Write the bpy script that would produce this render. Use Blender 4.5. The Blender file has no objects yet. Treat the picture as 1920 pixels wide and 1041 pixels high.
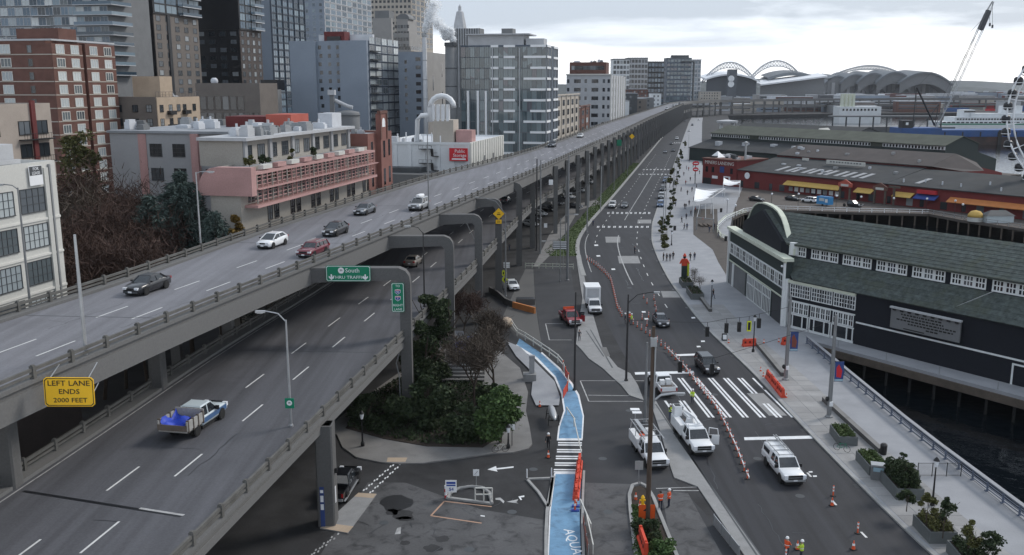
import bpy, math, random
import numpy as np
from mathutils import Vector, Matrix
random.seed(11)
rnd = random.Random(5)
PI = math.pi
sc = bpy.context.scene
COL = sc.collection
F = 1750.0; HC = 36.0; PITCH = math.atan((520.5 - 160.0) / F)
CP, SP = math.cos(PITCH), math.sin(PITCH)
cd = bpy.data.cameras.new('camera'); cam = bpy.data.objects.new('camera', cd); COL.objects.link(cam)
cd.sensor_width = 36.0; cd.lens = F / 1920.0 * 36.0; cd.clip_start = 0.5; cd.clip_end = 12000.0
cam.location = (0, 0, HC); cam.rotation_euler = (PI / 2 - PITCH, 0, 0)
sc.camera = cam
SUN_AZ = math.radians(58); SUN_EL = math.radians(38)     # azimuth clockwise from +Y
wd = bpy.data.worlds.new('World'); sc.world = wd; wd.use_nodes = True
nt = wd.node_tree; nt.nodes.clear()
def N(t, kind, **kw):
 n = t.nodes.new(kind)
 for k, v in kw.items():
  if k.startswith('i_'): n.inputs[int(k[2:])].default_value = v
  else: setattr(n, k, v)
 return n
out = N(nt, 'ShaderNodeOutputWorld'); bg = N(nt, 'ShaderNodeBackground'); bg.inputs[1].default_value = 0.1
sky = N(nt, 'ShaderNodeTexSky', sky_type='NISHITA', sun_disc=False, sun_elevation=SUN_EL, sun_rotation=SUN_AZ, air_density=1.2, dust_density=2.5)
tc = N(nt, 'ShaderNodeTexCoord'); sx = N(nt, 'ShaderNodeSeparateXYZ')
nt.links.new(tc.outputs['Generated'], sx.inputs[0])
mp = N(nt, 'ShaderNodeMapping'); mp.inputs['Scale'].default_value = (1.9, 1.9, 12.0); mp.inputs['Location'].default_value = (0.35, 0.2, 0.0)
nt.links.new(tc.outputs['Generated'], mp.inputs[0])
nz = N(nt, 'ShaderNodeTexNoise'); nz.inputs['Scale'].default_value = 2.1; nz.inputs['Detail'].default_value = 7.0; nz.inputs['Roughness'].default_value = 0.55; nz.inputs['Distortion'].default_value = 0.35
nt.links.new(mp.outputs[0], nz.inputs['Vector'])
mr = N(nt, 'ShaderNodeMapRange'); mr.inputs['From Min'].default_value = 0.034; mr.inputs['From Max'].default_value = 0.070
mr.inputs['To Min'].default_value = 0.0; mr.inputs['To Max'].default_value = 0.5
nt.links.new(sx.outputs[2], mr.inputs[0])
nc = N(nt, 'ShaderNodeMath', operation='MULTIPLY_ADD'); nt.links.new(nz.outputs[0], nc.inputs[0]); nc.inputs[1].default_value = 1.6; nc.inputs[2].default_value = -.3
ad = N(nt, 'ShaderNodeMath', operation='ADD'); nt.links.new(nc.outputs[0], ad.inputs[0]); nt.links.new(mr.outputs[0], ad.inputs[1])
rp = N(nt, 'ShaderNodeValToRGB'); e = rp.color_ramp.elements
e[0].position = 0.50; e[0].color = (1.0, 1.0, 1.0, 1)
e[1].position = 0.98; e[1].color = (0.37, 0.42, 0.49, 1)
e2 = e.new(0.66); e2.color = (0.71, 0.76, 0.83, 1)
e3 = e.new(0.58); e3.color = (0.92, 0.945, 0.98, 1)
nt.links.new(ad.outputs[0], rp.inputs[0])
sc10 = N(nt, 'ShaderNodeVectorMath', operation='SCALE'); sc10.inputs['Scale'].default_value = 13.0
nt.links.new(rp.outputs[0], sc10.inputs[0])
mx = N(nt, 'ShaderNodeMix', data_type='RGBA'); mx.inputs[0].default_value = 0.9
nt.links.new(sky.outputs[0], mx.inputs[6]); nt.links.new(sc10.outputs[0], mx.inputs[7])
nt.links.new(mx.outputs[2], bg.inputs[0]); nt.links.new(bg.outputs[0], out.inputs[0])
sl = bpy.data.lights.new('sun', 'SUN'); sl.energy = 1.5; sl.angle = math.radians(16); sl.color = (1.0, 0.95, 0.88)
so = bpy.data.objects.new('sun', sl); COL.objects.link(so)
so.rotation_euler = (PI / 2 - SUN_EL, 0, PI - SUN_AZ)
vs = sc.view_settings; vs.view_transform = 'Standard'; vs.look = 'None'; vs.gamma = 1.0; vs.use_curve_mapping = False; vs.exposure = 0.42
# ============================================================ helpers
def W(u, v, z=0.0):
 vv = v - 520.5; t = (HC - z) / (F * SP + vv * CP)
 return Vector(((u - 960) * t, (F * CP - vv * SP) * t, z))
def ZT(v, Y):                       # height seen at image row v at forward distance Y
 vv = v - 520.5; return HC - (F * SP + vv * CP) * Y / (F * CP - vv * SP)
def XT(u, v, Y):
 vv = v - 520.5; return (u - 960) * Y / (F * CP - vv * SP)
def V3(p, z=None):
 return Vector((p[0], p[1], p[2] if z is None and len(p) > 2 else (z or 0.0)))
class MB:
 def __init__(s): s.v = []; s.f = []; s.m = []
 def add(s, vs, fs, mi=0):
  o = len(s.v); s.v.extend([tuple(p) for p in vs])
  s.f.extend([tuple(i + o for i in f) for f in fs]); s.m.extend([mi] * len(fs)); return s
 def box(s, x0, y0, z0, x1, y1, z1, mi=0):
  return s.add([(x0,y0,z0),(x1,y0,z0),(x1,y1,z0),(x0,y1,z0),(x0,y0,z1),(x1,y0,z1),(x1,y1,z1),(x0,y1,z1)],
                     [(3,2,1,0),(4,5,6,7),(0,1,5,4),(1,2,6,5),(2,3,7,6),(3,0,4,7)], mi)
 def cbox(s, c, sz, mi=0, M=None, taper=1.0):
  hx, hy, hz = sz[0]/2, sz[1]/2, sz[2]/2; vs = []
  for z, k in ((-hz, 1.0), (hz, taper)):
   for x, y in ((-hx,-hy),(hx,-hy),(hx,hy),(-hx,hy)): vs.append(Vector((x*k, y*k, z)))
  if M: vs = [M @ q for q in vs]
  vs = [q + Vector(c) for q in vs]
  return s.add(vs, [(3,2,1,0),(4,5,6,7),(0,1,5,4),(1,2,6,5),(2,3,7,6),(3,0,4,7)], mi)
 def bar(s, a, b, w, h, mi=0, up=(0,0,1)):     # rectangular bar from a to b
  a = Vector(a); b = Vector(b); d = (b - a)
  if d.length < 1e-6: return s
  d.normalize(); up = Vector(up)
  if abs(d.dot(up)) > 0.98: up = Vector((0,1,0))
  sd = d.cross(up).normalized() * (w/2); uu = sd.cross(d).normalized() * (h/2)
  vs = [p + i*sd + j*uu for p in (a, b) for i, j in ((-1,-1),(1,-1),(1,1),(-1,1))]
  return s.add(vs, [(0,1,2,3),(7,6,5,4),(0,4,5,1),(1,5,6,2),(2,6,7,3),(3,7,4,0)], mi)
 def quad(s, a, b, c, d, mi=0): return s.add([a,b,c,d], [(0,1,2,3)], mi)
 def poly(s, pts, mi=0): return s.add(pts, [tuple(range(len(pts)))], mi)
 def prism(s, pts, z0, z1, mi=0, cap=True, side=None):
  n = len(pts); ar = sum(pts[i][0]*pts[(i+1)%n][1] - pts[(i+1)%n][0]*pts[i][1] for i in range(n))
  if ar < 0: pts = pts[::-1]
  vs = [(p[0],p[1],z0) for p in pts] + [(p[0],p[1],z1) for p in pts]
  fs = [(i,(i+1)%n,n+(i+1)%n,n+i) for i in range(n)]
  s.add(vs, fs, mi if side is None else side)
  if cap: s.add(vs, [tuple(range(n,2*n)), tuple(range(n-1,-1,-1))], mi)
  return s
 def ring(s, rings, mi=0, caps=True, closed=True):
  n = len(rings[0]); vs = [p for r in rings for p in r]; fs = []
  for k in range(len(rings)-1):
   for i in range(n if closed else n-1):
    j = (i+1) % n; fs.append((k*n+i, k*n+j, (k+1)*n+j, (k+1)*n+i))
  if caps: fs += [tuple(range(n-1,-1,-1)), tuple(range((len(rings)-1)*n, len(rings)*n))]
  return s.add(vs, fs, mi)
 def tube(s, pts, r, n=6, mi=0, caps=True):
  pts = [Vector(p) for p in pts]; rs = r if isinstance(r, (list, tuple)) else [r]*len(pts); rings = []
  up = Vector((0,0,1))
  for i, p in enumerate(pts):
   d = (pts[min(i+1,len(pts)-1)] - pts[max(i-1,0)]).normalized()
   u = up if abs(d.z) < 0.95 else Vector((0,1,0))
   a = d.cross(u).normalized(); b = a.cross(d).normalized()
   rings.append([p + rs[i]*(math.cos(2*PI*k/n)*a + math.sin(2*PI*k/n)*b) for k in range(n)])
  return s.ring(rings, mi, caps)
 def sph(s, c, r, nu=8, nv=5, mi=0):
  rx, ry, rz = r if isinstance(r, (list, tuple)) else (r, r, r); rings = []
  for j in range(1, nv):
   t = PI*j/nv; rings.append([(c[0]+rx*math.sin(t)*math.cos(2*PI*k/nu), c[1]+ry*math.sin(t)*math.sin(2*PI*k/nu), c[2]-rz*math.cos(t)) for k in range(nu)])
  return s.ring(rings, mi, True)
 def lathe(s, prof, n=10, mi=0, c=(0,0,0), caps=True):
  return s.ring([[(c[0]+r*math.cos(2*PI*k/n), c[1]+r*math.sin(2*PI*k/n), c[2]+z) for k in range(n)] for r, z in prof], mi, caps)
 def merge(s, o, M=None, mi=None):
  s.add([(M @ Vector(p)) if M else p for p in o.v], o.f, 0)
  s.m[-len(o.f):] = [x if mi is None else mi for x in o.m] if o.f else []
  return s
 def mesh(s, name, mats, smooth=False):
  me = bpy.data.meshes.new(name); me.from_pydata(s.v, [], s.f)
  for m in (mats if isinstance(mats, (list, tuple)) else [mats]): me.materials.append(MAT[m] if isinstance(m, str) else m)
  if len(set(s.m)) > 1 or (s.m and s.m[0]): me.polygons.foreach_set('material_index', s.m)
  if smooth: me.polygons.foreach_set('use_smooth', [True]*len(s.f))
  me.update(); return me
def new(name, data=None, parent=None, loc=(0,0,0), rz=0.0, scale=None, rot=None, label=None, cat=None, group=None, kind=None):
 o = bpy.data.objects.new(name, data); COL.objects.link(o)
 o.location = loc
 if rot is not None: o.rotation_euler = rot
 elif rz: o.rotation_euler = (0, 0, rz)
 if scale is not None: o.scale = scale if isinstance(scale, (tuple, list)) else (scale,)*3
 if parent is not None: o.parent = parent
 if label: o['label'] = label
 if cat: o['category'] = cat
 if group: o['group'] = group
 if kind: o['kind'] = kind
 return o
def part(name, mb, mat, parent, smooth=False, **kw): return new(name, mb.mesh(name, mat, smooth), parent, **kw)
def struct(name, mb, mat, **kw): return new(name, mb.mesh(name, mat), None, kind='structure', **kw)
def thing(name, label, cat, loc=(0,0,0), rz=0.0, group=None, **kw): return new(name, None, None, loc, rz, label=label, cat=cat, group=group, **kw)
def copy_tree(o, parent=None):
 c = o.copy(); COL.objects.link(c)
 if parent is not None: c.parent = parent
 for ch in list(o.children): copy_tree(ch, c)
 return c
def dup(o, loc, rz, label=None, group=None, scale=None):
 c = copy_tree(o); c.location = loc; c.rotation_euler = (0, 0, rz)
 if label: c['label'] = label
 if group: c['group'] = group
 if scale: c.scale = (scale,)*3
 return c
def baked(o):
 s = bpy.data.scenes.new('tmp'); s.collection.objects.link(o); vl = s.view_layers[0]; vl.update()
 me = bpy.data.meshes.new_from_object(o.evaluated_get(vl.depsgraph)); bpy.data.objects.remove(o); bpy.data.scenes.remove(s); return me
def textmesh(txt, size, mat, depth=0.012, align='CENTER', xs=1.0):
 c = bpy.data.curves.new('t', 'FONT'); c.body = txt; c.size = size; c.align_x = align; c.align_y = 'CENTER'; c.extrude = depth; c.resolution_u = 2
 o = bpy.data.objects.new('t', c); me = baked(o); bpy.data.curves.remove(c)
 me.materials.clear(); me.materials.append(MAT[mat])
 if xs != 1.0: me.transform(Matrix.Diagonal((xs, 1, 1, 1)))
 return me
def text(txt, size, mat, parent, loc, rot=(PI/2,0,0), name='lettering', xs=1.0, align='CENTER', depth=0.012):
 return new(name, textmesh(txt, size, mat, depth, align, xs), parent, loc=loc, rot=rot)
# ============================================================ materials
MAT = {}
def M(name, col, rough=0.8, var=0.18, scale=0.6, fine=9.0, bump=0.0, metal=0.0, spec=0.4, stain=0.0, stain_scale=0.12, stain_col=None, streak=False, objvar=0.0, coat=0.0, rot=0.0):
 m = bpy.data.materials.new(name); m.use_nodes = True; t = m.node_tree; b = t.nodes['Principled BSDF']
 b.inputs['Roughness'].default_value = rough; b.inputs['Metallic'].default_value = metal
 b.inputs['Specular IOR Level'].default_value = spec; b.inputs['Coat Weight'].default_value = coat
 L = t.links.new
 geo = N(t, 'ShaderNodeNewGeometry'); vec = geo.outputs['Position']
 n1 = N(t, 'ShaderNodeTexNoise'); n1.inputs['Scale'].default_value = scale; n1.inputs['Detail'].default_value = 5.0
 if streak:
  mpn = N(t, 'ShaderNodeMapping'); mpn.inputs['Scale'].default_value = (2.2, .07, 1) if streak == 'y' else (1, 1, 0.12)
  if streak == 'y': mpn.inputs['Rotation'].default_value = (0, 0, rot); L(vec, mpn.inputs[0]); L(mpn.outputs[0], n1.inputs[0])
 else: L(vec, n1.inputs[0])
 n2 = N(t, 'ShaderNodeTexNoise'); n2.inputs['Scale'].default_value = fine; n2.inputs['Detail'].default_value = 3.0; L(vec, n2.inputs[0])
 mixn = N(t, 'ShaderNodeMath', operation='MULTIPLY_ADD'); L(n2.outputs[0], mixn.inputs[0]); mixn.inputs[1].default_value = 0.45
 L(n1.outputs[0], mixn.inputs[2])
 mr = N(t, 'ShaderNodeMapRange'); L(mixn.outputs[0], mr.inputs[0]); mr.inputs['From Min'].default_value = 0.45; mr.inputs['From Max'].default_value = 1.0
 mr.inputs['To Min'].default_value = 1 - var; mr.inputs['To Max'].default_value = 1 + var
 last = mr.outputs[0]
 if objvar:
  oi = N(t, 'ShaderNodeObjectInfo'); m2 = N(t, 'ShaderNodeMapRange'); L(oi.outputs['Random'], m2.inputs[0])
  m2.inputs['To Min'].default_value = 1 - objvar; m2.inputs['To Max'].default_value = 1 + objvar
  mm = N(t, 'ShaderNodeMath', operation='MULTIPLY'); L(last, mm.inputs[0]); L(m2.outputs[0], mm.inputs[1]); last = mm.outputs[0]
 c = N(t, 'ShaderNodeVectorMath', operation='SCALE'); c.inputs[0].default_value = col[:3]; L(last, c.inputs['Scale']); colout = c.outputs[0]
 if stain:
  n3 = N(t, 'ShaderNodeTexNoise'); n3.inputs['Scale'].default_value = stain_scale; n3.inputs['Detail'].default_value = 6.0; n3.inputs['Roughness'].default_value = 0.62; n3.inputs['Distortion'].default_value = 0.6
  L(mpn.outputs[0] if streak is True else vec, n3.inputs[0]); r3 = N(t, 'ShaderNodeMapRange'); L(n3.outputs[0], r3.inputs[0]); r3.inputs['From Min'].default_value = 0.5; r3.inputs['From Max'].default_value = 0.68; r3.inputs['To Max'].default_value = stain
  mixc = N(t, 'ShaderNodeMix', data_type='RGBA'); L(r3.outputs[0], mixc.inputs[0]); L(colout, mixc.inputs[6]); mixc.inputs[7].default_value = (*(stain_col or tuple(x*0.45 for x in col[:3])), 1); colout = mixc.outputs[2]
 L(colout, b.inputs['Base Color'])
 if bump:
  bp = N(t, 'ShaderNodeBump'); bp.inputs['Strength'].default_value = bump; bp.inputs['Distance'].default_value = 0.05; L(n2.outputs[0], bp.inputs['Height']); L(bp.outputs[0], b.inputs['Normal'])
 MAT[name] = m; return m
def MW(name, cols, rough=0.08, spec=0.6, metal=0.0, local=0.0):
 """window glass: one of several tints per pane object"""
 m = bpy.data.materials.new(name); m.use_nodes = True; t = m.node_tree; b = t.nodes['Principled BSDF']; L = t.links.new
 oi = N(t, 'ShaderNodeObjectInfo'); r = N(t, 'ShaderNodeValToRGB'); r.color_ramp.interpolation = 'CONSTANT'
 el = r.color_ramp.elements
 src = oi.outputs['Random']
 if local:
  geo = N(t, 'ShaderNodeNewGeometry'); wn = N(t, 'ShaderNodeTexNoise'); wn.inputs['Scale'].default_value = local; L(geo.outputs['Position'], wn.inputs[0])
  a = N(t, 'ShaderNodeMath', operation='MULTIPLY_ADD'); L(wn.outputs[0], a.inputs[0]); a.inputs[1].default_value = 0.9; L(oi.outputs['Random'], a.inputs[2]); fr = N(t, 'ShaderNodeMath', operation='FRACT'); L(a.outputs[0], fr.inputs[0]); src = fr.outputs[0]
 for i, (p, c) in enumerate(cols):
  q = el[i] if i < 2 else el.new(p)
  q.position = p; q.color = (*c, 1)
 L(src, r.inputs[0]); L(r.outputs[0], b.inputs['Base Color'])
 b.inputs['Roughness'].default_value = rough; b.inputs['Specular IOR Level'].default_value = spec; b.inputs['Metallic'].default_value = metal
 MAT[name] = m; return m
M('asphalt_lot', (.031,.031,.033), .85, .35, .35, 6, .15, stain=.85, stain_scale=.16, stain_col=(.013,.013,.014))
M('asphalt_worn', (.085,.085,.088), .85, .3, .3, 5, .12, stain=.85, stain_scale=.75, stain_col=(.028,.028,.03))
M('asphalt_street', (.024,.025,.030), .75, .45, .5, 7, .12, stain=.45, stain_scale=.09, stain_col=(.042,.043,.048), streak='y')
M('asphalt_frontage', (.032,.033,.037), .8, .25, .25, 7, .12, stain=.5, stain_scale=.11, stain_col=(.062,.061,.06))
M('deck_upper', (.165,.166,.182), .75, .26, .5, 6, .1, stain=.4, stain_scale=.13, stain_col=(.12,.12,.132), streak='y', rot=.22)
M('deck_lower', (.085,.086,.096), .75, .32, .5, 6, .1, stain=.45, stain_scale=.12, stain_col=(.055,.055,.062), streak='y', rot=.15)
M('concrete', (.15,.149,.147), .85, .22, .5, 6, .15, stain=.75, stain_scale=.8, stain_col=(.055,.052,.048), streak=True)
M('concrete_col', (.115,.114,.113), .85, .25, .5, 6, .15, stain=.75, stain_scale=.8, stain_col=(.05,.049,.047), streak=True)
M('concrete_dark', (.10,.098,.095), .85, .25, .5, 6, .15, stain=.6, stain_scale=.4, stain_col=(.05,.049,.048), streak=True)
M('concrete_rail', (.115,.112,.105), .85, .25, .8, 8, .1, stain=.5, stain_scale=.6, stain_col=(.07,.068,.06))
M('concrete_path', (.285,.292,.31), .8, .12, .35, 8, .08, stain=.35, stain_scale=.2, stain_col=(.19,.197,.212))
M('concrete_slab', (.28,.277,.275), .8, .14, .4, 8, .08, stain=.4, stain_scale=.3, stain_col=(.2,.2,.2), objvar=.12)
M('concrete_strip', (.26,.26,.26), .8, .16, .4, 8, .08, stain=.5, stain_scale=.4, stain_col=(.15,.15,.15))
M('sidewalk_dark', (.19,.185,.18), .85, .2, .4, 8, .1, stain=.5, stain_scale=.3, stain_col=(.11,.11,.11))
M('kerb', (.30,.30,.295), .8, .2, .7, 8, .05)
M('ground_far', (.12,.12,.12), .9, .4, .02, .3, stain=.5, stain_scale=.01, stain_col=(.2,.19,.18))
M('paint_white', (.74,.75,.76), .6, .12, 1.2, 12, stain=.35, stain_scale=1.6, stain_col=(.45,.45,.45))
M('paint_faded', (.40,.40,.40), .7, .25, 1.0, 9, stain=.6, stain_scale=1.2, stain_col=(.16,.16,.16))
M('paint_dash', (.62,.62,.61), .65, .15, 1.0, 9, stain=.4, stain_scale=1.0, stain_col=(.35,.35,.34))
M('paint_blue', (.15,.29,.44), .8, .2, .8, 12, stain=.6, stain_scale=.9, stain_col=(.075,.12,.18))
M('paint_orange_faded', (.42,.26,.18), .7, .2, 1, 9)
M('white_metal', (.72,.73,.74), .45, .05, 1, 5)
M('white_paint', (.78,.79,.80), .5, .05, 1, 5)
M('offwhite', (.62,.61,.57), .7, .1, .6, 5, stain=.3, stain_scale=.5, stain_col=(.45,.44,.41), streak=True)
M('cream', (.56,.555,.52), .8, .14, .5, 5, .05, stain=.4, stain_scale=.4, stain_col=(.40,.385,.35), streak=True)
M('loft_wall', (.36,.335,.30), .85, .25, .6, 6, .08, stain=.7, stain_scale=.6, stain_col=(.21,.195,.175), streak=True)
M('oil', (.013,.013,.014), .55, .2, 1, 6)
M('beige', (.36,.31,.27), .8, .12, .5, 5, .05)
M('tan', (.42,.33,.245), .8, .12, .5, 5, .05)
M('tan_far', (.42,.38,.33), .85, .12, .1, 2)
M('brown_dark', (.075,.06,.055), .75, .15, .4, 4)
M('brown_mid', (.155,.135,.12), .75, .12, .4, 4)
M('brick', (.135,.066,.052), .85, .2, .6, 7, .12, stain=.35, stain_scale=.3, stain_col=(.09,.045,.036))
M('brick_red', (.21,.095,.078), .85, .16, .6, 7, .12)
M('pink', (.43,.255,.24), .8, .25, .9, 7, stain=.6, stain_scale=.5, stain_col=(.40,.31,.28), streak=True)
M('red_box', (.42,.10,.07), .7, .1, .5, 4)
M('red_dark', (.12,.022,.022), .75, .2, .5, 5)
M('red_pier', (.165,.028,.027), .8, .25, .35, 5, .1, stain=.4, stain_scale=.4, stain_col=(.07,.018,.018), streak=True)
M('slate_blue', (.235,.275,.33), .7, .08, .12, 2)
M('slate_blue_dark', (.075,.095,.125), .6, .1, .2, 2)
M('grey_panel', (.32,.325,.335), .75, .08, .3, 3)
M('grey_tan', (.30,.29,.28), .8, .1, .3, 3)
M('grey_mid', (.16,.165,.17), .7, .12, .4, 4)
M('grey_light', (.44,.45,.465), .7, .1, .4, 4)
M('grey_dark', (.06,.065,.07), .6, .15, .4, 4)
M('black_panel', (.014,.015,.018), .35, .2, .4, 4)
M('black_metal', (.012,.012,.013), .45, .1, 1, 5)
M('steel', (.30,.31,.32), .45, .12, .8, 5, metal=.35)
M('steel_pole', (.23,.235,.24), .5, .12, .8, 5, metal=.3)
M('dark_pole', (.035,.034,.035), .6, .15, 1, 5)
M('galv', (.42,.43,.44), .4, .12, 1, 6, metal=.5)
M('wood_pole', (.085,.06,.045), .85, .25, 1.2, 14, .2, streak=True)
M('wood_deck', (.088,.075,.066), .85, .25, .6, 8, .15, objvar=.2)
M('timber', (.10,.08,.065), .85, .3, .8, 9, .15)
M('aqua_green', (.028,.040,.039), .8, .2, .8, 8, .1, streak=True)
M('aqua_navy', (.007,.009,.015), .8, .15, .8, 8, .05)
M('aqua_trim', (.60,.63,.52), .6, .08, 1, 6)
M('aqua_white', (.68,.70,.70), .6, .06, 1, 6)
M('shingle', (.064,.078,.074), .9, .5, 1.6, 4.5, .4, stain=.55, stain_scale=.35, stain_col=(.060,.068,.044), objvar=.10)
M('roof_brown', (.066,.056,.054), .9, .22, .25, 6, .15, stain=.4, stain_scale=.15, stain_col=(.055,.052,.052))
M('roof_olive', (.07,.078,.062), .9, .25, .25, 6, .15)
M('roof_dark', (.038,.041,.044), .9, .25, .25, 6, .15, stain=.4, stain_scale=.15, stain_col=(.07,.065,.06))
M('roof_grey', (.27,.285,.305), .85, .2, .3, 5, .1, stain=.5, stain_scale=.2, stain_col=(.16,.17,.18))
M('roof_white', (.55,.57,.60), .8, .12, .3, 5, stain=.4, stain_scale=.25, stain_col=(.38,.39,.41))
M('awning_yellow', (.55,.36,.10), .8, .12, .8, 6)
M('awning_blue', (.03,.055,.22), .8, .12, .8, 6)
M('awning_orange', (.5,.19,.06), .8, .12, .8, 6)
M('awning_red', (.45,.03,.04), .8, .12, .8, 6)
M('tent_white', (.80,.81,.82), .6, .05, .5, 4)
M('sign_green', (.0,.20,.105), .5, .06, 1, 5)
M('sign_yellow', (.90,.52,.015), .5, .05, 1, 5)
M('sign_lime', (.62,.68,.03), .5, .05, 1, 5)
M('sign_orange', (.62,.085,.012), .55, .08, 1, 5)
M('sign_red', (.55,.02,.03), .5, .06, 1, 5)
M('sign_blue', (.02,.06,.30), .5, .06, 1, 5)
M('sign_white', (.78,.79,.80), .5, .04, 1, 5)
M('banner_blue', (.03,.06,.20), .7, .15, 1, 5)
M('ink', (.012,.012,.012), .6, .0, 1, 5)
M('barrier_orange', (.62,.065,.03), .55, .12, 1.2, 6)
M('cone_orange', (.70,.10,.03), .55, .1, 1.2, 6)
M('rubber', (.018,.018,.018), .8, .15, 2, 9)
M('barge_blue', (.03,.085,.24), .6, .2, .15, 2, stain=.3, stain_scale=.1, stain_col=(.08,.08,.10))
M('hull_dark', (.05,.035,.032), .8, .3, .2, 2, stain=.5, stain_scale=.1, stain_col=(.11,.05,.035))
M('ship_white', (.66,.68,.69), .6, .08, .2, 2)
M('stadium_roof', (.15,.165,.18), .7, .1, .03, .4)
M('stadium_dark', (.085,.095,.11), .7, .15, .03, .4)
M('arch_white', (.82,.83,.85), .5, .04, .1, 1)
M('hills', (.05,.062,.062), .95, .35, .02, .12, stain=.5, stain_scale=.012, stain_col=(.10,.105,.10))
M('planter', (.115,.125,.125), .7, .12, .8, 6)
M('soil', (.035,.026,.02), .95, .3, 2, 9)
M('rail_blue', (.12,.145,.20), .5, .12, 1, 6)
M('skin', (.45,.28,.20), .6, .06, 3, 9)
M('hair', (.03,.02,.015), .7, .1, 3, 9)
M('cloth_black', (.016,.016,.018), .9, .15, 3, 9)
M('cloth_navy', (.025,.03,.05), .9, .15, 3, 9)
M('cloth_grey', (.10,.10,.11), .9, .15, 3, 9)
M('cloth_denim', (.05,.07,.12), .9, .15, 3, 9)
M('cloth_red', (.30,.03,.03), .9, .12, 3, 9)
M('vest_orange', (.75,.10,.03), .7, .08, 3, 9)
M('vest_lime', (.52,.72,.06), .7, .08, 3, 9)
M('hat_white', (.80,.80,.80), .4, .03, 3, 9)
M('tarp_blue', (.02,.055,.42), .5, .3, 2, 5, .3)
for n, c in (('car_black',(.010,.011,.014)),('car_navy',(.016,.019,.030)),('car_white',(.78,.79,.80)),('car_red',(.24,.012,.02)),('car_wine',(.15,.018,.03)),('car_grey',(.10,.11,.125)),('car_silver',(.36,.37,.38)),('car_bronze',(.24,.21,.18)),('car_blue',(.05,.12,.26)),('car_sky',(.30,.44,.52)),('trailer_blue',(.06,.27,.55)),('car_pale',(.50,.56,.58))):
 M(n, c, .28, .04, 1, 5, spec=.5, coat=.5, metal=.25 if n in ('car_grey','car_silver','car_bronze') else 0)
M('truck_bed', (.36,.35,.33), .7, .2, 1.5, 7, stain=.5, stain_scale=1.5, stain_col=(.2,.19,.17))
M('truck_plate', (.15,.12,.1), .7, .25, 1.5, 7)
M('rust_red', (.20,.06,.04), .8, .2, 1.2, 7)
M('car_glass', (.02,.025,.03), .04, .3, 2, 5, spec=.8)
M('lamp_glass', (.75,.77,.80), .2, .05, 1, 5, spec=.6)
M('tail_red', (.35,.01,.01), .3, .05, 1, 5)
M('rim', (.40,.41,.42), .35, .1, 2, 6, metal=.6)
MW('win_dark', [(0,(.010,.012,.016)),(.35,(.018,.022,.028)),(.7,(.035,.042,.05)),(.88,(.09,.10,.11))])
MW('win_mid', [(0,(.02,.025,.03)),(.25,(.05,.06,.07)),(.5,(.12,.135,.15)),(.75,(.26,.28,.29)),(.9,(.04,.05,.06))], .15, .5)
MW('win_pale', [(0,(.42,.46,.47)),(.4,(.30,.34,.36)),(.6,(.10,.12,.13)),(.75,(.52,.55,.55)),(.9,(.05,.06,.07))], .2, .5)
MW('win_blue', [(0,(.07,.11,.15)),(.25,(.12,.17,.22)),(.5,(.05,.08,.11)),(.72,(.19,.25,.29)),(.9,(.03,.05,.07))], .08, .7)
MW('win_teal', [(0,(.055,.085,.10)),(.2,(.085,.125,.14)),(.4,(.11,.155,.175)),(.6,(.045,.07,.085)),(.78,(.15,.20,.22)),(.92,(.10,.10,.12))], .06, .8, local=.03)
MW('leaf_green', [(0,(.028,.060,.022)),(.5,(.045,.085,.028))], .7, .25)
def ML(name, c1, c2, rough=.75):
 m = bpy.data.materials.new(name); m.use_nodes = True; t = m.node_tree; b = t.nodes['Principled BSDF']; L = t.links.new
 geo = N(t, 'ShaderNodeNewGeometry'); r = N(t, 'ShaderNodeMix', data_type='RGBA')
 n1 = N(t, 'ShaderNodeTexNoise'); n1.inputs['Scale'].default_value = .9; n1.inputs['Detail'].default_value = 3; L(geo.outputs['Position'], n1.inputs[0])
 a = N(t, 'ShaderNodeMath', operation='MULTIPLY_ADD'); L(geo.outputs['Random Per Island'], a.inputs[0]); a.inputs[1].default_value = .6; a.inputs[2].default_value = -.3
 s = N(t, 'ShaderNodeMath', operation='ADD'); L(a.outputs[0], s.inputs[0]); L(n1.outputs[0], s.inputs[1]); s.use_clamp = True
 L(s.outputs[0], r.inputs[0]); r.inputs[6].default_value = (*c1, 1); r.inputs[7].default_value = (*c2, 1)
 L(r.outputs[2], b.inputs['Base Color']); b.inputs['Roughness'].default_value = rough; b.inputs['Specular IOR Level'].default_value = .25
 MAT[name] = m
ML('leaf_dark', (.012,.024,.012), (.058,.080,.034))
ML('leaf_mid', (.026,.058,.018), (.10,.155,.05))
ML('leaf_conifer', (.030,.048,.044), (.10,.135,.12))
ML('leaf_autumn', (.10,.06,.018), (.20,.13,.03))
ML('twig_red', (.040,.024,.020), (.088,.052,.040))
ML('twig_brown', (.045,.035,.028), (.12,.095,.075))
ML('leaf_olive', (.045,.05,.015), (.12,.12,.04))
ML('grass', (.035,.065,.018), (.085,.115,.04))
M('bark', (.06,.045,.035), .9, .25, 2, 12, .2)
m = bpy.data.materials.new('water'); m.use_nodes = True; t = m.node_tree; b = t.nodes['Principled BSDF']
b.inputs['Base Color'].default_value = (.002,.004,.006,1); b.inputs['Roughness'].default_value = .06; b.inputs['Specular IOR Level'].default_value = .45
g = N(t,'ShaderNodeNewGeometry'); n1 = N(t,'ShaderNodeTexNoise'); n1.inputs['Scale'].default_value = .55; n1.inputs['Detail'].default_value = 4; t.links.new(g.outputs['Position'], n1.inputs[0])
bp = N(t,'ShaderNodeBump'); bp.inputs['Strength'].default_value = .35; bp.inputs['Distance'].default_value = .25; t.links.new(n1.outputs[0], bp.inputs['Height']); t.links.new(bp.outputs[0], b.inputs['Normal'])
MAT['water'] = m
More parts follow.
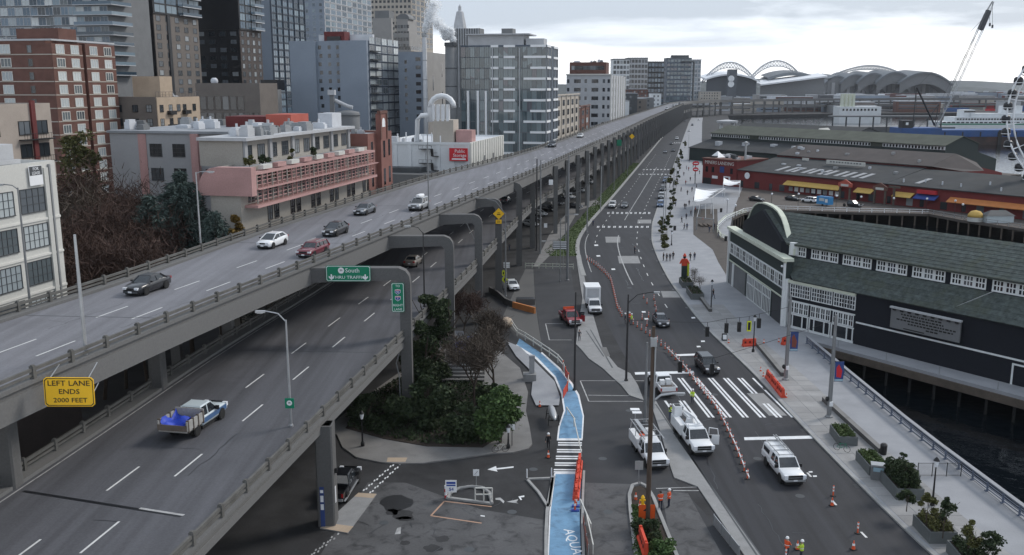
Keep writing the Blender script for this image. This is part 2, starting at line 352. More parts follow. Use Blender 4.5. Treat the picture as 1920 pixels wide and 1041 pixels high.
m = bpy.data.materials.new('steam'); m.use_nodes = True; t = m.node_tree; t.nodes.remove(t.nodes['Principled BSDF'])
df = N(t,'ShaderNodeBsdfDiffuse'); df.inputs[0].default_value = (.95,.96,.97,1); tl = N(t,'ShaderNodeBsdfTranslucent'); tl.inputs[0].default_value = (.95,.96,.97,1)
ms = N(t,'ShaderNodeMixShader'); ms.inputs[0].default_value = .5; t.links.new(df.outputs[0],ms.inputs[1]); t.links.new(tl.outputs[0],ms.inputs[2])
t.links.new(ms.outputs[0], t.nodes['Material Output'].inputs['Surface'])
MAT['steam'] = m
# ============================================================ ground, water, roads
def smooth_fn(pts, k=3):
 ys = [p[1] for p in pts]; xs = [p[0] for p in pts]
 Y = np.arange(ys[0], ys[-1] + 4, 4.0); X = np.interp(Y, ys, xs)
 for _ in range(k):
  X2 = X.copy(); X2[1:-1] = (X[:-2] + 2*X[1:-1] + X[2:]) / 4; X = X2
 return lambda y: float(np.interp(y, Y, X))
SR = smooth_fn([(37,40)]+[(W(u,v).x,W(u,v).y) for u,v in ((1740,1041),(1657,957),(1574,874),(1484,780),(1416,704),(1376,667),(1318,612),(1279,562),(1252,524),(1233,486),(1221,454))]+[(37,245),(46,291),(64,379),(106,590),(174,930),(205,1080)], 3)
SL = smooth_fn([(25,40),(19.2,67),(16.9,81),(15.8,110),(15,127),(14.4,149),(14.2,180),(14.8,204),(15.8,219),(21.6,250),(33.3,305),(58.8,430),(118,722),(170,980),(190,1080)], 12)
SW = [(47,20),(45.2,55),(43.8,75),(42.8,95),(42.5,128),(43,140),(43.5,172),(53,225),(66,275),(86,345),(127,520),(187,800),(262,1150),(420,1230),(900,1300),(1500,1500),(2600,2300),(2600,6500)]
g = MB(); g.prism(SW + [(-3500,6500),(-3500,20)], -6, 0.0, 0)
ground = struct('ground', g, 'asphalt_lot')
g = MB(); g.quad((0,-150,-3.4),(4000,-150,-3.4),(4000,2600,-3.4),(0,2600,-3.4)); water = struct('water', g, 'water')
def strip(fl, fr, ys, z):
 mb=MB();a = [(fl(y), y, z) for y in ys]; b = [(fr(y), y, z) for y in ys]
 n = len(ys); mb.add(a + b, [(i, n+i, n+i+1, i+1) for i in range(n-1)]); return mb
YS = [y for y in range(40, 260, 4)] + [y for y in range(260, 1081, 20)]
road = struct('road', strip(SL, SR, YS, .004), 'asphalt_street')
def px(pts, z): return [tuple(W(u, v, z)) for u, v in pts]
def sheet(name, pts, z, mat, parent, **kw):
 mb=MB();mb.poly(px(pts, z)[::1]); n = mb
 a = sum(p[0]*q[1]-q[0]*p[1] for p, q in zip(n.v, n.v[1:]+n.v[:1]))
 if a < 0: n.f = [f[::-1] for f in n.f]
 return part(name, mb, mat, parent, **kw)
sheet('worn_paving', [(600,1041),(690,905),(760,905),(900,955),(1020,975),(1022,1041)], .004, 'asphalt_worn', ground)
sheet('frontage_road', [(1096,1060),(1094,880),(1096,775),(1078,715),(1052,684),(1014,640),(1010,600),(1002,540),(1005,500),(1070,500),(1078,560),(1090,620),(1120,680),(1165,724),(1210,755),(1245,820),(1262,900),(1320,960),(1390,1060)], .004, 'asphalt_frontage', ground)
sheet('worn_paving', [(1100,1060),(1097,905),(1185,908),(1190,1060)], .008, 'asphalt_worn', ground)
sheet('worn_paving', [(1240,920),(1290,925),(1365,1060),(1265,1060)], .008, 'asphalt_worn', ground)
sheet('worn_paving', [(985,505),(1000,505),(1003,560),(1008,600),(1016,650),(972,628),(940,600),(958,560)], .008, 'concrete_dark', ground)
YP = [y for y in range(40, 262, 4)] + [y for y in range(270, 1080, 20)]
SWf = lambda y: float(np.interp(y, [p[1] for p in SW[:13]], [p[0] for p in SW[:13]])) - .25
mb=MB();pr = [(SR(y)+.35, y) for y in YP]; sw = [(min(SWf(y), SR(y)+(60 if y < 330 else max(13,60-(y-330)*.5))), y) for y in YP]
mb.prism(pr + sw[::-1], -.2, .15, 0); promenade = struct('promenade', mb, 'concrete_path')
mb = MB()
for y0, y1 in zip(YP, YP[1:]):
 mb.prism([(SR(y0),y0),(SR(y0)+.35,y0),(SR(y1)+.35,y1),(SR(y1),y1)], -.1, .156)
kerb_r = struct('kerb', mb, 'kerb')
y = 62.0; k = 0
while y < 150:
 for c in range(3):
  x0 = SR(y) + .55 + c*1.85; x1 = SR(y+1.95) + .55 + c*1.85
  q = MB(); q.prism([(x0,y),(x0+1.81,y),(x1+1.81,y+1.91),(x1,y+1.91)], .10, .166+rnd.uniform(0,.006))
  part('paving_slab', q, 'concrete_slab', promenade)
 y += 1.95
mb = MB()
yl = [y for y in range(176, 260, 4)] + [y for y in range(260, 1000, 20)]
for y0, y1 in zip(yl, yl[1:]): mb.prism([(SL(y0)-.9,y0),(SL(y0),y0),(SL(y1),y1),(SL(y1)-.9,y1)], -.1, .14)
struct('kerb', mb, 'kerb')
mb = MB()
for P_ in ([(1080,645),(1084,612),(1092,560),(1086,520),(1080,480),(1089,478),(1096,520),(1106,570),(1131,655),(1158,688),(1182,700),(1196,722),(1207,750),(1180,741),(1165,722),(1149,708),(1130,690),(1104,672),(1090,655)],
           [(1219,752),(1230,752),(1262,805),(1310,880),(1432,1050),(1402,1050),(1308,912),(1264,895),(1256,872),(1240,815)]):
 pts = [(p[0],p[1]) for p in px(P_, .1)]; mb.prism(pts, -.05, .10)
strip_c = struct('track_strip', mb, 'concrete_strip')
for P_ in ([(1228,758),(1230,757),(1421,1041),(1417,1041)], [(1262,812),(1264,811),(1428,1041),(1425,1041)], [(1098,620),(1100,620),(1133,668),(1131,669)], [(1106,618),(1108,618),(1150,690),(1147,690)]):
 sheet('rail_groove', P_, .105, 'grey_dark', strip_c)
sheet('utility_cover', [(1126,651),(1137,651),(1144,668),(1135,669)], .106, 'concrete', strip_c)
walk_px = [(612,803),(632,815),(642,838),(668,857),(712,866),(748,869),(792,868),(862,859),(922,850),(962,848),(990,841),(998,832),(993,800),(986,770),(990,735),(975,690),(940,660),(880,640),(820,640),(760,690),(690,740)]
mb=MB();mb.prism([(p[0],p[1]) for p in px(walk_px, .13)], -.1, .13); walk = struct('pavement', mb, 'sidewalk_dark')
bed_px = [(648,802),(720,822),(800,836),(905,838),(935,820),(938,790),(925,745),(900,715),(830,700),(760,705),(690,745)]
mb=MB();mb.prism([(p[0],p[1]) for p in px(bed_px, .2)], 0, .2); part('planting_bed', mb, 'soil', walk)
sheet('kerb_ramp', [(727,858),(764,858),(760,866),(725,866)], .136, 'tan', walk)
sheet('plaza_paving', [(1000,700),(968,668),(950,640),(975,650),(1010,685),(1040,715),(1050,745),(1048,760),(1005,760),(996,740)], .15, 'concrete_path', walk)
mb=MB();mb.prism([(p[0],p[1]) for p in px([(672,924),(706,926),(652,999),(600,990)], .1)], -.05, .10); ramp = struct('ramp_pad', mb, 'concrete_strip')
sheet('ramp_edge', [(672,924),(706,926),(700,934),(664,931)], .106, 'tan', ramp)
sheet('ramp_edge', [(616,981),(663,987),(652,999),(600,990)], .106, 'tan', ramp)
def band(name, L_, R_, z, mat, parent, kind=None):
 a = px(L_, z); b = px(R_, z); n = len(a); mb=MB();mb.add(a+b, [(i+1, i, n+i, n+i+1)[::-1] for i in range(n-1)]); return part(name, mb, mat, parent)
cyc = MB(); cyc.add(px([(1026,1060),(1030,960),(1040,885),(1048,800),(1058,770),(1053,737),(1040,706),(1005,670),(966,646)],.008)+px([(1092,1060),(1090,960),(1093,885),(1095,780),(1086,740),(1073,718),(1050,690),(1015,660),(974,632)],.008),
 [(9+i,9+i+1,i+1,i) for i in range(8)]); cycle_path = struct('cycle_path', cyc, 'asphalt_frontage')
band('blue_surfacing', [(1028,1060),(1032,960),(1041,887)], [(1089,1060),(1087,960),(1091,887)], .012, 'paint_blue', cycle_path)
band('blue_surfacing', [(1046,824),(1049,800),(1060,770),(1055,738),(1042,708),(1007,673),(968,648)], [(1092,824),(1093,780),(1084,742),(1071,720),(1048,692),(1014,662),(974,635)], .012, 'paint_blue', cycle_path)
band('edge_line', [(1026,1060),(1030,960),(1039,887)], [(1028.5,1060),(1032.5,960),(1042,887)], .016, 'paint_white', cycle_path)
band('edge_line', [(1044,826),(1047,800),(1057,770),(1052,738),(1039,708),(1004,673),(966,649)], [(1047,826),(1050,800),(1060,770),(1055,737),(1042,706),(1007,670),(968,646)], .016, 'paint_white', cycle_path)
band('edge_line', [(1090,824),(1092.5,780),(1083,742),(1070,720),(1047,692),(1014,662)], [(1092.5,824),(1095,780),(1086,740),(1073,718),(1050,690),(1016,660)], .016, 'paint_white', cycle_path)
band('edge_line', [(1041,885),(1041,889)], [(1091,885),(1091,889)], .017, 'paint_white', cycle_path)
band('edge_line', [(1046,822),(1046,826)], [(1092,822),(1092,826)], .017, 'paint_white', cycle_path)
for v in (829, 842, 854.5, 867, 879.5):
 for d in (0, 4.2):
  ul = 1047 - (v-825)*.16
  sheet('crossing_bar', [(ul,v+d),(1091,v+d+.4),(1091,v+d+2.7),(ul,v+d+2.3)], .012, 'paint_white', cycle_path)
tm = textmesh('AQUARIUM', 1.25, 'paint_white', .002, 'LEFT', 1.2)
p = W(1065, 992, .016); new('path_lettering', tm, cycle_path, loc=tuple(p), rot=(0,0,math.radians(-83)))
def kerbline(pxs, w, h, mat, name, parent=None, closed=False, label=None):
 pts = [Vector(p) for p in px(pxs, 0)]; mb = MB()
 if closed: pts.append(pts[0])
 for a, b in zip(pts, pts[1:]): mb.bar(a + Vector((0,0,h/2)), b + Vector((0,0,h/2)), w, h)
 if parent is None: return struct(name, mb, mat)
 return part(name, mb, mat, parent)
kerbline([(1024,1060),(1024,1000),(1026,960),(1032,925),(1038,895)], .28, .16, 'kerb', 'kerb')
kerbline([(1095,1060),(1092,990),(1093,930),(1095,885)], .22, .16, 'kerb', 'kerb')
kerbline([(988,900),(1036,898),(1030,950)], .25, .16, 'kerb', 'kerb'); kerbline([(988,900),(1010,925),(1028,953)], .25, .16, 'kerb', 'kerb')
for q in ([(838,935),(922,946)], [(840,930),(850,920),(880,914),(905,916),(918,926),(922,946)]): kerbline(q, .3, .17, 'kerb', 'kerb')
kerbline([(1195,1060),(1188,1010),(1182,960),(1180,930),(1186,912),(1200,908),(1212,914),(1225,935),(1245,985),(1275,1060)], .3, .2, 'kerb', 'kerb')
mb=MB();mb.prism([(p[0],p[1]) for p in px([(1195,1060),(1188,1010),(1183,960),(1182,930),(1188,914),(1200,910),(1212,916),(1225,937),(1245,987),(1273,1060)], .1)], 0, .1); island = struct('planted_island', mb, 'soil')
def mark(name, poly, z=.009, mat='paint_white', parent=None):
 mb=MB();mb.poly([(p[0],p[1],z) for p in poly]); a = sum(p[0]*q[1]-q[0]*p[1] for p, q in zip(poly, poly[1:]+poly[:1]))
 if a < 0: mb.f = [f[::-1] for f in mb.f]
 return part(name, mb, mat, parent or road)
for i, x in enumerate((16.95, 18.85, 20.75, 22.65, 24.55, 26.45, 28.25)):
 y1 = 112.2 if x > 20 else 103.6
 for d in ((0,.46) if i else (0.2,)):
  a = x + d + (112-y1)*.065; b = x + d + .95
  if x > 28: 
   mark('crosswalk_bar', [(a,y1),(a+.27,y1),(a+.62,106.2),(a+.35,106.2)]); mark('crosswalk_bar', [(b-.3,102.6),(b-.03,102.6),(b+.27,98),(b,98)]); continue
  mark('crosswalk_bar', [(a,y1),(a+.27,y1),(b+.27,98),(b,98)])
mark('crosswalk_bar', [(30.2,112.2),(30.45,112.2),(31.1,98),(30.85,98)], .0, parent=None) if False else None
mark('utility_patch', [(28.0,106.3),(30.0,106.3),(30.6,98.6),(28.6,98.6)], .0065, 'concrete_strip')
mark('edge_line', [(30.1,112.2),(30.35,112.2),(31.15,98),(30.9,98)])
for L_ in ([(1395,820),(1521,817),(1524,822.5),(1396,825.5)], [(1190,698),(1300,695.5),(1302,700),(1191,702.5)], [(1266,664.5),(1304,663),(1305,666.5),(1267,668)]):
 sheet('stop_line', L_, .009, 'paint_white', road)
for v0, ua, ub in ((425.5,1117,1220),(399.5,1137,1222),(327,1196,1266),(318,1204,1270),(268,1256,1290)):
 n = 10
 for i in range(n):
  u = ua + (ub-ua)*(i+.2)/n; w = (ub-ua)/n*.42; h = 1.6 if v0 > 390 else .8
  for k in (0, 1):
   uu = u + k*w*.62
   sheet('crosswalk_bar', [(uu,v0+h),(uu+w*.36,v0+h),(uu+w*.36+.5,v0-h),(uu+.5,v0-h)], .009, 'paint_white', road)
def dashes(fx, y0, y1, ln, gap, w=.13, mat='paint_dash', name='lane_dash', z=.009, parent=None, mid=0):
 y = y0
 while y < y1:
  b = min(y+ln, y1); mark(name, [(fx(y)-w/2,y),(fx(y)+w/2,y),(fx(b)+w/2,b),(fx(b)-w/2,b)], z, mat, parent); y += ln + gap
dashes(lambda y: SR(y)-3.5, 150, 500, 2.6, 6.2, .16)
dashes(lambda y: SR(y)-3.7, 64, 92, 1.0, 5.0, .2)
dashes(lambda y: SL(y)+3.6, 215, 500, 2.6, 6.2, .16)
dashes(lambda y: (SL(y)+SR(y))/2+.4, 168, 226, 4, 0, .22, 'paint_faded', 'centre_line')
dashes(lambda y: (SL(y)+SR(y))/2+.4, 252, 420, 6, 0, .2, 'paint_faded', 'centre_line')
dashes(lambda y: SL(y)+1.3, 180, 228, 4, 0, .16, 'paint_faded', 'edge_line')
for q in ([(1158,480),(1196,480),(1201,494),(1161,494)], [(1135,444),(1163,444),(1163,455),(1136,455)], [(1239,546),(1279,546),(1286,558),(1243,558)], [(1196,412),(1221,412),(1221,419),(1195,419)], [(1200,595),(1200,595.1),(1200.2,595)]):
 sheet('paving_patch', q, .0065, 'concrete_strip', road)
for u, v in ((1207,585),(1212,598),(1306,579),(1292,560),(1300,596),(1310,650),(1318,640),(1520,885),(1528,893),(1150,505),(1118,460),(1122,480)):
 sheet('survey_mark', [(u-4,v-1.2),(u+3,v-1.5),(u+4,v+1),(u-3,v+1.4)], .009, 'paint_white', road)
def pline(pts, w, z, mat, parent, name='bay_line'):
 pts = [W(u, v, z) for u, v in pts]
 for a, b in zip(pts, pts[1:]):
  d = (b-a).normalized(); n = Vector((-d.y, d.x, 0))*w/2
  mark(name, [a-n, b-n, b+n, a+n], z, mat, parent)
pline([(1208,714),(1088,714),(1104,752.5),(1206,752.5)], .14, .012, 'paint_faded', ground); pline([(1103,741),(1180,742)], .14, .012, 'paint_faded', ground)
pline([(1056,607),(1023,607),(1030,637.5),(1072,637.5)], .14, .012, 'paint_faded', ground)
pline([(903,981),(808,967),(833,940),(922,950)], .16, .012, 'paint_orange_faded', ground)
pline([(1262,920),(1310,920)], .16, .012, 'paint_faded', ground); pline([(1230,916),(1312,913)], .12, .012, 'paint_faded', ground)
sheet('painted_arrow', [(914,880.5),(930,874),(931,878),(963,874.5),(963,877),(931,880.6),(933,884.5)], .012, 'paint_white', ground)
sheet('painted_arrow', [(929,934),(938,933),(946,940),(944,944),(938,938),(929,937)], .012, 'paint_faded', ground)
sheet('painted_arrow', [(950,941),(972,936),(968,942),(972,944)], .012, 'paint_faded', ground)
sheet('painted_arrow', [(972,931),(983,929),(983,932),(976,933),(979,937),(976,938)], .012, 'paint_white', ground)
sheet('bay_mark', [(901,966),(909,967),(909,969),(901,968)], .012, 'paint_white', ground); sheet('bay_mark', [(745,990),(752,988),(751,1001),(740,1002)], .012, 'paint_faded', ground)
for i in range(13):     # white footprints painted across the drive
 t = i/12; u = 688 + (746-688)*t; v = 921 - (921-868)*t
 for k in (-1, 1):
  uu = u + k*(4+2*(1-t)) ; vv = v + k*2.2 + (2 if i % 2 else 0)
  sheet('footprint_mark', [(uu-2,vv+1.6),(uu+.8,vv+1.8),(uu+2.4,vv-1.4),(uu-.3,vv-1.7)], .012, 'paint_white', ground)
for i in range(7):
 t = i/6; u = 628 - 45*t; v = 1004 + 36*t
 for k in (-1, 1):
  uu = u + k*6; vv = v - k*3 + (3 if i % 2 else 0)
  sheet('footprint_mark', [(uu-2.2,vv+1.8),(uu+.8,vv+2),(uu+2.6,vv-1.5),(uu-.3,vv-1.9)], .012, 'paint_faded', ground)
for (u, v, a, b_) in ((745,944,30,15),(735,960,12,6),(760,973,16,4),(755,965,20,9),(812,1028,18,8),(760,1018,10,5),(785,896,20,9),(830,1010,14,6)):
 n = 14; mb = []
 for k in range(n):
  rr = 1 + rnd.uniform(-.22,.22); mb.append((u + a*rr*math.cos(2*PI*k/n), v + b_*rr*math.sin(2*PI*k/n)))
 sheet('oil_stain', mb, .008, 'oil' if v == 944 else 'asphalt_lot', ground)
sheet('verge_grass_base', [(1082,450),(1108,412),(1150,364),(1200,306),(1186,306),(1128,364),(1085,412),(1060,440),(1020,470),(1030,480),(1082,480)], .02, 'grass', ground)
sheet('footway', [(1075,384),(1122,374),(1128,382),(1085,394),(1040,470),(1010,500),(1000,500),(1030,440)], .03, 'sidewalk_dark', ground)
def ridge(name, x0, x1, Y, hfun, dep):
 mb=MB();n = 60; a = []
 for i in range(n+1):
  x = x0 + (x1-x0)*i/n; a.append((x, Y, -2)); a.append((x, Y+dep*.4, hfun(i/n))); a.append((x, Y+dep, -2))
 for i in range(n): mb.add([a[3*i],a[3*i+3],a[3*i+4],a[3*i+1],a[3*i+5],a[3*i+2]], [(0,1,2,3),(3,2,4,5)])
 return mb
def hf(base, amp, seed):
 r = random.Random(seed); ph = [r.uniform(0,6.28) for _ in range(7)]
 return lambda t: base + amp*sum(math.sin(t*(3+5*k)+ph[k])/(1+k*.8) for k in range(7))
struct('hills', ridge('hills', 300, 2300, 4300, lambda t: (52 + hf(0,9,3)(t)) * (1-.45*max(0,(t-.55)/.45)), 800), 'hills')
struct('hills', ridge('hills', 1500, 4200, 6200, hf(66,8,8), 900), 'hills')
struct('hills', ridge('hills', -1500, 700, 3600, hf(40,7,5), 800), 'hills')
# ============================================================ double-deck viaduct
ZU, ZL = 17.1, 9.2
UR = smooth_fn([(-37,30),(-31.7,55),(-30,63.5),(-28,72),(-23.8,88.5),(-17.2,114),(-12.3,134),(-5.6,162),(4.6,204),(14.1,248),(38.6,359),(82,561),(178,985)], 10)
UL = smooth_fn([(-53,30),(-46,58),(-41.8,74),(-39.4,83),(-36.9,96),(-35.1,108),(-32,126),(-27.1,147),(-22.9,167),(-15.7,197),(-7.6,223),(6.3,276),(18.9,334),(42,450),(67,561),(163,985)], 10)
LR = smooth_fn([(-22,30),(-18.9,50),(-18,56.4),(-16.3,67.4),(-13.9,83.4),(-10.2,108),(-6.2,133.4),(0,179),(6.4,222),(14.1,248),(38.6,359),(82,561),(178,985)], 10)
LL = smooth_fn([(-38,30),(-34.4,58),(-33.6,64.3),(-32.7,71.5),(-32,81),(-30,97.4),(-25.9,123),(-20.3,176),(-7.8,223),(6.3,276),(18.9,334),(42,450),(67,561),(163,985)], 10)
via = thing('viaduct', 'long grey double-deck concrete highway viaduct running away beside the street', 'viaduct')
YV = list(range(34, 260, 6)) + list(range(260, 986, 25))
def slab(fl, fr, z, t, mat, name):
 mb=MB();n = len(YV)
 vs = [(fl(y),y,z) for y in YV] + [(fr(y),y,z) for y in YV] + [(fl(y),y,z-t) for y in YV] + [(fr(y),y,z-t) for y in YV]
 for i in range(n-1):
  mb.f += [(i,n+i,n+i+1,i+1),(2*n+i,2*n+i+1,3*n+i+1,3*n+i)]; mb.m += [0,1]
  mb.f += [(n+i,3*n+i,3*n+i+1,n+i+1),(i,i+1,2*n+i+1,2*n+i)]; mb.m += [1,1]
 mb.v = vs; mb.f += [(0,2*n,3*n,n),(n-1,2*n-1,4*n-1,3*n-1)]; mb.m += [1,1]
 return part(name, mb, [mat,'concrete'], via)
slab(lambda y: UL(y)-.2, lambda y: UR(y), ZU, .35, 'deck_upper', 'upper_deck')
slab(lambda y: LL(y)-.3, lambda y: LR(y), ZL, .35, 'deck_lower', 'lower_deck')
def run(fx, off0, off1, z0, z1, mat, name, ya=34, yb=985):
 ys = [y for y in YV if ya <= y <= yb]; n = len(ys); mb = MB()
 vs = [(fx(y)+off0,y,z0) for y in ys]+[(fx(y)+off1,y,z0) for y in ys]+[(fx(y)+off1,y,z1) for y in ys]+[(fx(y)+off0,y,z1) for y in ys]
 mb.v = vs
 for i in range(n-1):
  for a, b in ((0,1),(1,2),(2,3),(3,0)): mb.f.append((a*n+i, b*n+i, b*n+i+1, a*n+i+1)); mb.m.append(0)
 mb.f += [(3*n,2*n,n,0),(n-1,2*n-1,3*n-1,4*n-1)]; mb.m += [0,0]
 return part(name, mb, mat, via)
run(UR, -.45, .22, ZU+.004, ZU+.28, 'concrete', 'deck_kerb'); run(UL, -.5, .55, ZU+.004, ZU+.26, 'concrete', 'deck_kerb')
run(LR, -.45, .22, ZL+.004, ZL+.28, 'concrete', 'deck_kerb'); run(LL, -.7, .6, ZL+.004, ZL+.26, 'concrete', 'deck_kerb')
run(UR, -.5, .1, ZU-1.95, ZU-.352, 'concrete', 'edge_girder'); run(UL, -.1, .4, ZU-1.9, ZU-.352, 'concrete', 'edge_girder')
run(LR, -.5, .1, ZL-1.0, ZL-.352, 'concrete', 'edge_girder'); run(LL, -.2, .4, ZL-1.2, ZL-.352, 'concrete_dark', 'edge_girder')
for k in (.28, .5, .72):
 run(lambda y: UL(y)*(1-k)+UR(y)*k, -.25, .25, ZU-1.7, ZU-.354, 'concrete_dark', 'floor_girder'); run(lambda y: LL(y)*(1-k)+LR(y)*k, -.25, .25, ZL-1.5, ZL-.354, 'concrete_dark', 'floor_girder')
post = MB(); post.box(-.16,-.14,0,.16,.14,.86); post.box(-.10,-.10,.86,.10,.10,.93); post_me = post.mesh('rail_post', 'concrete_rail')
far_posts = MB(); npost = 0
for fx, z, off in ((UR,ZU,.05),(UL,ZU,-.2),(LR,ZL,.05),(LL,ZL,-.35)):
 run(fx, off-.09, off+.09, z+.78, z+1.0, 'concrete_rail', 'rail'); run(fx, off-.07, off+.07, z+.46, z+.62, 'concrete_rail', 'rail')
 y = 36.0
 while y < 980:
  q = (fx(y)+off, y, z+.26); a = -math.atan((fx(y+2)-fx(y-2))/4)
  if y < 300: new('rail_post', post_me, via, q, a)
  else: far_posts.cbox((q[0],q[1],q[2]+.43), (.32,.28,.86))
  y += 3.66 if y < 300 else 7.3
part('distant_rail_posts', far_posts, 'concrete_rail', via, kind='stuff')
def ddash(fx, z, y0, y1, cyc, ln, mat='paint_dash'):
 y = y0
 while y < y1:
  b = y+ln; w = .075; mb=MB();mb.quad((fx(y)-w,y,z),(fx(y)+w,y,z),(fx(b)+w,b,z),(fx(b)-w,b,z)); part('lane_dash', mb, mat, via); y += cyc
cy = 10.78
ddash(lambda y: UR(y)-4.15, ZU+.005, 64-cy, 420, cy, 4.05); ddash(lambda y: UR(y)-7.45-.006*max(0,y-100), ZU+.005, 64.5-cy, 420, cy, 4.05)
ddash(lambda y: LR(y)-6.35-.004*max(0,y-70), ZL+.005, 50.2-10.95, 330, 10.95, 4.05); ddash(lambda y: LR(y)-9.75-.003*max(0,y-70), ZL+.005, 58.8-10.95, 330, 10.95, 4.05)
def dline(fx, z, y0, y1, mat='paint_faded', w=.06):
 ys = [y0+(y1-y0)*i/40 for i in range(41)]; n = 41; mb=MB();mb.add([(fx(y)-w,y,z) for y in ys]+[(fx(y)+w,y,z) for y in ys], [(i,n+i,n+i+1,i+1) for i in range(n-1)]); part('edge_line', mb, mat, via)
dline(lambda y: LR(y)-1.0, ZL+.005, 36, 300); dline(lambda y: LL(y)+.95, ZL+.005, 36, 300)
mb=MB();a = W(44,921,ZL+.006); b = W(340,968,ZL+.006); mb.bar(a,b,.30,.006); part('expansion_joint', mb, 'black_panel', via)
mb=MB();mb.bar(W(262,953,ZL+.012), W(345,966,ZL+.012), .22,.006); part('expansion_joint', mb, 'paint_faded', via)
for f, z, yy in ((UR,ZU,112.0),(UR,ZU,148.0),(UR,ZU,75.0),(LR,ZL,92.0),(LR,ZL,125.0)):
 g2 = UL if f is UR else LL
 mb=MB();mb.bar((g2(yy+1)+.6,yy+1,z+.006),(f(yy)-.5,yy,z+.006),.12,.006); part('expansion_joint', mb, 'grey_dark', via)
def bent(yc, near):
 xr = LR(yc)+.25 if near else max(LR(yc), UR(yc))+.75
 ca = math.atan((LR(yc+3)-LR(yc-3))/6)
 mb = MB()
 if near:        # rounded outer shoulder like a bent pipe of concrete
  w = .58; h = ZU-.15
  prof = [(xr+w,0),(xr+w,h-1.6),(xr+w-.12,h-.85),(xr+w-.5,h-.3),(xr+w-1.2,h),(UR(yc)-.4,h),(UR(yc)-.4,h-1.6),(xr-w-.35,h-1.3),(xr-w,h-1.7),(xr-w,0)]
  d = .62; vs = [(x,yc-d,z) for x,z in prof]+[(x,yc+d,z) for x,z in prof]; n = len(prof)
  def ext(idx):
   m = len(idx); mb.add([vs[i] for i in idx]+[vs[i+n] for i in idx], [tuple(range(m)),tuple(range(2*m-1,m-1,-1))]+[(k,(k+1)%m,m+(k+1)%m,m+k)[::-1] for k in range(m)])
  ext([0,1,8,9]); ext([1,2,3,4,7,8]); ext([4,5,6,7])
 else:
  mb.box(xr-.5,yc-.55,0,xr+.5,yc+.55,ZU-.4)
  mb.box(xr-.55,yc-.7,ZU-2.0,xr-.5,yc+.7,ZU-.4)
 part('column', mb, 'concrete_col' if near else 'concrete', via)
 mb=MB();xl = UL(yc)
 mb.box(xl-.3,yc-.6,ZU-1.95,UR(yc)-.51,yc+.6,ZU-.36); part('cross_beam', mb, 'concrete_dark', via)
 mb=MB();mb.box(LL(yc)-.4,yc-.6,ZL-1.9,xr-.6,yc+.6,ZL-.36); part('cross_beam', mb, 'concrete_dark', via)
 mb=MB();mb.box(xl-.3,yc-.5,0,xl+.7,yc+.5,ZU-1.96); part('column', mb, 'concrete', via)
 if near:
  mb=MB();mb.box(LL(yc)-1.5,yc-.55,0,LL(yc)-.45,yc+.55,ZU-1.96); part('column', mb, 'concrete', via)
for y in (98,119.5,140,160,187,208): bent(y, True)
y = 229
while y < 985: bent(y, False); y += 18.3
for k, y in enumerate(np.arange(229, 620, 18.3)):
 for zt in (ZU-1.95, ZL-1.0):
  for s, y0 in ((1, y+.75), (-1, y-.75)):
   mb = MB()
   x0 = UR(y0)+.1; x1 = UR(y0+s*2.6)+.1
   mb.add([(x0,y0,zt),(x0,y0,zt-1.1),(x1,y0+s*2.6,zt),(x0-.55,y0,zt),(x0-.55,y0,zt-1.1),(x1-.55,y0+s*2.6,zt)], [(0,1,2),(5,4,3),(0,3,4,1),(1,4,5,2)])
   part('haunch', mb, 'concrete', via)
def pillar(x, y, z0, z1, w, d, mat='concrete_col'):
 mb=MB();c = .12
 p = [(x-w+c,y-d),(x+w-c,y-d),(x+w,y-d+c),(x+w,y+d-c),(x+w-c,y+d),(x-w+c,y+d),(x-w,y+d-c),(x-w,y-d+c)]; mb.prism(p, z0, z1)
 return part('column', mb, mat, via)
for y in (44, 72.6): pillar(LR(y)+.12, y, 0, ZL-.36, .72, .8)
mb=MB();x = LR(72.6)
mb.add([(x-4,72.0,ZL-.36),(x+.7,72.0,ZL-.36),(x+.7,72.0,ZL-1.3),(x-4,72.0,ZL-2.4),(x-4,73.2,ZL-.36),(x+.7,73.2,ZL-.36),(x+.7,73.2,ZL-1.3),(x-4,73.2,ZL-2.4)],[(0,3,2,1),(4,5,6,7),(0,1,5,4),(1,2,6,5),(2,3,7,6)]); part('cross_beam', mb, 'concrete', via)
for y in (59.5, 80.5):
 pillar(LL(y)+.05, y, 0, ZU-1.9, .62, .62)
 mb=MB();mb.box(UL(y),y-.5,ZU-1.95,LL(y)-.6,y+.5,ZU-.36); part('cross_beam', mb, 'concrete_dark', via)
for y in (56, 72.6, 86):
 for k in (.05,.5): pillar(LL(y)*(1-k)+LR(y)*k, y+1, 0, ZL-1.2, .6, .6, 'concrete_dark')
mb=MB();xs = LR(98)+.25
mb.tube([(xs-.65,97.3,8.0),(xs-1.1,97.2,6.5),(xs-.8,97.2,5.0),(xs-.75,97.2,0.1)], .06, 5); part('downpipe', mb, 'steel', via)
mb=MB();xp = LR(72.6)+.12
mb.box(xp-.45,71.74,.05,xp-.1,71.79,3.6); part('notice_panel', mb, 'banner_blue', via)
for i, (z, h) in enumerate(((3.1,.25),(2.3,.55),(1.6,.5))):
 mb=MB();mb.box(xp-.40,71.71,z,xp-.15,71.735,z+h); part('notice_print', mb, 'sign_white', via)
mb=MB();mb.box(xp+.722,72.2,2.0,xp+.76,72.5,3.4); part('notice_panel', mb, 'sign_white', via)
mb=MB();mb.box(xp+.722,72.3,4.6,xp+.95,72.55,4.95); part('electrical_box', mb, 'black_metal', via)
cl = [(170,983),(196,1075),(250,1170),(340,1255),(450,1315),(600,1360),(800,1390)]
pl = []
for i in range(len(cl)-1):
 for t in np.arange(0,1,.2): pl.append(Vector((cl[i][0]*(1-t)+cl[i+1][0]*t, cl[i][1]*(1-t)+cl[i+1][1]*t, 0)))
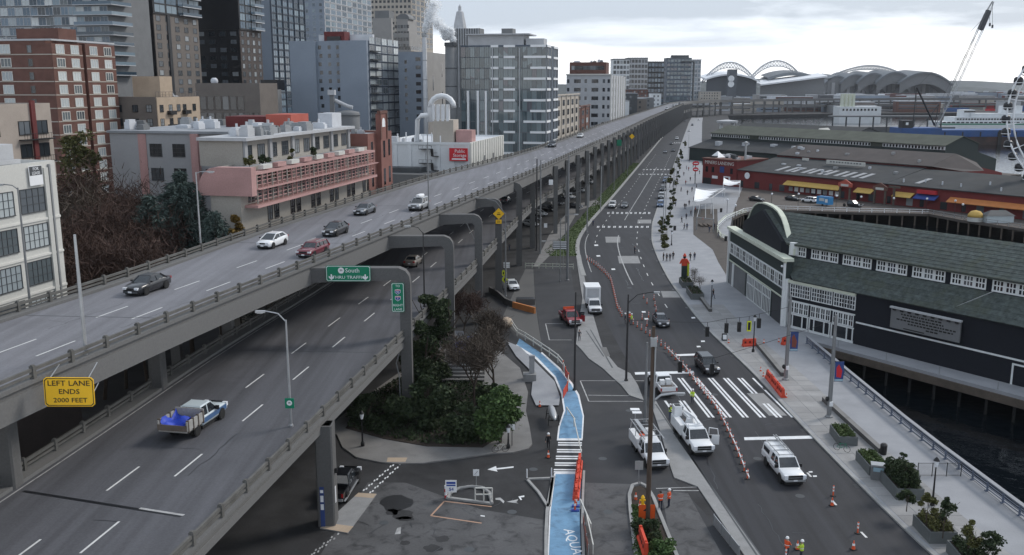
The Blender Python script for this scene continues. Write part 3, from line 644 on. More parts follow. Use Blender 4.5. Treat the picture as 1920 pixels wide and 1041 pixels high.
for z in (ZU, ZL):
 mb = MB()
 for a, b in zip(pl, pl[1:]): mb.bar(a+Vector((0,0,z-.9)), b+Vector((0,0,z-.9)), 15, 1.8)
 for a, b in zip(pl, pl[1:]):
  n = (b-a).cross(Vector((0,0,1))).normalized()*7.4
  for s in (1,-1): mb.bar(a+s*n+Vector((0,0,z+.5)), b+s*n+Vector((0,0,z+.5)), .3, 1.0)
 part('far_deck', mb, 'concrete', via)
for i in range(0, len(pl)-1):
 n = (pl[i+1]-pl[i]).cross(Vector((0,0,1))).normalized()*7.6
 for s in (1,-1):
  mb=MB();p = pl[i]+s*n; mb.cbox((p.x,p.y,ZU/2-.5),(1.6,1.6,ZU-1)); part('column', mb, 'concrete', via)
def sign_panel(name, label, cat, c, rz, w, h, mat, border, group=None, tilt=0.0, legs=None):
 t = thing(name, label, cat, loc=c, rz=rz, group=group)
 if tilt: t.rotation_euler = (0, tilt, rz)
 r = min(w,h)*.08; mb = MB()
 pts = [(-w/2+r,-h/2),(w/2-r,-h/2),(w/2,-h/2+r),(w/2,h/2-r),(w/2-r,h/2),(-w/2+r,h/2),(-w/2,h/2-r),(-w/2,-h/2+r)]
 n = 8; vs = [(x,-.03,z) for x,z in pts]+[(x,.03,z) for x,z in pts]; mb.add(vs,[tuple(range(n)),tuple(range(2*n-1,n-1,-1))]+[((k+1)%n,k,n+k,n+(k+1)%n) for k in range(n)])
 part('panel', mb, mat, t)
 if border:
  mb=MB();k = 1-.10*min(1,1/max(w,h))*1.0; e = .05 if max(w,h) < 6 else .09; q = [(x*(w-2*e)/w, z*(h-2*e)/h) for x,z in pts]; q2 = [(x*(w-4*e)/w, z*(h-4*e)/h) for x,z in pts]
  vs = [(x,-.036,z) for x,z in q]+[(x,-.036,z) for x,z in q2]; mb.add(vs,[(k,(k+1)%n,n+(k+1)%n,n+k) for k in range(n)]); part('border', mb, border, t)
 return t
def pxw(u0, u1, v, Y): return abs(XT(u1,v,Y)-XT(u0,v,Y))
Y = 97.0; c = Vector((XT(653,513,Y), Y, ZT(513,Y))); w = pxw(611,695,513,Y); h = w*30/84
s = sign_panel('overhead_sign', 'wide green highway sign with two down arrows on the first outrigger beam', 'road sign', c, -.02, w, h, 'sign_green', 'sign_white')
text('South', .66, 'sign_white', s, (.45,-.04,.32)); text('THRU TRAFFIC', .46, 'sign_white', s, (.05,-.04,-.42), xs=1.15)
mb=MB();mb.lathe([(.30,0),(.33,.005)],14); me = mb.mesh('route_shield','sign_white'); new('route_shield', me, s, loc=(-.75,-.045,.33), rot=(PI/2,0,0))
mb=MB();mb.box(-.2,-.045,-.30,.2,-.04,-.12); part('route_shield', mb, 'sign_white', s, loc=(-.75,0,.33))
text('99', .3, 'ink', s, (-.75,-.06,.33))
for x in (-w*.38, w*.38):
 mb=MB();z = -.38; mb.add([(x-.07,-.04,z+.3),(x-.07,-.04,z),(x-.28,-.04,z+.12),(x-.28,-.04,z-.06),(x,-.04,z-.32),(x+.28,-.04,z-.06),(x+.28,-.04,z+.12),(x+.07,-.04,z),(x+.07,-.04,z+.3)],[(0,1,7,8),(1,2,3,4),(1,4,7),(4,5,6,7)]); part('down_arrow', mb, 'sign_white', s)
for x in (-1.4,1.4):
 mb=MB();mb.box(x-.05,.03,-.6,x+.05,.42,.6); part('bracket', mb, 'steel', s)
Y = 97.0; c = Vector((XT(746,558,Y), Y, ZT(558,Y))); w = pxw(734,758,558,Y); h = (587-530)*Y/1730
s = sign_panel('column_sign', 'tall narrow green sign with two route shields fixed to a viaduct column', 'road sign', c, 0, w, h, 'sign_green', 'sign_white')
text('TO', .34, 'sign_white', s, (0,-.04,1.25)); text('RIGHT', .36, 'sign_white', s, (0,-.04,-.85)); text('LANE', .36, 'sign_white', s, (0,-.04,-1.3))
for zz, num in ((.62,'90'),(-.1,'5')):
 mb=MB();mb.add([(-.30,-.04,zz+.24),(-.30,-.04,zz-.08),(0,-.04,zz-.3),(.30,-.04,zz-.08),(.30,-.04,zz+.24),(0,-.04,zz+.28)],[(0,1,2,3,4,5)]); part('route_shield', mb, 'sign_white', s)
 mb=MB();mb.add([(-.26,-.045,zz+.12),(-.26,-.045,zz-.06),(0,-.045,zz-.25),(.26,-.045,zz-.06),(.26,-.045,zz+.12)],[(0,1,2,3,4)]); part('shield_field', mb, 'sign_blue', s)
 mb=MB();mb.box(-.26,-.046,zz+.14,.26,-.044,zz+.21); part('shield_band', mb, 'sign_red', s)
 text(num, .3, 'sign_white', s, (0,-.06,zz-.03))
for z in (-1,1):
 mb=MB();mb.box(-.3,.03,z-.05,.3,.4,z+.05); part('bracket', mb, 'steel', s)
Y = 57.5; c = Vector((XT(130,735,Y), Y, ZT(735,Y))); w = pxw(84,175,735,Y); h = w*57/91
s = sign_panel('lane_sign', 'yellow LEFT LANE ENDS sign bracketed out from the upper deck', 'road sign', c, math.radians(4), w, h, 'sign_yellow', 'ink')
s.rotation_euler = (0, math.radians(1.5), math.radians(4))
text('LEFT LANE', .50, 'ink', s, (0,-.045,.58), xs=1.12); text('ENDS', .48, 'ink', s, (0,-.045,.02), xs=1.12); text('2000 FEET', .44, 'ink', s, (.05,-.045,-.56), xs=1.12)
for x in (-1.2,1.2):
 for z in (.85,-.6):
  mb=MB();mb.bar((x,.03,z),(x-.6,3.4,z+.1),.05,.05); part('bracket', mb, 'galv', s)
for x in (-1.2,1.2): mb=MB();mb.bar((x,.08,.95),(x,.08,-.9),.06,.06); part('bracket', mb, 'galv', s)
Y = 159.0; c = Vector((XT(935,401,Y), Y, ZT(401,Y)))
s = thing('diamond_sign', 'amber diamond warning sign with a small plate on a viaduct column', 'road sign', c)
mb=MB();r = .98; mb.add([(-r,0,0),(0,0,-r),(r,0,0),(0,0,r),(-r,.05,0),(0,.05,-r),(r,.05,0),(0,.05,r)],[(0,1,2,3),(7,6,5,4),(0,4,5,1),(1,5,6,2),(2,6,7,3),(3,7,4,0)]); part('panel', mb, 'sign_yellow', s)
mb=MB();mb.add([(-.3,-.01,-.2),(.3,-.01,-.2),(.3,-.01,-.05),(-.3,-.01,-.05),(-.2,-.01,.1),(.2,-.01,.1),(.2,-.01,.2),(-.2,-.01,.2)],[(0,1,2,3),(4,5,6,7)]); part('symbol', mb, 'ink', s)
mb=MB();mb.box(-.5,0,-1.72,.5,.05,-1.02); part('plate', mb, 'sign_yellow', s)
mb=MB();mb.box(-.3,-.01,-1.5,.3,-.005,-1.42); mb.box(-.25,-.01,-1.3,.25,-.005,-1.22); part('plate_print', mb, 'ink', s)
mb=MB();mb.box(-.1,.05,-1.6,.1,.5,.5); part('bracket', mb, 'steel', s)
for (u,v,wd,hg,mat,lab,Yy) in ((1161,268,9,11,'sign_green','small green panel hung far along the viaduct face',372),(1185,256,0,0,'sign_yellow','small amber diamond far along the viaduct face',410),(1033,342,8,10,'sign_white','white square plate on a viaduct column',204),(1023,423,6,8,'sign_white','white speed plate low on a viaduct column',204)):
 c = Vector((XT(u,v,Yy), Yy, ZT(v,Yy))); s = thing('distant_sign', lab, 'road sign', c); mb=MB();k = Yy/1750
 if wd: mb.box(-wd*k/2,0,-hg*k/2,wd*k/2,.06,hg*k/2)
 else:
  r = 5*k; mb.add([(-r,0,0),(0,0,-r),(r,0,0),(0,0,r),(-r,.05,0),(0,.05,-r),(r,.05,0),(0,.05,r)],[(0,1,2,3),(7,6,5,4),(0,4,5,1),(1,5,6,2),(2,6,7,3),(3,7,4,0)])
 part('panel', mb, mat, s); mb=MB();mb.box(-.08,.06,-.3,.08,1.2,.3); part('bracket', mb, 'steel', s)
# ============================================================ buildings left of the viaduct
TH = math.radians(12.2); A2 = Vector((math.cos(TH), -math.sin(TH), 0)); B2 = Vector((math.sin(TH), math.cos(TH), 0))
def proj_u(p): return 960 + F*p.x/(p.y*CP + (HC-p.z)*SP)
_wm = {}
def winmesh(w, h, frame='white_paint', glass='win_dark', nx=1, nz=1, fw=.09, sill=True, proud=.08):
 key = (round(w,2), round(h,2), frame, glass, nx, nz, fw, sill)
 if key in _wm: return _wm[key]
 mb=MB();mb.quad((-w/2,-.02,-h/2),(w/2,-.02,-h/2),(w/2,-.02,h/2),(-w/2,-.02,h/2), 1)
 p = proud
 if frame:
  mb.box(-w/2-fw,-p,h/2,w/2+fw,0,h/2+fw); mb.box(-w/2-fw,-p-(.06 if sill else 0),-h/2-fw,w/2+fw,0,-h/2)
  mb.box(-w/2-fw,-p,-h/2,-w/2,0,h/2); mb.box(w/2,-p,-h/2,w/2+fw,0,h/2)
  for i in range(1, nx): x = -w/2+w*i/nx; mb.box(x-fw*.35,-p*.8,-h/2,x+fw*.35,-.005,h/2)
  for i in range(1, nz): z = -h/2+h*i/nz; mb.box(-w/2,-p*.7,z-fw*.35,w/2,-.006,z+fw*.35)
 _wm[key] = mb.mesh('window', [frame or 'grey_dark', glass]); return _wm[key]
class Bld:
 def __init__(s, name, label, uc, Yc, vtop, uL=None, uR=None, wl=None, wd=None, ztop=None, cat='building', C=None, th=TH):
  s.z = ztop if ztop is not None else ZT(vtop, Yc)
  s.C = Vector((XT(uc, vtop, Yc), Yc, 0)) if C is None else Vector((C[0],C[1],0))
  s.a = Vector((math.cos(th),-math.sin(th),0)); s.b = Vector((math.sin(th),math.cos(th),0))
  def solve(d, u):
   best = min((abs(proj_u(s.C + d*k*.25 + Vector((0,0,min(s.z,60)))) - u), k*.25) for k in range(1, 700)); return best[1]
  s.wl = wl if wl is not None else solve(-s.a, uL); s.wd = wd if wd is not None else solve(s.b, uR)
  s.t = thing(name, label, cat, tuple(s.C), -th); s.n = 0; s.extra = None
 def box(s, name, x0, y0, z0, x1, y1, z1, mat, parent=None): mb=MB();mb.box(x0,y0,z0,x1,y1,z1); return part(name, mb, mat, parent or s.t)
 def body(s, mat, roof='roof_grey', par=.7, x0=None, y1=None, z=None, z0=-1.0):
  z = z or s.z; x0 = -s.wl if x0 is None else x0; y1 = s.wd if y1 is None else y1
  s.wall = s.box('wall', x0, 0, z0, 0, y1, z-par-.02, mat)
  s.box('roof', x0+.3, .3, z-par-.02, -.3, y1-.3, z-par+.1, roof)
  mb=MB();mb.box(x0,0,z-par-.018,0,.29,z); mb.box(x0,y1-.29,z-par-.018,0,y1,z); mb.box(x0,.292,z-par-.018,x0+.29,y1-.292,z); mb.box(-.29,.292,z-par-.018,0,y1-.292,z)
  part('parapet', mb, mat, s.t); return s
 def win(s, face, me, x, z, off=0.0, name='window'):
  if s.n >= 300:
   return
  s.n += 1
  if face == 'F': new(name, me, s.t, (x, off, z))
  else: new(name, me, s.t, (off, x, z), PI/2)
 def grid(s, face, x0, x1, z0, z1, cols, rows, me, off=0.0, skip=None, name='window'):
  for r in range(rows):
   for c in range(cols):
    if skip and skip(r, c): continue
    s.win(face, me, x0+(x1-x0)*(c+.5)/cols, z0+(z1-z0)*(r+.5)/rows, off, name)
 def bands(s, face, zs, h, mat, x0, x1, out=.06, name='band'):
  for z in zs:
   if face == 'F': s.box(name, x0, -out, z, x1, -.002, z+h, mat)
   else: s.box(name, .002, x0, z, out, x1, z+h, mat)
def clutter(b, x0, x1, y0, y1, z, n, seed, mats=('grey_light','roof_white','steel','grey_mid'), smax=2.5):
 r = random.Random(seed)
 for i in range(n):
  w, d, h = r.uniform(.7,smax), r.uniform(.7,smax), r.uniform(.5,1.6); x = r.uniform(x0,x1-w); y = r.uniform(y0,y1-d); mb = MB()
  mb.box(x,y,z,x+w,y+d,z+h*.75); mb.box(x+w*.1,y+d*.1,z+h*.75,x+w*.9,y+d*.9,z+h)
  if r.random() < .5: mb.tube([(x+w/2,y+d/2,z+h),(x+w/2,y+d/2,z+h+.5)], .18, 6)
  part('rooftop_unit', mb, r.choice(mats), b.t)
b = Bld('industrial_building', 'white painted industrial building with big steel windows at the left edge', 0, 0, 0, wl=22, wd=40, ztop=28.8, C=(-53.4,53)).body('cream', 'roof_white', .6)
wm = winmesh(3.2, 2.15, 'grey_dark', 'win_pale', 5, 3, .07); wm2 = winmesh(3.2, 2.2, 'grey_dark', 'win_mid', 4, 3, .07)
for r in range(5):
 for c in range(9): b.win('R', wm if (r+c) % 4 else wm2, 38.2-c*4.15-1.75, 25.25-3.45*r+.0)
b.box('shade_band', .19, 0, -1, .3, 40, 11, 'brown_dark')  # dark colour laid over the lower wall as the shade beneath the deck
b.bands('R', [23.2-3.45*k for k in range(6)], .22, 'offwhite', 0, 40, .12, 'ledge')
b.box('penthouse', -9, 4, 28.2, -1.2, 36, 30.6, 'grey_light'); b.box('downpipe', .02, 38.9, 8, .2, 39.1, 28.5, 'steel')
b.box('rooftop_duct', -.9, 26, 28.82, -.5, 36, 29.2, 'grey_light')
for k in range(4): b.box('pilaster', .0, 38.2-k*8.3, -1, .18, 38.75-k*8.3, 28.2, 'cream')
ls = new('lease_notice', None, b.t, (.15,37.0,27.6), PI/2); mb=MB();mb.box(-.9,-.06,-.95,.9,0,.9); part('board', mb, 'sign_white', ls); mb=MB();mb.box(-.85,-.068,.0,.85,-.062,.85); part('board', mb, 'grey_dark', ls)
text('FOR', .42, 'sign_white', ls, (0,-.08,.6)); text('LEASE', .42, 'sign_white', ls, (0,-.08,.2))
b = Bld('apartment_building', 'beige stucco apartment block with a red recessed bay behind the white building', 0, 0, 0, wl=18, wd=26, ztop=33.6, C=(-69.5,106)).body('beige', 'roof_grey', .4)
wm = winmesh(2.0, 1.7, 'black_metal', 'win_mid', 2, 1, .08)
for r in range(5):
 z = b.z-3.2-3.05*r
 for y in (24.0,20.6,15,11): b.win('R', wm, y, z)
 b.box('balcony', .01,19.4,z-1.65,.9,25.4,z-1.5,'black_metal')
 mb = MB()
 for k in range(12): mb.bar((.85,19.5+.52*k,z-1.5),(.85,19.5+.52*k,z-.75),.03,.03)
 mb.bar((.85,19.4,z-.75),(.85,25.4,z-.75),.05,.05); part('balustrade', mb, 'black_metal', b.t, kind='stuff')
b.box('red_pilaster', .002,21.9,6,.3,22.7,b.z+.4,'red_dark')
def uy(b, u, z, x=0.0):       # local y on the right face for an image column
 lo, hi = 0.0, 120.0
 for _ in range(40):
  m_ = (lo+hi)/2; p = b.C + b.a*x + b.b*m_ + Vector((0,0,z))
  if proj_u(p) < u: lo = m_
  else: hi = m_
 return (lo+hi)/2
def ux(b, u, z, y=0.0):       # local x on the front face for an image column
 lo, hi = -80.0, 5.0
 for _ in range(40):
  m_ = (lo+hi)/2
  p = b.C + b.a*m_ + b.b*y + Vector((0,0,z))
  if proj_u(p) < u: lo = m_
  else: hi = m_
 return (lo+hi)/2
b = Bld('brick_tower', 'red brick apartment tower with pale paired windows and stone bands', 84, 196, 76, uL=-70, uR=203).body('brick', 'roof_grey', .6)
wp = winmesh(2.3, 1.6, 'offwhite', 'win_pale', 3, 1, .14); ws = winmesh(.9, 1.4, 'brown_mid', 'win_mid', 1, 1, .08)
fl = 2.72; ym = uy(b,146,40); ym2 = uy(b,152,40)
b.box('bay', .002, .0, -1, 1.4, ym, b.z-.5, 'brick'); b.box('bay', .002, ym2, -1, 1.4, b.wd, b.z-.2, 'brick')
bays = [(0,ym),(ym2,b.wd)]
for r in range(12):
 z = ZT(91.6,196) - fl*r
 for (y0,y1) in bays:
  for t_ in (.26,.74): b.win('R', wp, y0+(y1-y0)*t_, z, 1.4)
  b.box('stone_band', 1.402, y0, z-1.2, 1.46, y1, z-1.0, 'tan_far')
 b.win('F', ws, ux(b,58,40), z); b.win('F', wp, ux(b,12,40), z)
 b.box('stone_band', -b.wl,-.06,z-1.2,1.3,-.002,z-1.0,'tan_far')
b.box('penthouse', -9, 3, b.z-.5, 1.0, ym*.9, b.z+2.6, 'brick'); b.box('coping', -b.wl-.1,-.1,b.z+.002,1.5,.25,b.z+.35,'grey_light'); b.box('coping', 1.0,.26,b.z+.002,1.5,b.wd,b.z+.35,'grey_light')
clutter(b,-24,-10,5,15,b.z-.5,6,3)
b = Bld('glass_tower', 'tall pale teal glass tower with wraparound balconies behind the brick tower', 196, 300, -60, uL=-80, wd=22); b.body('grey_mid', 'roof_grey')
wm = winmesh(2.5, 2.35, 'grey_light', 'win_blue', 2, 1, .1); wm2 = winmesh(2.5, 2.35, 'grey_light', 'win_pale', 2, 1, .1)
for r in range(11):
 z = 71-3.05*r
 for c in range(15): b.win('F', wm if (c*7+r*3) % 5 < 3 else wm2, -1.6-2.75*c, z)
 mb=MB();mb.box(-11.5,-1.5,z-1.5,2.2,0,z-1.3); mb.box(0,0,z-1.5,2.2,9,z-1.3); part('balcony_slab', mb, 'grey_light', b.t)
 mb=MB();mb.box(-11.4,-1.46,z-1.29,2.15,-1.42,z-.35); mb.box(2.11,-1.41,z-1.29,2.15,9,z-.35); part('balcony_glass', mb, 'win_blue', b.t)
 b.box('balcony_slab', -27,-1.2,z-1.5,-20,0,z-1.3,'grey_light')
def dark_tower(name, label, uc, Y, uL, uR, zt, front, side, gl, floors, cf, cr, zb, topglass, fl=3.05):
 b = Bld(name, label, uc, Y, 0, uL=uL, uR=uR, ztop=zt); b.body(front, 'roof_dark')
 b.box('side_cladding', .004, .3, -1, .25, b.wd-.2, zt-.5, side)
 wf = winmesh(b.wl/cf*.55, 1.6, 'black_metal', gl, 2, 1, .06); wr = winmesh(b.wd/cr*.42, 1.7, 'grey_dark', gl, 1, 1, .08)
 for r in range(floors):
  z = zb + fl*r
  for c in range(cf):
   if (c*5+r*3) % 7 != 0: b.win('F', wf, -b.wl*(c+.5)/cf, z)
  for c in range(cr):
   b.win('R', wr, b.wd*(c+.5)/cr, z, .25)
 if topglass:
  z0 = zb + fl*(floors-.5)
  b.box('crown', -b.wl-.3,-.4,z0,.7,b.wd+.3,zt+.5,topglass)
  wg = winmesh(b.wd/4*.86, 2.5, 'grey_dark', 'win_blue', 2, 1, .08)
  for r in range(4):
   for c in range(4): b.win('R', wg, b.wd*(c+.5)/4, z0+1.8+3*r, .72)
  for r in range(5):
   b.box('balcony_slab', .72, b.wd*.55, z0+.2+3*r, 2.2, b.wd*.98, z0+.5+3*r, 'grey_light'); b.box('balcony_glass', 2.1, b.wd*.55, z0+.51+3*r, 2.16, b.wd*.98, z0+1.4+3*r, 'win_blue')
 return b
b = dark_tower('dark_tower', 'dark brown tower with a tan side wall and black glass crown', 283, 330, 192, 371, 96, 'black_panel', 'brown_mid', 'win_mid', 13, 4, 5, 22.0, 'black_panel')
b.box('vertical_fin', .26, b.wd*.28, 0, .6, b.wd*.34, 60, 'black_panel')
b = dark_tower('black_tower', 'black glass tower with a brown gridded side and pale balconies', 444, 372, 366, 488, 100, 'black_panel', 'brown_dark', 'win_mid', 12, 4, 4, 22, 'black_panel')
b = Bld('tan_lowrise', 'tan stucco low-rise with small square windows and a roof terrace', 291, 215, 182, uL=205, uR=373).body('brown_mid', 'roof_grey', .5)
b.box('side_cladding', .004, .2, -1, .2, b.wd-.1, b.z-.1, 'tan')
wm = winmesh(1.25, 1.45, 'black_metal', 'win_mid', 2, 2, .09)
for r in range(3):
 z = b.z-2.6-3.1*r
 for c, y in enumerate((.10,.30,.48,.62,.85)): b.win('R', wm, b.wd*y, z, .2)
 for x in (.15,.45,.8): b.win('F', wm, -b.wl*x, z)
 for y in (.22,.56): b.box('balcony', .21, b.wd*y, z-1.5, 1.1, b.wd*(y+.14), z-.6, 'black_metal')
b.box('stair_tower', -7.5, 3, b.z-.4, -.5, 8, b.z+4.6, 'tan'); b.box('stair_tower', -8.6, 5, b.z-.4, -7.6, 8, b.z+4.4, 'brown_mid')
clutter(b,-9,-1,9,b.wd-2,b.z-.4,8,8)
mb = MB()
for k in range(14): mb.bar((.1,b.wd*k/13.5,b.z),(.1,b.wd*k/13.5,b.z+1.1),.05,.05)
mb.bar((.1,.2,b.z+1.1),(.1,b.wd,b.z+1.1),.07,.07); part('terrace_railing', mb, 'grey_dark', b.t, kind='stuff')
b = Bld('brown_podium', 'brown concrete podium with a row of tall dark panes', 486, 290, 156, uL=366, wd=12).body('brown_mid', 'roof_dark', .4)
wm = winmesh(2.0, 4.0, 'brown_dark', 'win_dark', 1, 1, .1)
for c in range(6): b.win('F', wm, -b.wl*.30-2.55*c, b.z-6); b.win('F', wm, -b.wl*.30-2.55*c, b.z-11)
for c in range(3): b.win('F', wm, -b.wl*.08-1.5*c, b.z-11)
mb=MB();mb.sph((-b.wl*.8,4,b.z+.6),(1.2,1.2,1.2),8,6); part('satellite_dome', mb, 'roof_white', b.t, True)
b = Bld('small_office', 'small weathered grey office block with a black rooftop box', 521, 320, 168, uL=486, uR=527).body('grey_tan', 'roof_dark', .4)
wm = winmesh(.9, 2.3, None, 'win_dark')
for r in range(4):
 for c in range(4): b.win('F', wm, -b.wl*(c+.6)/4.4, b.z-2.6-3.4*r)
b.box('rooftop_box', -b.wl+.3,.5,b.z-.3,-.3,6,b.z+3.2,'black_panel')
def grid_tower(name, label, uc, Y, vtop, uL, uR, front, side, gl, fr, floors, cf, cr, zb, fl, ww, wh, zt=None, fcols=None):
 b = Bld(name, label, uc, Y, vtop, uL=uL, uR=uR, ztop=zt); b.body(front, 'roof_grey')
 b.box('side_cladding', .004, .0, -1, .2, b.wd, b.z-.05, side)
 if cf:
  wf = winmesh(ww, wh, fr, gl, 1, 1, .08)
  for r in range(floors):
   for c in (fcols or range(cf)): b.win('F', wf, -b.wl*(c+.5)/cf, zb+fl*r)
 if cr:
  wr = winmesh(b.wd/cr*.78, fl*.72, fr, gl, 2, 1, .1)
  for r in range(floors):
   for c in range(cr): b.win('R', wr, b.wd*(c+.5)/cr, zb+fl*r, .2)
  for r in range(floors): b.box('floor_band', .21, .1, zb+fl*r-fl*.5, .42, b.wd-.1, zb+fl*r-fl*.5+.3, side)
 return b
b = grid_tower('slate_tower', 'tall slate blue tower with a dark gridded side', 505, 420, 0, 479, 571, 'slate_blue', 'slate_blue_dark', 'win_blue', 'grey_dark', 17, 0, 6, 22, 3.1, 1, 1, 104)
for k in range(7): b.box('vertical_fin', .21, b.wd*k/6-.2 if k else .1, 16, .7, b.wd*k/6+.1 if k else .4, 100, 'slate_blue_dark')
b = grid_tower('gridded_tower', 'pale blue grey tower with a white gridded glass side', 607, 520, 0, 571, 698, 'slate_blue', 'grey_light', 'win_blue', 'grey_light', 12, 3, 9, 56, 3.2, 1.6, 1.6, 98)
b = grid_tower('panel_tower', 'blue grey residential tower with two blank wall panels and a red roof box', 690, 330, 76, 546, 746, 'slate_blue', 'slate_blue_dark', 'win_pale', 'grey_light', 13, 0, 5, 17, 2.85, 1, 1)
wl = b.wl; x1 = ux(b,597,36); x2 = ux(b,641,36)
b.box('blank_panel', -wl+.02,-1.5,-1,x1,-.002,b.z,'slate_blue'); b.box('blank_panel', x2,-1.5,-1,-.02,-.002,b.z,'slate_blue')
wm = winmesh(1.1, 1.3, None, 'win_dark', 1, 1)
for r in range(14):
 for k, x in enumerate((x1+1.0,x1+(x2-x1)*.52,x1+(x2-x1)*.88)): b.win('F', wm, x+(.4 if (r % 2 and k == 0) else 0), b.z-2.2-2.85*r)
 b.box('balcony', .43, .4, b.z-3.6-2.85*r, 1.5, b.wd*.28, b.z-3.3-2.85*r, 'grey_dark')
b.box('red_rooftop_box', ux(b,609,46,2),2,b.z-.5,ux(b,647,46,2),7,b.z+3.2,'red_dark'); b.box('white_rooftop_wall', ux(b,590,46,3),7.2,b.z-.5,-1,9,b.z+2.4,'roof_white')
b.box('red_rooftop_recess', ux(b,615,46,2),1.6,b.z-.4,ux(b,640,46,2),1.99,b.z+1.6,'black_panel')
t = thing('storage_tank', 'grey cylindrical rooftop tank with catwalk in front of the blank panels', 'tank', tuple(Vector((XT(652,230,262),262,0))))
mb=MB();zt = ZT(206,262); mb.lathe([(3.4,0),(3.4,zt-1),(3.2,zt-.6),(0.3,zt)],16); part('shell', mb, 'grey_mid', t, True)
mb=MB();mb.lathe([(3.6,zt-1.6),(3.6,zt-1.4)],16); part('catwalk', mb, 'grey_dark', t)
mb=MB();mb.box(-4.6,-1,0,-3.5,.2,zt+4.0); part('elevator_leg', mb, 'grey_mid', t); mb=MB();mb.box(-5.0,-1.4,zt+4.01,-3.1,.6,zt+5.4); part('head_box', mb, 'grey_light', t)
mb=MB();mb.tube([(-3.4,0,zt+2.6),(0,0,zt+1.0),(1.5,0,zt+.6)],.5,8); part('chute', mb, 'grey_light', t)
b = grid_tower('tan_skyscraper', 'distant tan office tower with rows of small dark windows', 771, 720, 0, 697, 812, 'tan_far', 'tan_far', 'win_dark', None, 10, 10, 5, 66, 3.9, 1.9, 1.9, 104)
b = grid_tower('stepped_tower', 'distant grey tan tower with an arched stepped top', 770, 560, 92, 733, 796, 'grey_tan', 'tan_far', 'win_dark', None, 9, 6, 6, 30, 3.4, 1.5, 1.9)
zt = b.z
b.box('setback', -b.wl*.9,1,zt-.6,-1,b.wd*.8,zt+9,'grey_tan'); b.box('setback', -b.wl*.75,2,zt+8.9,-2,b.wd*.7,zt+17,'grey_tan')
mb=MB();xc = -b.wl*.42; R_ = b.wl*.33; n = 10; pts = [(xc+R_*math.cos(PI*k/n), zt+17+R_*.8*math.sin(PI*k/n)) for k in range(n+1)]
mb.add([(x,2.1,z) for x,z in pts]+[(x,12,z) for x,z in pts],[tuple(range(n,-1,-1)),tuple(range(n+1,2*n+2))]+[(k,k+1,n+2+k,n+1+k) for k in range(n)]); part('barrel_roof', mb, 'grey_mid', b.t)
wm = winmesh(1.5,1.9,None,'win_dark')
for r in range(4):
 for c in range(5): b.win('F', wm, -b.wl*.86+b.wl*.75*(c+.5)/5, zt+2+r*3.6, 1.0 if r < 2 else 2.0)
b = grid_tower('grey_slab', 'plain grey concrete slab tower top between tan towers', 733, 640, 34, 700, 737, 'grey_tan', 'grey_tan', 'win_dark', None, 0, 0, 0, 30, 3.4, 1.5, 1.9)
b.box('rooftop_box', -b.wl+1,2,b.z-.6,-2,12,b.z+5,'grey_mid')
b = Bld('pyramid_tower', 'distant white tower with a stepped pyramid top', 862, 950, 55, uL=846, uR=880).body('ship_white', 'roof_white', .3)
wm = winmesh(2.2,3.2,None,'win_dark')
for r in range(5):
 for c in range(4): b.win('F', wm, -b.wl*(c+.5)/4, b.z-3-5.2*r); b.win('R', wm, b.wd*(c+.5)/4, b.z-3-5.2*r)
xc, yc = -b.wl/2, b.wd/2; mb=MB();rr = b.wl*.62
mb.lathe([(rr*1.2,b.z-.2),(rr*1.2,b.z+2),(rr*1.0,b.z+8),(rr*.62,b.z+18),(rr*.3,b.z+19),(rr*.28,b.z+23),(.2,b.z+25)],8,0,(xc,yc,0)); part('pyramid_roof', mb, 'grey_light', b.t)
b = Bld('ribbed_slab', 'dark ribbed office slab top behind the glass block', 899, 700, 53, uL=844, wd=14).body('grey_mid', 'roof_dark', .4)
for k in range(12): b.box('rib', -b.wl*(k+.5)/12-.3,-.5,20,-b.wl*(k+.5)/12+.3,-.002,b.z,'grey_light')
b = Bld('steam_plant', 'blue grey steam plant block with a tan windowless side', 796, 345, 97, uL=746, uR=841).body('slate_blue', 'roof_grey', .4)
b.box('side_cladding', .004, 0, -1, .2, b.wd, b.z-.02, 'grey_tan')
wm = winmesh(1.9, 1.3, None, 'win_dark', 2, 1)
for r in range(8): b.win('F', wm, -b.wl*.25, b.z-2.6-2.9*r); 
ws = winmesh(.9, 1.3, None, 'win_dark')
for r in range(8): b.win('F', ws, -b.wl*.72, b.z-3.6-2.9*r)
wl2 = winmesh(1.2, 5.5, None, 'win_dark', 1, 3)
for y, zz in ((.3,b.z-11),(.3,b.z-22),(.68,b.z-6),(.68,b.z-17),(.68,b.z-24)): b.win('R', wl2, b.wd*y, zz, .2)
def stack(name, label, u, Y, v0, r, mat, ztop, capm):
 t = thing(name, label, 'chimney', (XT(u,v0,Y),Y,0)); mb=MB();mb.lathe([(r*1.12,0),(r,ztop-1.2)],14); part('shaft', mb, mat, t, True)
 mb=MB();mb.lathe([(r*1.14,ztop-1.2),(r*1.14,ztop),(r*.85,ztop),(r*.85,ztop-.8)],14); part('cap', mb, capm, t)
 for k in range(5):
  mb=MB();z = ztop*(.35+.12*k); mb.lathe([(r*1.06,z),(r*1.06,z+.25)],14); part('collar', mb, capm, t)
 return t
stack('steam_stack', 'tall slim pale metal stack giving off steam', 795.5, 322, 60, .72, 'grey_light', ZT(62,322), 'steel')
stack('dark_stack', 'thick dark grey stack beside the glass block', 845, 322, 82, 1.9, 'grey_mid', ZT(80,322), 'grey_dark')
b = Bld('glass_block', 'modern teal glass block with white spandrel bars beside the upper deck', 1025, 318, 84, uL=863, uR=1047).body('slate_blue_dark', 'roof_grey', .5)
cols, rows = 18, 11; fl = 3.55; cw = b.wl/cols
wm = winmesh(cw*.92, fl*.93, 'grey_mid', 'win_teal', 2, 1, .05, False)
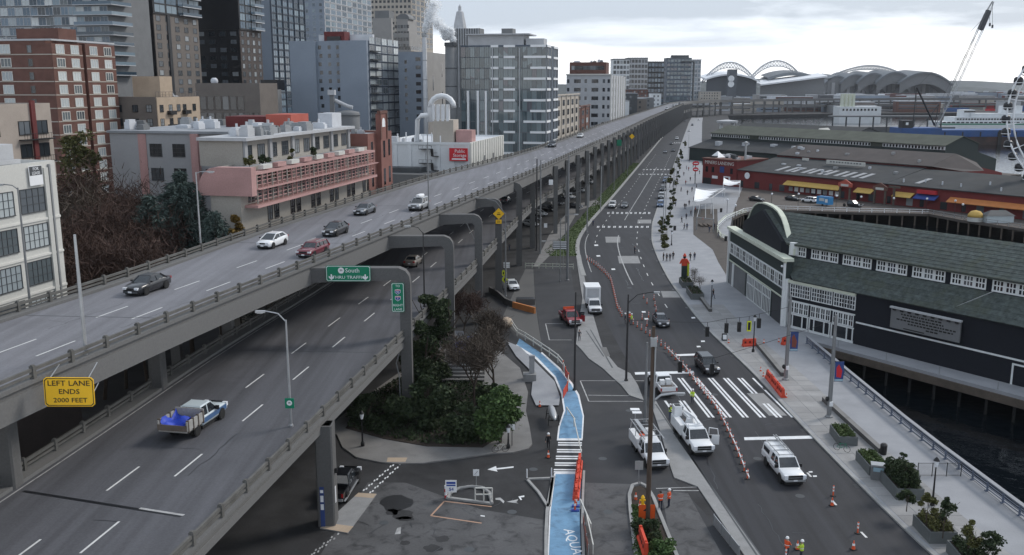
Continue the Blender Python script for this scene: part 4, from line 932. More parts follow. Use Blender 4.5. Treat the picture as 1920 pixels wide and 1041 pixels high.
for r in range(rows):
 z = b.z-2.2-fl*r
 for c in range(cols): b.win('F', wm, -cw*(c+.5), z)
 for c in range(4): b.win('R', wm if b.wd > 1 else wm, b.wd*(c+.5)/4, z)
for r in range(rows):
 z = b.z-.7-fl*r; r_ = random.Random(r//3)
 for x0, w_ in ((-.2,cw*4.6 if r % 2 else cw*3.2),(-cw*6.5,cw*2.4),(-cw*10,cw*1.6)):
  if r > 7 and x0 < -cw*9: continue
  b.box('spandrel_bar', x0-w_,-.28,z,x0,-.09,z+.75,'sign_white')
 b.box('spandrel_bar', .09, .1, z, .3, b.wd*.3, z+.75, 'sign_white'); b.box('spandrel_bar', .09, b.wd*.55, z, .3, b.wd*.95, z+.75, 'sign_white')
for c in (12.6,14.3,16.4): b.box('fin', -cw*c-.35,-.9,12,-cw*c+.35,-.1,b.z-15,'sign_white')
for c in (5.5,11.2): b.box('fin', -cw*c-.12,-.5,6,-cw*c+.12,-.1,b.z-1,'grey_light')
b.box('penthouse', -b.wl*.92,2,b.z-.5,-b.wl*.28,12,b.z+3.4,'grey_light'); b.box('canopy_roof', -b.wl*.95,.5,b.z+3.41,-b.wl*.2,13,b.z+3.8,'grey_light'); b.box('penthouse', -b.wl*.55,4,b.z+3.81,-b.wl*.42,9,b.z+5.6,'grey_mid')
b.box('penthouse', -b.wl*.26,3,b.z-.5,-b.wl*.05,9,b.z+2.2,'grey_light')
def facade_b(name, label, u0, u1, Y, vtop, mat, nx, rows_, gl='win_dark', fr=None, gap=5.0):
 x = UL(Y)-gap; b = Bld(name, label, 0, 0, 0, wl=12, uR=u1, ztop=ZT(vtop,Y), C=(x,Y)); b.body(mat,'roof_grey',.5)
 fl = 3.6; wm = winmesh(b.wd/nx*.45, 2.2, fr, gl, 1, 2, .1)
 for r in range(rows_):
  for c in range(nx): b.win('R', wm, b.wd*(c+.5)/nx, b.z-2.4-fl*r)
 for c in range(nx+1): b.box('pilaster', .002, max(0,b.wd*c/nx-.25), -1, .3, min(b.wd,b.wd*c/nx+.25), b.z+.4, mat)
 b.box('cornice', -.1, -.2, b.z+.401, .6, b.wd+.1, b.z+.9, mat); return b
facade_b('ornate_facade', 'narrow tan ornate facade with tall windows and pinnacles', 1052, 1085, 345, 182, 'tan_far', 5, 5)
b = facade_b('brick_facade', 'small brown brick facade next to the tan ornate one', 1085, 1105, 385, 205, 'brick', 4, 3, 'win_pale')
b = Bld('white_block', 'broad white office block with grouped windows and a brick upper storey', 1145, 520, 141, uL=1062, uR=1172).body('grey_light', 'roof_grey', .6)
wm = winmesh(1.3, 2.0, None, 'win_dark', 1, 1)
for r in range(6):
 for x in (.04,.2,.25,.3,.44,.6,.65,.7,.85,.96): b.win('F', wm, -b.wl*(1-x), b.z-3.2-4.6*r)
 for y in (.12,.3,.5,.7,.88): b.win('R', winmesh(1.4,2.2,None,'win_mid'), b.wd*y, b.z-3.2-4.6*r)
for k in range(7): b.box('pilaster', .002, b.wd*k/6-.5 if k else 0, -1, .5, b.wd*k/6+.3 if k < 6 else b.wd, b.z, 'offwhite')
b.box('cornice', -b.wl-.3,-.5,b.z+.002,.6,.5,b.z+.7,'offwhite'); b.box('upper_storey', -b.wl+1,4,b.z-.5,-3,18,b.z+7,'brick')
wm = winmesh(1.8,2.2,None,'win_mid')
for c in range(12): b.win('F', wm, -b.wl+3+c*(b.wl-8)/11, b.z+4, 4.0)
clutter(b,-b.wl+2,-5,6,16,b.z+7.02,6,5,smax=4)
b = Bld('loft_building', 'long weathered concrete loft building with faded pink trellis terraces', 0, 0, 0, wl=27, wd=46, ztop=25.4, C=(-35.3,121)).body('loft_wall', 'roof_grey', .3, x0=-4.3)
b.box('wing', -34, 22, -1, -4.32, 46, 28.6, 'grey_panel'); b.box('wing_roof', -34.3, 21.7, 28.62, -9.1, 46.3, 29.0, 'roof_grey')
b.box('upper_storey', -9, 6, 25.12, -2.6, 44, 28.6, 'loft_wall'); b.box('upper_roof', -9.02, 5.4, 28.62, -1.6, 44.6, 29.05, 'grey_light')
wm = winmesh(2.0, 1.9, 'grey_dark', 'win_mid', 3, 3, .06); wd_ = winmesh(1.3, 2.3, 'brown_dark', 'win_dark', 2, 3, .08)
for k in range(10): b.win('R', wm, 7.6+3.8*k, 26.9, -2.6)
for k in range(6): b.box('upper_pilaster', -2.59, 6.2+7.4*k, 25.4, -2.3, 7.0+7.4*k, 28.6, 'grey_panel')
for k in range(6):
 for d in (0,2.0):
  for z in (18.9,15.2): b.win('R', wd_, 8+7.2*k+d, z)
for x in (-9.5,-13,-16.5,-22,-26): b.win('F', wm, x, 26.0, 22.0); b.win('F', wm, x, 22.2, 22.0)
b.box('red_stripe', -29.0, 21.9, 12, -27.6, 21.998, 28.5, 'pink')
for z, d, o in ((24.5,.5,1.6),(22.6,.16,2.2),(20.2,.5,1.9)): b.box('trellis_ledge', .004, 1.0, z, o, 45.6, z+d*.7, 'pink')
for k in range(30):
 y = 1.6+1.5*k; mb=MB();mb.box(1.5,y-.06,20.7,1.64,y+.06,24.5); part('trellis_post', mb, 'loft_wall' if k % 3 == 0 else 'pink', b.t)
for z in (21.1,21.6,22.1,23.1,23.6,24.1): mb=MB();mb.box(1.44,1.2,z,1.5,45,z+.09); part('trellis_bar', mb, 'pink', b.t)
for k in range(44):
 if k % 5 == 4: continue
 y = 2+k; mb=MB();mb.box(.004,y,20.75,.05,y+.7,24.4); part('loft_window', mb, 'win_dark', b.t)
mb=MB();n = 10; pts = [(1.9,21.9),(1.9,25.6)]+[( -3.0+2.6*math.cos(PI/2+PI/2*k/n)*1.0, 23.0+2.6*math.sin(PI/2+PI/2*k/n)) for k in range(n+1)]+[(-5.6,21.9)]
m_ = len(pts); mb.add([(x,-.4,z) for x,z in pts]+[(x,.9,z) for x,z in pts],[tuple(range(m_)),tuple(range(2*m_-1,m_-1,-1))]+[((k+1)%m_,k,m_+k,m_+(k+1)%m_) for k in range(m_)]); part('rounded_parapet', mb, 'pink', b.t)
for k in range(9): b.box('terrace_planter', .6, 4+4.3*k, 25.05, 1.4, 6.6+4.3*k, 25.6, 'pink' if k % 2 else 'cream')
b.box('roof_house', -14, 36, 29.02, -9.5, 43, 31.2, 'red_box'); b.box('roof_house', -22, 37, 29.02, -14.2, 44, 30.8, 'red_dark'); b.box('roof_house', -5.5, 38, 29.06, -3, 42, 31.4, 'roof_white')
b.box('stair', -19.5, 21.2, 18, -18.3, 21.99, 28.6, 'pink')
clutter(b,-33,-10,23,45,29.02,18,21); clutter(b,-8.5,-2,7,43,29.06,26,22)
b = Bld('brick_building', 'narrow salmon brick building with a tall arched gable bay', 0, 0, 0, wl=14, wd=12.5, ztop=27.6, C=(-35.3+.2113*46.2+.1,121+.977*46.2)).body('brick_red', 'roof_grey', .5)
b.box('gable_bay', .002, 4.2, -1, .9, 7.4, 31.0, 'brick_red')
wm = winmesh(1.0, 3.0, None, 'win_dark', 2, 3)
for z in (24.6,19.6,14.8):
 for y, o in ((2.0,0),(5.8,.9),(9.0,0),(11.0,0)): b.win('R', wm, y, z, o)
mb=MB();n = 8; pts = [(5.0,28.6),(6.6,28.6)]+[(5.8+.8*math.cos(PI*k/n),29.4+.8*math.sin(PI*k/n)) for k in range(n+1)]
m_ = len(pts); mb.add([(.93,y,z) for y,z in pts],[tuple(range(m_))]); part('arched_window', mb, 'sign_white', b.t)
b.box('gable_trim', .91, 4.0, 26.4, 1.05, 4.4, 31.2, 'brick'); b.box('gable_trim', .91, 7.2, 26.4, 1.05, 7.6, 31.2, 'brick'); b.box('gable_trim', .4, 3.9, 31.01, 1.06, 7.7, 31.5, 'brick')
clutter(b,-12,-2,2,11,27.2,6,31)
b = Bld('storage_building', 'white windowless storage building with a red sign and black fire escape', 880, 238, 268, uL=703, uR=943).body('ship_white', 'roof_white', .5)
b.box('side_cladding', .004, 0, -1, .25, b.wd, b.z+.02, 'offwhite')
for k in range(15): b.box('rib', .252, b.wd*(k+.1)/15, -1, .45, b.wd*(k+.1)/15+.22, b.z, 'offwhite')
for k in range(7): b.box('pilaster', -b.wl*k/6.6-1.0,-.35,-1,-b.wl*k/6.6-.05,-.002,b.z-.2,'ship_white')
b.box('cornice', -b.wl-.2,-.45,b.z-.5,.3,-.352,b.z+.1,'ship_white')
zs = ZT(290,238); x0 = ux(b,844,zs); x1 = ux(b,878,zs)
sg = new('wall_sign', None, b.t, ((x0+x1)/2,-.7,zs)); mb=MB();w_ = (x1-x0); mb.box(-w_/2,-.1,-1.6,w_/2,.3,1.6); part('panel', mb, 'sign_red', sg)
text('Public', 1.15, 'sign_white', sg, (.4,-.14,.85)); text('Storage', 1.15, 'sign_white', sg, (.35,-.14,-.2)); mb=MB();mb.box(-w_*.36,-.12,-1.3,w_*.4,-.101,-.95); part('number_strip', mb, 'sign_white', sg)
mb=MB();xa = ux(b,788,23); xb = ux(b,823,23)
fe = new('fire_escape', None, b.t)
for k in range(4):
 z = 20.0-3.6*k
 mb=MB();mb.box(xa,-1.6,z,xa+3.4,-.36,z+.14); part('landing', mb, 'black_metal', fe); mb=MB();mb.box(xb-1.4,-1.6,z-1.8,xb,-.36,z-1.66); part('landing', mb, 'black_metal', fe)
 mb=MB();mb.bar((xa+3.4,-1.4,z+.1),(xb-1.4,-1.4,z-1.7),.7,.18); part('stair_flight', mb, 'black_metal', fe)
 mb=MB();mb.bar((xa,-1.58,z+1.0),(xa+3.4,-1.58,z+1.0),.07,.07); mb.bar((xa+3.4,-1.58,z+1.0),(xb-1.4,-1.58,z-.8),.07,.07); mb.bar((xb-1.4,-1.58,z-.8),(xb,-1.58,z-.8),.07,.07)
 for q in range(4): mb.bar((xa+1.1*q,-1.58,z),(xa+1.1*q,-1.58,z+1.0),.05,.05)
 part('handrail', mb, 'black_metal', fe, kind='stuff')
b.box('lean_to', -b.wl, -9, -1, -b.wl+18, -.36, ZT(330,228), 'concrete'); b.box('lean_to_recess', -b.wl+.5, -5, ZT(330,228)+.01, -b.wl+14, -.4, ZT(330,228)+1.2, 'grey_dark')
for i, (x, y, w_, d, h, m_) in enumerate(((-30,3,5,4,3.0,'tan_far'),(-10.5,3,5.5,5,6.0,'tan_far'),(-4.6,4,4.2,4,3.4,'pink'))): b.box('roof_house', x,y,b.z-.45,x+w_,y+d,b.z-.45+h,m_)
mb=MB();zc = b.z+8
for k in range(4): mb.tube([(-10.4+1.3*k,3.4,b.z+5.2),(-10.4+1.3*k,3.4,zc+1.5)],.55,8)
part('filter_unit', mb, 'white_metal', b.t, kind='stuff')
mb=MB();mb.tube([(-8+3.2*math.cos(PI*k/8),3.2,zc+.6+3.0*math.sin(PI*k/8)) for k in range(9)]+[(-11.2,3.2,b.z+5)],.7,8); part('duct', mb, 'white_metal', b.t, True)
mb=MB();mb.tube([(-11.5,3,zc-1.2),(-13.5,3,zc-1.4),(-14.6,3,zc-2.6),(-14.8,3,b.z)],.6,8); part('duct', mb, 'white_metal', b.t, True)
clutter(b,-26,-14,2,12,b.z-.45,6,41); 
for k in range(7):
 mb=MB();mb.tube([(-22+2.3*k,2,b.z-.4),(-22+2.3*k,2,b.z+1.6+.4*(k%3))],.16,6); part('vent_pipe', mb, 'white_metal', b.t)
for y in (.35,.62): b.box('wall_plate', .46, b.wd*y, 16, .5, b.wd*y+1.6, 17.6, 'grey_mid')
# ============================================================ waterfront: aquarium
PD = math.radians(145); dv = Vector((math.sin(PD), math.cos(PD), 0)); nv = Vector((.819,.574,0)); RZP = math.atan2(dv.y, dv.x)
P1 = Vector((41.5,137.5,0)); P0 = Vector((40.5,170,0)); ev = (P0-P1).normalized(); ed, en = ev.dot(dv), ev.dot(nv); FL = (P0-P1).length
aq = thing('aquarium_hall', 'dark green waterfront hall with a rounded gable and grey shingle roof', 'building', tuple(P1), RZP)
LEN = 95.0
def fx_(y): return y/en*ed          # local x of the skewed facade plane for a local y
def aq_ext(name, pts, mat, x1=LEN, dx=0.0):      # closed (y,z) section drawn out along the pier
 mb=MB();n = len(pts); vs = [(fx_(y)+dx,y,z) for y,z in pts]+[(x1,y,z) for y,z in pts]
 mb.add(vs, [tuple(range(n))[::-1], tuple(range(n,2*n))]+[(k,(k+1)%n,n+(k+1)%n,n+k) for k in range(n)]); return part(name, mb, mat, aq)
WQ = FL*en
aq_ext('wall', [(0,0),(WQ,0),(WQ,7.7),(WQ-3,10.2),(WQ-3,12.4),(WQ/2,15.8),(3,12.4),(3,10.2),(0,7.7)], 'aqua_navy', dx=.6)
def roofslab(name, y0, z0, y1, z1, mat, t=.18, x0=.3):
 n = max(2, int(math.hypot(y1-y0, z1-z0)/.75)); sg = 1 if y1 > y0 else -1
 nrm = Vector((0,-(z1-z0)*sg,(y1-y0)*sg)).normalized()
 for i in range(n):
  a, b_ = i/n, (i+1)/n; mb = MB()
  ya, za = y0+(y1-y0)*a, z0+(z1-z0)*a; yb, zb = y0+(y1-y0)*b_, z0+(z1-z0)*b_
  oa = nrm*(t+.03); ob_ = nrm*(t)
  xa, xb = fx_(ya)+x0, fx_(yb)+x0
  vs = [(xa,ya,za),(LEN,ya,za),(LEN,yb,zb),(xb,yb,zb)]; vs += [(xa,ya+oa.y,za+oa.z),(LEN,ya+oa.y,za+oa.z),(LEN,yb+ob_.y,zb+ob_.z),(xb,yb+ob_.y,zb+ob_.z)]
  mb.add(vs, [(3,2,1,0),(4,5,6,7),(0,1,5,4),(1,2,6,5),(2,3,7,6),(3,0,4,7)]); part(name, mb, mat, aq)
roofslab('shingle_course', -.35, 7.45, 2.98, 10.25, 'shingle', x0=.7); roofslab('shingle_course', 2.4, 12.15, WQ/2, 15.9, 'shingle', x0=1.2)
roofslab('shingle_course', WQ-2.4, 12.15, WQ/2, 15.9, 'shingle', x0=1.2); roofslab('shingle_course', WQ+.35, 7.45, WQ-2.98, 10.25, 'shingle', x0=.7)
mb=MB();mb.box(-2.5,2.36,12.1,LEN,2.52,12.42); part('fascia', mb, 'roof_olive', aq)
mb=MB();mb.bar((26.0,.2,8.1),(29.5,2.9,10.55),.08,.08); part('roof_seam', mb, 'galv', aq)
wcl = winmesh(1.15,1.2,'aqua_white','win_dark',3,2,.2)
x = -3.0; k = 0
while x < LEN-6:
 for j in range(3 if k else 2): new('clerestory_window', wcl, aq, (x+j*1.58+(0 if k else 1.4),2.98,11.3))
 x += 5.5; k += 1
w4 = winmesh(.72,1.75,'aqua_white','win_dark',2,3,.13); dw = winmesh(.62,1.5,'aqua_white','win_dark',2,2,.12)
for gI in range(3):
 x0 = .5+3.85*gI
 for j in range(4): new('window', w4, aq, (x0+.55+.88*j,-.0,5.95))
 for j in range(4): new('window', dw, aq, (x0+.55+.86*j,-.0,3.35))
 fr = new('shopfront', None, aq, (x0+1.85,0,0))
 mb=MB();mb.box(-1.85,-.1,2.2,1.85,-.002,2.42); part('transom', mb, 'aqua_white', fr); mb=MB();mb.box(-1.85,-.1,.15,1.85,-.002,.5); part('base_rail', mb, 'aqua_white', fr)
 for xx in (-1.8,-1.0,.75,1.7): mb=MB();mb.box(xx-.08,-.12,.5,xx+.08,-.002,2.2); part('mullion', mb, 'aqua_white', fr)
 mb=MB();mb.box(-.95,-.04,.5,.7,-.004,2.2); part('pane', mb, 'win_dark', fr)
 mb=MB();mb.box(-1.9,-.1,4.2,1.9,-.002,4.4); part('head_rail', mb, 'aqua_white', fr)
mb=MB();mb.box(.2,-.25,7.0,11.9,.4,7.42); part('eave_trim', mb, 'aqua_trim', aq)
mb=MB();mb.box(12.2,-.12,3.2,LEN,-.002,3.42); part('trim_band', mb, 'aqua_white', aq)
mb=MB();mb.box(-.25,-.28,0,.25,.2,7.5); part('corner_post', mb, 'aqua_white', aq)
sg = new('wall_board', None, aq, (22.7,-.5,5.35)); mb=MB();mb.box(-4.9,-.12,-1.45,4.9,.1,1.25); part('panel', mb, 'grey_mid', sg)
mb=MB();mb.box(-5.0,-.35,1.27,5.0,.1,1.5); part('light_bar', mb, 'grey_light', sg)
for i in range(9): mb=MB();x = -4.4+1.1*i; mb.box(x-.22,-.3,1.0,x+.22,-.13,1.22); part('lamp', mb, 'black_metal', sg)
rr = random.Random(3)
for r in range(5):
 x = (-3.4,-3.2,-4.0,-2.3,0.3)[r]; xe = (2.2,2.6,4.2,3.9,1.6)[r]
 mb = MB()
 while x < xe:
  l = rr.uniform(.18,.5); mb.box(x,-.135,.55-.38*r,x+l,-.125,.55-.38*r+.2); x += l+.12
 part('board_print', mb, 'ink', sg, kind='stuff')
mb=MB();mb.box(-2.9,-.135,-1.3,.1,-.125,-1.16); part('board_print', mb, 'ink', sg)
fr = new('doorway_outline', None, aq, (37.2,0,0))
for bx_ in ((-3,-.12,2.6,3,-.002,2.8),(-3,-.12,.1,-2.8,-.002,2.6),(-1.6,-.12,3.0,1.8,-.002,3.15),(-1.6,-.12,3.15,-1.45,-.002,4.2)): mb=MB();mb.box(*bx_); part('frame', mb, 'aqua_white', fr)
fc = new('facade', None, aq, (0,0,0), math.atan2(-ev.y,-ev.x)-RZP)
def fbox(name, x0, z0, x1, z1, y0, y1, mat): mb=MB();mb.box(x0,y0,z0,x1,y1,z1); return part(name, mb, mat, fc)
fbox('parapet_wall', -FL, 0, -.02, 10.1, -.35, .55, 'aqua_green')
fbox('cornice', -FL-.3, 10.12, .3, 10.6, -.9, .7, 'aqua_trim'); fbox('cornice', -FL-.1, 9.85, .1, 10.1, -.6, -.352, 'aqua_trim')
mb=MB();n = 24; cx = -15.6; pts = []
prof = [(-13.2,10.6),(-13.2,11.6),(-12.2,11.9),(-11.2,12.5),(-10.2,13.4),(-9.0,14.5),(-7.5,15.5),(-5.5,16.2),(-3,16.55),(0,16.65)]
prof = prof + [(-x,z) for x,z in prof[-2::-1]]
m_ = len(prof); mb.add([(cx+x,1.2,z) for x,z in prof]+[(cx+x,1.75,z) for x,z in prof],[tuple(range(m_))[::-1],tuple(range(m_,2*m_))]); part('gable', mb, 'aqua_green', fc)
mb = MB()
for (xa,za),(xb,zb) in zip(prof,prof[1:]): mb.bar((cx+xa,1.45,za+.1),(cx+xb,1.45,zb+.1),.8,.26)
part('gable_trim', mb, 'aqua_trim', fc)
mb=MB();mb.box(-2.75,.9,10.7,-2.15,1.95,12.6); part('gable_pier', mb, 'aqua_white', fc)
mb=MB();mb.lathe([(1.55,0),(1.55,.12),(1.3,.12),(1.3,.18),(.0,.18)],24); new('roundel', mb.mesh('roundel','grey_dark'), fc, loc=(cx,1.2,13.4), rot=(PI/2,0,0))
mb=MB();mb.lathe([(1.62,0),(1.62,.2),(1.42,.2),(1.42,.0)],24); new('roundel_ring', mb.mesh('roundel_ring','slate_blue_dark'), fc, loc=(cx,1.19,13.4), rot=(PI/2,0,0))
fbox('window_band', -FL+.2, 5.7, -.6, 7.95, -.42, -.352, 'aqua_white'); wb = winmesh(1.7,1.75,'aqua_white','win_dark',2,2,.12); wn = winmesh(.5,1.75,'aqua_white','win_dark',1,2,.1)
for i in range(8):
 x = -FL+2.2+4.05*i; new('window', wb, fc, (x,-.43,6.85))
 if i < 7:
  for d in (1.7,2.4): new('window', wn, fc, (x+d,-.43,6.85))
fbox('string_course', -FL, 4.35, -.3, 4.55, -.5, -.352, 'aqua_trim'); fbox('corner_post', -.45, 0, .0, 9.8, -.65, -.36, 'aqua_white'); fbox('corner_post', -FL-.1, 0, -FL+.35, 9.8, -.65, -.36, 'aqua_white')
for i in range(3):
 x0 = -19.6+4.5*i
 fr = new('door_set', None, fc, (x0,-.36,0))
 for k in range(6): mb=MB();mb.box(.8*k-.08,-.14,.1,.8*k+.08,0,4.2); part('mullion', mb, 'aqua_white', fr)
 for z in (.12,2.75,4.1): mb=MB();mb.box(-.08,-.12,z,4.08,0,z+.18); part('transom', mb, 'aqua_white', fr)
 for k in range(5): mb=MB();mb.box(.8*k+.08,-.05,.3,.8*k+.72,-.01,4.1); part('pane', mb, 'win_dark', fr)
fbox('dark_panel', -5.6, .1, -.6, 4.2, -.42, -.36, 'black_panel')
fbox('portal_opening', -FL+4.2, 0, -21.0, 4.2, -.42, -.36, 'grey_mid'); fbox('portal_opening', -FL+1.0, 0, -FL+3.4, 4.2, -.42, -.36, 'grey_mid'); fbox('portal_post', -FL+3.4, 0, -FL+4.2, 4.3, -.6, -.36, 'aqua_white')
for x in (-.6,): mb=MB();mb.sph((x,-.8,9.3),.2,8,5); part('wall_lamp', mb, 'lamp_glass', fc)
def pier(name, label, pts, z0, z1, mat, edge=None):
 t = thing(name, label, 'pier'); mb=MB();mb.prism(pts, z0, z1); part('deck', mb, mat, t); return t
def LP(x, y): p = P1 + dv*x + nv*y; return (p.x, p.y)
ap = pier('aquarium_apron', 'pale concrete apron running along the dark hall above the water', [LP(2.0,-3.6),LP(LEN,-3.6),LP(LEN,24),LP(-24,24),(43.6,171),(42.6,141)], -1.0, .12, 'concrete_path')
mb=MB();mb.prism([LP(6.0,-3.85),LP(LEN,-3.85),LP(LEN,-3.62),LP(6.0,-3.62)], -1.3, -.3); part('fender_beam', mb, 'timber', ap)
for i in range(26):
 x, y = LP(6+3.4*i,-3.3); mb=MB();mb.tube([(x,y,-6),(x,y,-1.02)],.2,6); part('pile', mb, 'black_metal', ap)
for i in range(7):
 x, y = LP(12+7.5*i,-3.5); mb=MB();mb.box(x-.04,y-.04,.12,x+.04,y+.04,1.2); part('apron_post', mb, 'steel', ap)
for i in range(5):      # railing at the small gate by the corner
 pass
# ============================================================ seawall railing
sr = thing('seawall_railing', 'blue grey steel railing with a broad pale cap along the seawall', 'railing')
rp_ = [(44.9,56),(44.2,66),(43.6,75),(42.9,87),(42.6,95),(42.4,111),(42.3,128)]
for (xa,ya),(xb,yb) in zip(rp_,rp_[1:]):
 a = Vector((xa-.55,ya,0)); b_ = Vector((xb-.55,yb,0))
 mb=MB();mb.bar(a+Vector((0,0,1.28)), b_+Vector((0,0,1.28)), .42, .07); part('cap_rail', mb, 'concrete_path', sr)
 for z in (.40,.62,.84,1.06): mb=MB();mb.bar(a+Vector((0,0,z)), b_+Vector((0,0,z)), .05, .09); part('rail', mb, 'rail_blue', sr)
y = 56.5
while y < 128:
 x = float(np.interp(y,[p[1] for p in rp_],[p[0] for p in rp_]))-.55; mb=MB();mb.box(x-.07,y-.07,.15,x+.07,y+.07,1.24); mb.box(x-.2,y-.12,.152,x+.2,y+.12,.22); part('post', mb, 'rail_blue', sr); y += 2.45
mb=MB();mb.prism([(43.7,56),(44.4,56),(42.7,95),(42.35,128),(41.9,128),(42.2,95)], -.1,.2); part('coping', mb, 'concrete_path', sr)
gt = thing('mesh_fence', 'low dark mesh fence panels across the promenade by the railing', 'fence', tuple(W(1720,893,.16)), 0)
for k in range(4): mb=MB();mb.box(1.35*k-.03,-.03,0,1.35*k+.03,.03,1.35); part('post', mb, 'black_metal', gt)
for k in range(3):
 mb = MB()
 for j in range(12): mb.bar((1.35*k+.1*j+.08,0,.1),(1.35*k+.1*j+.08,0,1.3),.012,.012)
 mb.bar((1.35*k,0,1.3),(1.35*k+1.35,0,1.3),.04,.04); mb.bar((1.35*k,0,.1),(1.35*k+1.35,0,.1),.04,.04); part('mesh_panel', mb, 'grey_dark', gt, kind='stuff')
# ============================================================ red pier building and sheds
def QT(q, t, z=0.0): p = nv*q + dv*t; return Vector((p.x, p.y, z))
pd = thing('public_pier', 'dark timber pier deck carrying the red building', 'pier')
edge = [(1330,352),(1318,400),(1345,432),(1362,415),(1395,399),(1440,393),(1600,398),(1742,401),(1800,412),(1925,430),(2050,452)]
mb=MB();mb.prism([(p.x,p.y) for p in [W(u,v,.1) for u,v in edge]]+[(QT(262,-90).x,QT(262,-90).y),(QT(330,-110).x,QT(330,-110).y),(QT(330,-262).x,QT(330,-262).y),(QT(262,-262).x,QT(262,-262).y)], -.6, .1); part('deck', mb, 'wood_deck', pd)
ep = [W(u,v,.1) for u,v in edge]; cum = 0
for a, b_ in zip(ep[2:], ep[3:]):
 L_ = (b_-a).length; n = max(1,int(L_/3.2))
 for i in range(n):
  q = a.lerp(b_, i/n); mb=MB();mb.tube([(q.x,q.y+.6,-6),(q.x,q.y+.6,-.62)],.26,6); part('pile', mb, 'timber', pd)
  q2 = a.lerp(b_, (i+.5)/n); mb=MB();mb.box(q2.x-.07,q2.y+.25,.1,q2.x+.07,q2.y+.39,1.2); part('rail_post', mb, 'white_paint' if a.x < 116 else 'steel', pd)
 for z in (.55,1.15): mb=MB();mb.bar(a+Vector((0,.32,z)), b_+Vector((0,.32,z)), .16 if z > 1 else .08, .1); part('rail', mb, 'white_paint' if a.x < 116 else 'steel', pd)
RZD = RZP
def shed(name, label, q0, q1, t0, t1): 
 t = thing(name, label, 'building', tuple(QT(q0,t0)), RZD); return t      # local x along pier, y across
def sx_prism(name, pts, x0, x1, mat, parent):
 mb=MB();n = len(pts); mb.add([(x0,y,z) for y,z in pts]+[(x1,y,z) for y,z in pts],[tuple(range(n))[::-1],tuple(range(n,2*n))]+[(k,(k+1)%n,n+(k+1)%n,n+k) for k in range(n)]); return part(name, mb, mat, parent)
rb = shed('red_pier_building', 'long dark red timber pier building with brown roofs and yellow awnings', 259, 297, -245, -110)
sx_prism('wall', [(0,0),(68,0),(68,6.2),(47,9.9),(47,10.7),(34,13.9),(21,10.7),(21,9.9),(0,6.2)], 16.5, 76, 'red_pier', rb)
sx_prism('wall', [(0,0),(40,0),(40,6.2),(20,9.4),(0,6.2)], 76.02, 140, 'red_pier', rb)
def rslab(name, x0, x1, y0, z0, y1, z1, mat, parent, t=.25):
 mb=MB();mb.add([(x0,y0,z0),(x1,y0,z0),(x1,y1,z1),(x0,y1,z1),(x0,y0,z0+t),(x1,y0,z0+t),(x1,y1,z1+t),(x0,y1,z1+t)],[(3,2,1,0),(4,5,6,7),(0,1,5,4),(1,2,6,5),(2,3,7,6),(3,0,4,7)]); return part(name, mb, mat, parent)
rslab('aisle_roof', 16.6, 76, -.6, 6.2, 20.9, 9.9, 'roof_dark', rb); rslab('main_roof', 16.6, 78, 20.4, 10.6, 34, 14.0, 'roof_brown', rb); rslab('main_roof', 16.6, 78, 47.6, 10.6, 34, 14.0, 'roof_brown', rb)
rslab('aisle_roof', 76.1, 141, -.6, 6.2, 20, 9.6, 'roof_dark', rb); rslab('main_roof', 76.1, 141, 40.5, 6.2, 20, 9.6, 'roof_brown', rb)
mb=MB();mb.add([(78,20.4,10.8),(78,34,14.2),(90,30,9.8),(88,22,9.8),(78,47,10.8)],[(0,3,2,1),(1,2,4)]); part('hip_roof', mb, 'roof_brown', rb)
for k, x in enumerate((31,35.2,37.8,42,44.6,48.5,51,55,58,61.5,64.5,84)):
 w_ = 1.5; f = lambda y: 6.45+.172*(y+.6)
 mb=MB();mb.add([(x,2.2,f(2.2)+.03),(x+w_,2.2,f(2.2)+.03),(x+w_+.4,8.6,f(8.6)+.03),(x+.4,8.6,f(8.6)+.03),(x,2.2,f(2.2)+.14),(x+w_,2.2,f(2.2)+.14),(x+w_+.4,8.6,f(8.6)+.14),(x+.4,8.6,f(8.6)+.14)],[(3,2,1,0),(4,5,6,7),(0,1,5,4),(1,2,6,5),(2,3,7,6),(3,0,4,7)]); part('skylight', mb, 'grey_panel', rb)
mb=MB();mb.box(0,-.6,0,16.4,16,9.3); part('front_block', mb, 'red_pier', rb); mb=MB();mb.box(-.3,-.9,9.32,16.7,16.2,9.7); part('front_cornice', mb, 'brick', rb)
text('MINERS LANDING', 1.75, 'cream', rb, (8.1,-.66,8.1), xs=1.0, depth=.04)
for x in (1.5,4.5,13.5): mb=MB();mb.box(x,-.68,4.6,x+1.2,-.61,6.6); part('window', mb, 'win_dark', rb)
for x, z, w_, h, m_ in ((5.0,2.4,2.6,1.0,'sign_white'),(10.6,2.2,3.0,1.4,'sign_white'),(8.6,4.8,2.0,2.2,'banner_blue')): mb=MB();mb.box(x,-.8,z,x+w_,-.61,z+h); part('wall_sign', mb, m_, rb)
mb=MB();mb.box(11.2,-.82,2.5,13.0,-.805,3.2); part('wall_sign_print', mb, 'red_dark', rb)
mb=MB();mb.box(.5,-.7,.1,4.5,-.61,2.4); part('entrance', mb, 'black_panel', rb)
r = random.Random(9)
for i in range(12): mb=MB();x = r.uniform(.5,14); y = r.uniform(.5,10); w_ = r.uniform(.8,2.6); mb.box(x,y,9.71,x+w_,y+r.uniform(.8,2),9.71+r.uniform(.5,1.6)); part('rooftop_unit', mb, r.choice(('roof_white','grey_light','grey_dark')), rb)
mb=MB();mb.add([(0,3,9.72),(4,3,9.72),(4,7,9.72),(0,7,9.72),(2,5,12.0)],[(0,1,4),(1,2,4),(2,3,4),(3,0,4)]); part('roof_tent', mb, 'tent_white', rb)
